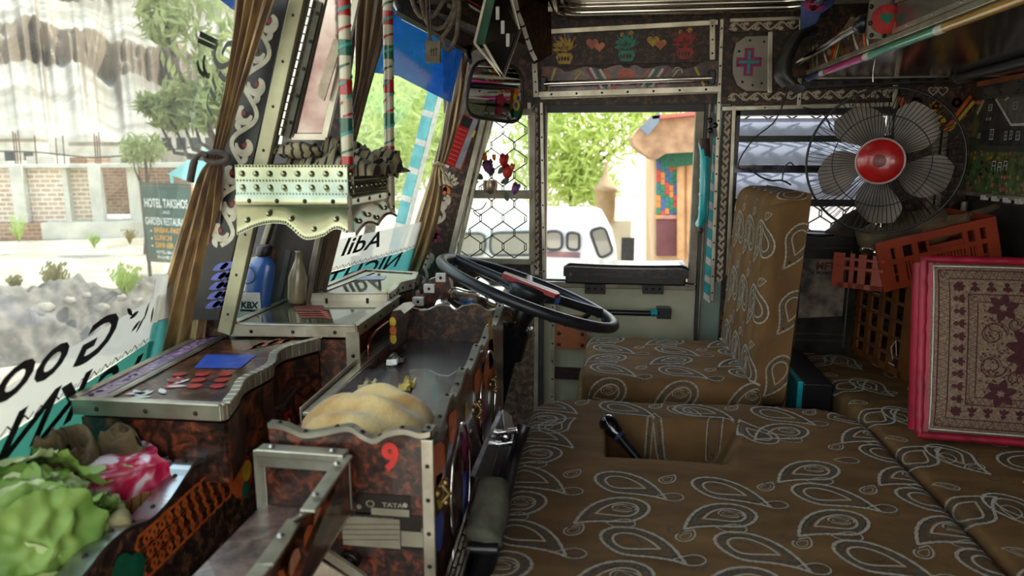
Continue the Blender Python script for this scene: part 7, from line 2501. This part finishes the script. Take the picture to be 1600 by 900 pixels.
# rubble bank near the truck
mb = MB().grid(lambda u, v: (lambda a: V((a.x, a.y, GZ - .05 + .82 * math.sin(PI * v) ** .8 * (1 + .35 * noise.noise(V((u * 9, v * 3, 0)))) + .10 * noise.noise(V((u * 40, v * 14, 3))))))(px(-160, 500, D=7.5).lerp(px(420, 520, D=9.5), u) + V((-1, .8, 0)) * (v * 1.5)), 120, 40)
tag(mb.build('rubble_bank', [M('grey_rubble', (120, 112, 104), .95, 0, (84, 78, 72), 5, 1.0, 22, detail=8)]), 'long grey bank of dug earth and stones beyond the near windshield pane', 'earth bank')
rnd = random.Random(6)
STN = M('pale_stone', (150, 142, 134), .9, 0, (120, 112, 104), 6, .5)
sl = []
for k, (x, y, r) in enumerate(((64, 486, .13), (35, 476, .07), (110, 470, .06), (160, 480, .07), (12, 492, .06), (190, 465, .05), (90, 498, .05), (135, 462, .05), (215, 470, .05))):
    p_ = px(x, y, D=8.6)
    mb = MB().ball(p_, r, 10, 0, (1.3, 1, .8), .6, k)
    ob = mb.build('stone', [STN])
    tag(ob, ['largest pale stone on the grey earth bank', 'pale stone up left of the largest one on the bank', 'pale stone right of the largest one, high on the bank', 'pale stone in the right half of the bank', 'leftmost pale stone at the foot of the bank', 'small stone near the right end of the bank crest', 'small low stone just right of the largest one', 'small stone on the bank crest near its middle', 'rightmost small stone on the bank'][k], 'stone', 'stones on the earth bank')

# unfinished brick building
BRK = brickmat('buff_brickwork', (196, 168, 146), (176, 148, 126), (222, 214, 200), 1.0, w_=.34, h_=.13)
BRKD = brickmat('brown_brickwork', (146, 104, 76), (120, 84, 62), (150, 130, 110), 1.0, w_=.30, h_=.11)
CONC = M('pale_concrete', (206, 202, 190), .9, 0, (180, 176, 164), 1.5, .2)
bl = [px(-140, 388, D=19.5), px(236, 376, D=20.5)]
u_ = (bl[1] - bl[0]); u_.z = 0; Lw = u_.length; u_.normalize()
nb = V((-u_.y, u_.x, 0))
if nb.dot(V((-1, 1, 0))) < 0: nb = -nb
O_ = V((bl[0].x, bl[0].y, GZ))
t = thing('brick_building', 'unfinished brick building with pale concrete columns and rebar behind the earth bank', 'building', O_ + u_ * Lw / 2)
def along(x, y, off=0.0):
    h = hit(x, y, O_ + nb * off, nb); return (h - O_).dot(u_), h.z
mb = MB()
zp = along(100, 348)[1]
mb.prism([O_, O_ + u_ * along(66, 370)[0], O_ + u_ * along(66, 370)[0] + V((0, 0, zp - GZ)), O_ + V((0, 0, zp - GZ))], nb * 5, 1)
mb.prism([O_ + u_ * along(66, 370)[0], O_ + u_ * Lw, O_ + u_ * Lw + V((0, 0, zp - GZ)), O_ + u_ * along(66, 370)[0] + V((0, 0, zp - GZ))], nb * 5, 0)
mb.build('plinth', [CONC, BRKD], t)
zt_ = along(100, 262, .4)[1]
def wallp(x0, x1, off, m, ztop=None):
    a, b = along(x0, 300, off)[0], along(x1, 300, off)[0]
    q = O_ + nb * off
    mb.prism([q + u_ * a + V((0, 0, zp - GZ)), q + u_ * b + V((0, 0, zp - GZ)), q + u_ * b + V((0, 0, (ztop or zt_) - GZ)), q + u_ * a + V((0, 0, (ztop or zt_) - GZ))], nb * .25, m)
for i, (x0, x1, of, m) in enumerate(((-140, 22, .5, 0), (36, 102, .5, 0), (104, 146, .7, 0), (160, 206, 3.0, 1), (212, 300, 3.0, 1))):
    mb = MB(); wallp(x0, x1, of, m); mb.build('brick_wall', [BRK, BRKD], t)
for x0, x1, of in ((18, 38, .2), (99, 107, .45), (140, 158, .2), (200, 216, .6), (-60, -40, .2)):
    mb = MB(); wallp(x0, x1, of, 0, zt_ + .08); mb.build('column', [CONC], t)
mb = MB()
a, b = along(-140, 260, .3)[0], along(300, 260, .3)[0]
q = O_ + nb * .3
mb.prism([q + u_ * a + V((0, 0, zt_ - GZ)), q + u_ * b + V((0, 0, zt_ - GZ)), q + u_ * b + V((0, 0, zt_ - GZ + .14)), q + u_ * a + V((0, 0, zt_ - GZ + .05))], nb * 1.2, 0)
mb.build('roof_slab', [CONC], t)
for x0, x1, y0_, y1_, m in ((-4, 14, 252, 262, 0), (40, 84, 244, 258, 0), (108, 136, 246, 262, 1)):
    a, b = along(x0, y0_, 6)[0], along(x1, y0_, 6)[0]; z0_, z1_ = zt_, along(x0, y0_, 6)[1]
    q = O_ + nb * 6
    mb = MB().prism([q + u_ * a + V((0, 0, z0_ - GZ - .3)), q + u_ * b + V((0, 0, z0_ - GZ - .3)), q + u_ * b + V((0, 0, z1_ - GZ)), q + u_ * a + V((0, 0, z1_ - GZ))], nb * 2, m)
    mb.build('rooftop_hut', [CONC, BRKD], t)
rb = MB()
for x, y in ((18, 205), (22, 208), (26, 204), (52, 212), (85, 215), (96, 212), (145, 208), (149, 212), (152, 206), (200, 222)):
    a, zz = along(x, y, .4)
    rb.tube([O_ + nb * .4 + u_ * a + V((0, 0, zt_ - GZ + .1)), O_ + nb * .4 + u_ * (a + .03) + V((0, 0, zz - GZ))], .018, 5, 0)
rb.build('rebar', [M('rusted_rebar', (120, 84, 66), .8, .3, (90, 60, 46), 20)], t)
mb = MB().tube(cat_rom([px(x, y, D=18) for x, y in ((-30, 236), (60, 238), (150, 246), (250, 236), (330, 226))], 8), .02, 6, 0)
tag(mb.build('power_line', [GREYP]), 'thin power line sagging above the brick building roof', 'wire')

# hotel sign
t = thing('hotel_sign', 'green HOTEL TAKSHOS signboard on a pole by the roadside', 'sign', px(228, 465, D=12.2))
c = [px(217, 285, D=12.2), px(297, 287, D=11.7), px(290, 398, D=11.7), px(226, 412, D=12.2)]
c[3] = V((c[0].x, c[0].y, c[3].z)); c[2] = V((c[1].x, c[1].y, c[3].z + .02))
SG = M('sign_green', (54, 84, 72), .5, 0, (42, 68, 58), 3)
mb = MB().prism(c, (-.02, .03, 0), 0)
fr = Fr(c[3], c[1] - c[0], V((0, 0, 1)))
if fr.n.dot(CAM - c[3]) < 0: fr.n = -fr.n
Ws, Hs = (V((c[1].x - c[0].x, c[1].y - c[0].y, 0))).length, c[0].z - c[3].z
lt = MB()
stroke(mb, fr, [(.03, .03), (Ws - .03, .03), (Ws - .03, Hs - .05), (.03, Hs - .05)], .012, 3, .004, closed=True)
text(lt, fr, 'HOTEL TAKSHOS', Ws / 2, Hs * .70, .207, 1, .006, sx=Ws / 1.88, bold=.004)
text(lt, fr, 'AND', Ws / 2, Hs * .62, .085, 1, .006)
text(lt, fr, 'GARDEN RESTAURANT', Ws / 2, Hs * .48, .183, 1, .006, sx=Ws / 2.18, bold=.003)
for k, s_ in enumerate(('BREAK-FAST', 'LUNCH', 'DINNER')):
    text(lt, fr, s_, Ws * .22, Hs * (.385 - k * .095), .122, 2, .006, align='LEFT', bold=.003)
    disc(lt, fr, Ws * .16, Hs * (.40 - k * .095), .018, 1, .006)
text(lt, fr, 'HOTEL,LEH,LADAKH', Ws * .5, Hs * .12, .073, 1, .006, bold=.001)
text(lt, fr, 'PH.01982 252094,25', Ws * .5, Hs * .055, .073, 1, .006, bold=.001)
brd = mb.build('board', [SG, M('sign_white', (226, 226, 220), .5, 0, (206, 206, 200), 5), M('sign_amber', (220, 160, 50), .5, 0, (200, 140, 40), 5), M('sign_red', (160, 80, 70), .5, 0, (130, 64, 56), 5)], t)
lt.build('lettering', [SG, MATS['sign_white'], MATS['sign_amber']], brd)
MB().tube([V((c[3].x + .04, c[3].y, GZ - .1)), V((c[0].x + .04, c[0].y + .02, c[0].z))], .03, 8, 0).build('post', [GREYP], t)


# trees and shrubs
lm_narrow = None
def leaves(mb, centres, n, size, seed, m=0, asp=.24):
    rnd = random.Random(seed)
    for i in range(n):
        c_, r = centres[rnd.randrange(len(centres))]
        d = V((rnd.gauss(0, 1), rnd.gauss(0, 1), rnd.gauss(0, 1)))
        d = d.normalized() * r * (rnd.random() ** .45)
        p = V(c_) + V((d.x, d.y, d.z * .8))
        a = V((rnd.gauss(0, 1), rnd.gauss(0, 1), rnd.gauss(0, 1) - .6)).normalized()
        b = a.orthogonal().normalized() * (asp if lm_narrow is None else lm_narrow)
        s = size * rnd.uniform(.6, 1.5)
        mb.add([p - a * s * .5, p + b * s * .5, p + a * s * .5, p - b * s * .5], [(0, 1, 2, 3)], m)


def leafmat(name, c1, c2):
    if name in MATS: return MATS[name]
    m = thin(name, c1, 0.0, .5)
    MATS.pop(name)
    MATS[name] = m
    return m


LG = thin('willow_leaf', (184, 200, 112), .0, .6, ior=1.15)
LG2 = thin('olive_leaf', (150, 158, 104), .0, .6, ior=1.15)
BARK = M('grey_bark', (96, 84, 70), .9, 0, (66, 56, 46), 8, .8)


def tree(label, base, centres, n, size, seed, lm, trunk_r=.12):
    t = thing('tree', label, 'tree', base)
    mb = MB()
    top = V(centres[0][0])
    mb.tube([V(base), V(base).lerp(top, .5) + V((.1, 0, 0)), top], [trunk_r, trunk_r * .7, trunk_r * .3], 8, 0)
    for c_, r in centres[1:]: mb.tube([V(base).lerp(top, .55), V(base).lerp(V(c_), .75) + V((0, 0, r * .3)), V(c_)], [trunk_r * .4, trunk_r * .25, trunk_r * .1], 6, 0)
    mb.build('trunk', [BARK], t)
    mb = MB(); leaves(mb, centres, n, size, seed)
    mb.build('foliage', [lm], t)
    return t


def C(x, y, D, r): return (px(x, y, D=D), r)
b = px(330, 500, D=12); 
tree('overhanging olive-green tree in front of the cliffs behind the near windshield pane', (b.x + .6, b.y, GZ), [C(330, 60, 11, .9), C(300, 20, 11, .8), C(360, 110, 11, .7), C(290, 150, 11, .38), C(320, 175, 11, .4), C(275, 160, 11, .25), C(245, 0, 11, .4), C(345, 160, 11, .5), C(255, 40, 11, .35), C(265, 180, 11, .3), C(235, 165, 11, .2)], 1500, .26, 2, LG2)
tree('small thin tree beside the brick building', (px(225, 360, D=17).x, px(225, 360, D=17).y, GZ), [C(225, 225, 17, .45), C(215, 245, 17, .4), C(238, 235, 17, .35), C(205, 228, 17, .3)], 420, .20, 4, LG2, .07)
b = px(570, 600, D=13)
tree('bright green tree seen through the far windshield pane', (b.x, b.y, GZ), [C(580, 190, 9, .9), C(640, 160, 10, 1.0), C(690, 210, 10, .8), C(600, 260, 9, .7), C(660, 120, 11, 1.1)], 5200, .17, 5, LG)
b = px(905, 600, D=17)
tree('bright green willow filling the door window', (b.x - .2, b.y, GZ), [C(880, 190, 16, 1.33), C(930, 210, 16, 1.20), C(870, 270, 16, 1.06), C(985, 180, 16, 1.20), C(920, 290, 16, 0.73), C(1040, 165, 16, 1.06), C(860, 230, 16, 1.20), C(900, 120, 16, 1.46)], 5200, .26, 6, LG)
def shrub(label, x, y, D, h, n, seed, mt):
    p_ = px(x, y, D=D); rnd = random.Random(seed)
    mb = MB()
    for k in range(n):
        a = rnd.uniform(0, 2 * PI); s_ = rnd.uniform(.05, .45) * h
        tip = p_ + V((math.cos(a) * s_, math.sin(a) * s_, h * rnd.uniform(.5, 1)))
        mid = p_.lerp(tip, .5) + V((0, 0, .06))
        w_ = .012
        mb.add([p_ + V((w_, 0, 0)), p_ - V((w_, 0, 0)), mid - V((w_, 0, 0)), tip, mid + V((w_, 0, 0))], [(0, 1, 2, 3, 4)], 0)
        for j in range(4):
            q = p_.lerp(tip, rnd.uniform(.4, 1)) + V((rnd.uniform(-.04, .04), rnd.uniform(-.04, .04), 0))
            mb.add([q, q + V((.03, 0, .02)), q + V((.03, .02, .06)), q + V((0, .01, .04))], [(0, 1, 2, 3)], 0)
    tag(mb.build('weed_clump', [mt]), label, 'weed', 'weed clumps by the road')
DRY = thin('dry_weed', (160, 150, 96), .0, .7, ior=1.1)
for k, (x, y, D, h, n) in enumerate(((88, 462, 9.2, .45, 60), (198, 466, 9.0, .42, 40), (30, 378, 17, .7, 40), (148, 388, 16.5, .35, 24), (203, 382, 16.8, .4, 24), (24, 458, 10, .25, 24))):
    shrub(['dry bushy weed on the middle of the earth bank', 'spiky green weed near the foot of the hotel sign', 'green weed clump before the brown brick plinth', 'low weed at the foot of the pale plinth', 'weed in the shade left of the sign', 'short weed at the left end of the bank'][k], x, y, D, h, n, k + 40, LG if k in (1, 2, 3) else DRY)
# pale awning behind the curtain
mb = MB().prism([px(262, 272, D=14), px(322, 232, D=14), px(345, 262, D=14), px(335, 290, D=14), px(300, 285, D=14)], (-.3, .5, 0), 0)
for x, y in ((268, 272), (333, 262)):
    q = px(x, y, D=14); mb.tube([q, V((q.x, q.y, GZ))], .03, 8, 0)
tag(mb.build('awning', [M('turquoise_canvas', (150, 206, 206), .8, 0, (130, 190, 192), 2)]), 'pale turquoise canvas awning beside the near curtain', 'awning')
# low white wall and buildings beyond the road on the left
for k, (x0, x1, y0_, y1_, D) in enumerate(((-60, 60, 222, 246, 60), (110, 250, 228, 250, 55), (250, 340, 200, 232, 60))):
    a, b = px(x0, y1_, D=D), px(x1, y1_, D=D); h = px(x0, y0_, D=D).z
    mb = MB().prism([V((a.x, a.y, GZ)), V((b.x, b.y, GZ)), V((b.x, b.y, h)), V((a.x, a.y, h))], (-4, 6, 0), 0)
    mb.prism([V((a.x, a.y, h)), V((b.x, b.y, h)), V((b.x, b.y, h + .3)), V((a.x, a.y, h + .3))], (-4.2, 6.2, 0), 1)
    for j in range(4):
        q = V((a.x, a.y, 0)).lerp(V((b.x, b.y, 0)), (j + .5) / 4)
        mb.box((q.x - .4, q.y - .06, h - 1.8), (q.x + .4, q.y + .2, h - .8), 2)
    tag(mb.build('mud_house', [M('whitewash', (196, 188, 174), .9, 0, (170, 160, 146), 1), M('flat_roof_edge', (150, 136, 118), .9, 0, (120, 106, 92), 1), GREYP]), ['far whitewashed flat-roofed house at the left under the cliffs', 'far whitewashed house above the brick building', 'far whitewashed house beside the near curtain'][k], 'house', 'far whitewashed houses')

# ---- beyond the driver door
t = thing('white_van', 'white van with dark windows parked outside the driver door', 'van', px(880, 480, Y=6.2))
YV = 6.0
VW = M('van_white', (226, 228, 226), .25, 0, (214, 216, 214), 1, coat=.5)
prof = [px(x, y, Y=YV) for x, y in ((640, 352), (760, 346), (855, 344), (925, 345), (938, 350), (958, 388), (966, 420), (968, 470), (968, 560), (640, 560))]
mb = MB().prism(prof, (0, 1.6, 0), 0)
mb.build('body', [VW], t, bevel=.03)
VG = M('van_window_glass', (120, 116, 104), .08, .2, (150, 146, 130), 2, coat=1)
for pts in ([(700, 366), (758, 364), (757, 398), (700, 400)], [(766, 364), (842, 362), (842, 398), (766, 399)], [(852, 361), (878, 361), (878, 390), (852, 390)], [(886, 363), (905, 364), (905, 391), (886, 389)], [(921, 360), (945, 354), (958, 394), (937, 404)]):
    q = rrect([px(x, y, Y=YV - .03) for x, y in pts], 3)
    mb = MB().prism(q, (0, .03, 0), 0)
    wn_ = MB().tube(q, .012, 6, 0, closed=True).build('window', [GREYP], t)
    mb.build('pane', [VG], wn_)
mb = MB().prism([px(x, y, Y=YV - .02) for x, y in ((850, 393), (906, 395), (906, 403), (850, 401))], (0, .02, 0), 0)
mb.build('patterned_strip', [M('van_strip', (160, 110, 96), .5, 0, (90, 80, 90), 8)], t)
for dx in (-.9, .55):
    MB().lathe([(0, 0), (.18, 0), (.30, .02), (.31, .2), (0, .2)], (px(880, 480, Y=YV).x + dx - .4, YV - .02, GZ + .32), (0, 1, 0), 20, 0).build('wheel', BLACKP, t)

t = thing('painted_gate_building', 'building with colourful mosaic column and maroon base outside the driver door', 'building', px(1050, 420, Y=9))
YG = 9.0
mb = MB().prism([px(x, y, Y=YG + .1) for x, y in ((1022, 405), (1022, 235), (1200, 235), (1200, 560), (1022, 560))], (0, 2, 0), 0)
mb.build('wall', [M('peach_plaster', (206, 178, 140), .8, 0, (186, 158, 122), 2)], t)
mb = MB()
rnd = random.Random(8)
mm = [M('tile_blue', (70, 100, 150), .6, 0, (60, 84, 130), 9), M('tile_red', (196, 80, 70), .6, 0, (170, 64, 56), 9), M('tile_teal', (50, 120, 120), .6, 0, (40, 100, 100), 9), M('tile_orange', (210, 140, 60), .6, 0, (190, 120, 50), 9), M('tile_green', (50, 130, 90), .6, 0, (40, 110, 74), 9)]
cw, chh = (1059 - 1026) / 5, (335 - 245) / 9
for i in range(5):
    for j in range(9):
        x, y = 1026 + i * cw, 245 + j * chh + (i % 2) * 4
        mb.prism([px(a, b_, Y=YG) for a, b_ in ((x, y), (x + cw * .95, y), (x + cw * .95, y + chh * .95), (x, y + chh * .95))], (0, .1, 0), (i * 2 + j // 2) % 5)
mb.build('mosaic_panel', mm, t)
mb = MB().prism([px(x, y, Y=YG) for x, y in ((1026, 342), (1057, 342), (1057, 400), (1026, 400))], (0, .1, 0), 0)
mb.prism([px(x, y, Y=YG - .02) for x, y in ((1024, 336), (1060, 336), (1060, 342), (1024, 342))], (0, .1, 0), 1)
mb.build('maroon_base', [M('maroon_plaster', (112, 66, 66), .7, 0, (96, 54, 54), 4), M('orange_band', (216, 150, 60), .6, 0, (80, 90, 150), 3)], t)
mb = MB()
for x in (1064, 1078): mb.tube([px(x, 405, Y=YG - .05), px(x, 240, Y=YG - .05)], .05, 10, 0)
mb.prism([px(x, y, Y=YG - .15) for x, y in ((1030, 238), (1092, 238), (1092, 256), (1050, 262), (1028, 250))], (0, .2, 0), 1)
mb.build('pilaster', [M('peach_trim', (206, 160, 110), .7, 0, (180, 134, 88), 6), GREEN], t)
# ornate roof eave
mb = MB()
mb.prism([px(x, y, Y=YG - .6) for x, y in ((988, 214), (1002, 196), (1022, 186), (1110, 180), (1110, 236), (1040, 240), (1024, 250), (1006, 240), (992, 228))], (0, 1.4, 0), 0)
mb.prism([px(x, y, Y=YG - .7) for x, y in ((1000, 200), (1018, 182), (1032, 176), (1030, 190), (1012, 212))], (0, .2, 0), 1)
mb.prism([px(x, y, Y=YG - .7) for x, y in ((1020, 186), (1110, 178), (1110, 172), (1018, 181))], (0, 1.6, 0), 2)
mb.build('carved_eave', [M('tan_carving', (176, 140, 104), .8, 0, (130, 98, 70), 5, .5), M('grey_blue_panel', (120, 130, 140), .6, 0, (100, 110, 120), 4), SALMON], t)
# chorten finial and pale walls
mb = MB()
mb.lathe([(.16, 0), (.16, .45), (.20, .47), (.13, .55), (.10, .62), (.04, .7), (.02, .9)], px(945, 345, Y=11), (0, 0, 1), 12, 0)
mb.box((px(905, 400, Y=11).x, 11, GZ), (px(985, 400, Y=11).x, 12.5, px(905, 344, Y=11).z), 1)
mb.box((px(915, 400, Y=11).x + .55, 10.98, GZ), (px(915, 400, Y=11).x + .75, 11.0, px(905, 370, Y=11).z), 2)
tag(mb.build('gate_pillar', [M('tan_plaster', (170, 146, 110), .8, 0, (146, 122, 90), 4), M('cream_plaster', (206, 196, 168), .85, 0, (186, 176, 148), 2), GREYP]), 'cream wall with small tan finial behind the white van', 'wall')
for k, (x0, x1, y0_, D) in enumerate(((700, 1000, 300, 40), (1010, 1300, 285, 56))):
    a, b, h = px(x0, 400, Y=D), px(x1, 400, Y=D), px(x0, y0_, Y=D).z
    mb = MB().box((a.x, D, GZ), (b.x, D + 6, h), 0)
    for j in range(8): mb.box((a.x + (j + .3) * (b.x - a.x) / 8, D - .1, h - 1.6), (a.x + (j + .5) * (b.x - a.x) / 8, D, h - .6), 1)
    tag(mb.build('white_house', [MATS['whitewash'], GREYP]), ['far pale house behind the willow', 'far pale house behind the painted gate building'][k], 'house')
# another truck body behind the rear window
t = thing('parked_lorry', 'side of another lorry close outside the rear side window', 'lorry', (1.2, 4.6, GZ))
mb = MB().box((.75, 4.4, -.6), (4.2, 6.4, 1.9), 0)
mb.build('body', [M('pale_lorry_paint', (190, 186, 180), .5, 0, (160, 150, 150), 1.2)], t, bevel=.03)
mb = MB().box((.74, 4.36, .44), (4.2, 4.41, .62), 0).box((.74, 4.36, .86), (4.2, 4.41, .90), 1)
mb.build('painted_band', [TQ, SALMON], t)
for x in (1.3, 3.4):
    MB().lathe([(0, 0), (.25, 0), (.48, .02), (.5, .25), (0, .25)], (x, 4.38, GZ + .5), (0, 1, 0), 24, 0).build('wheel', BLACKP, t)
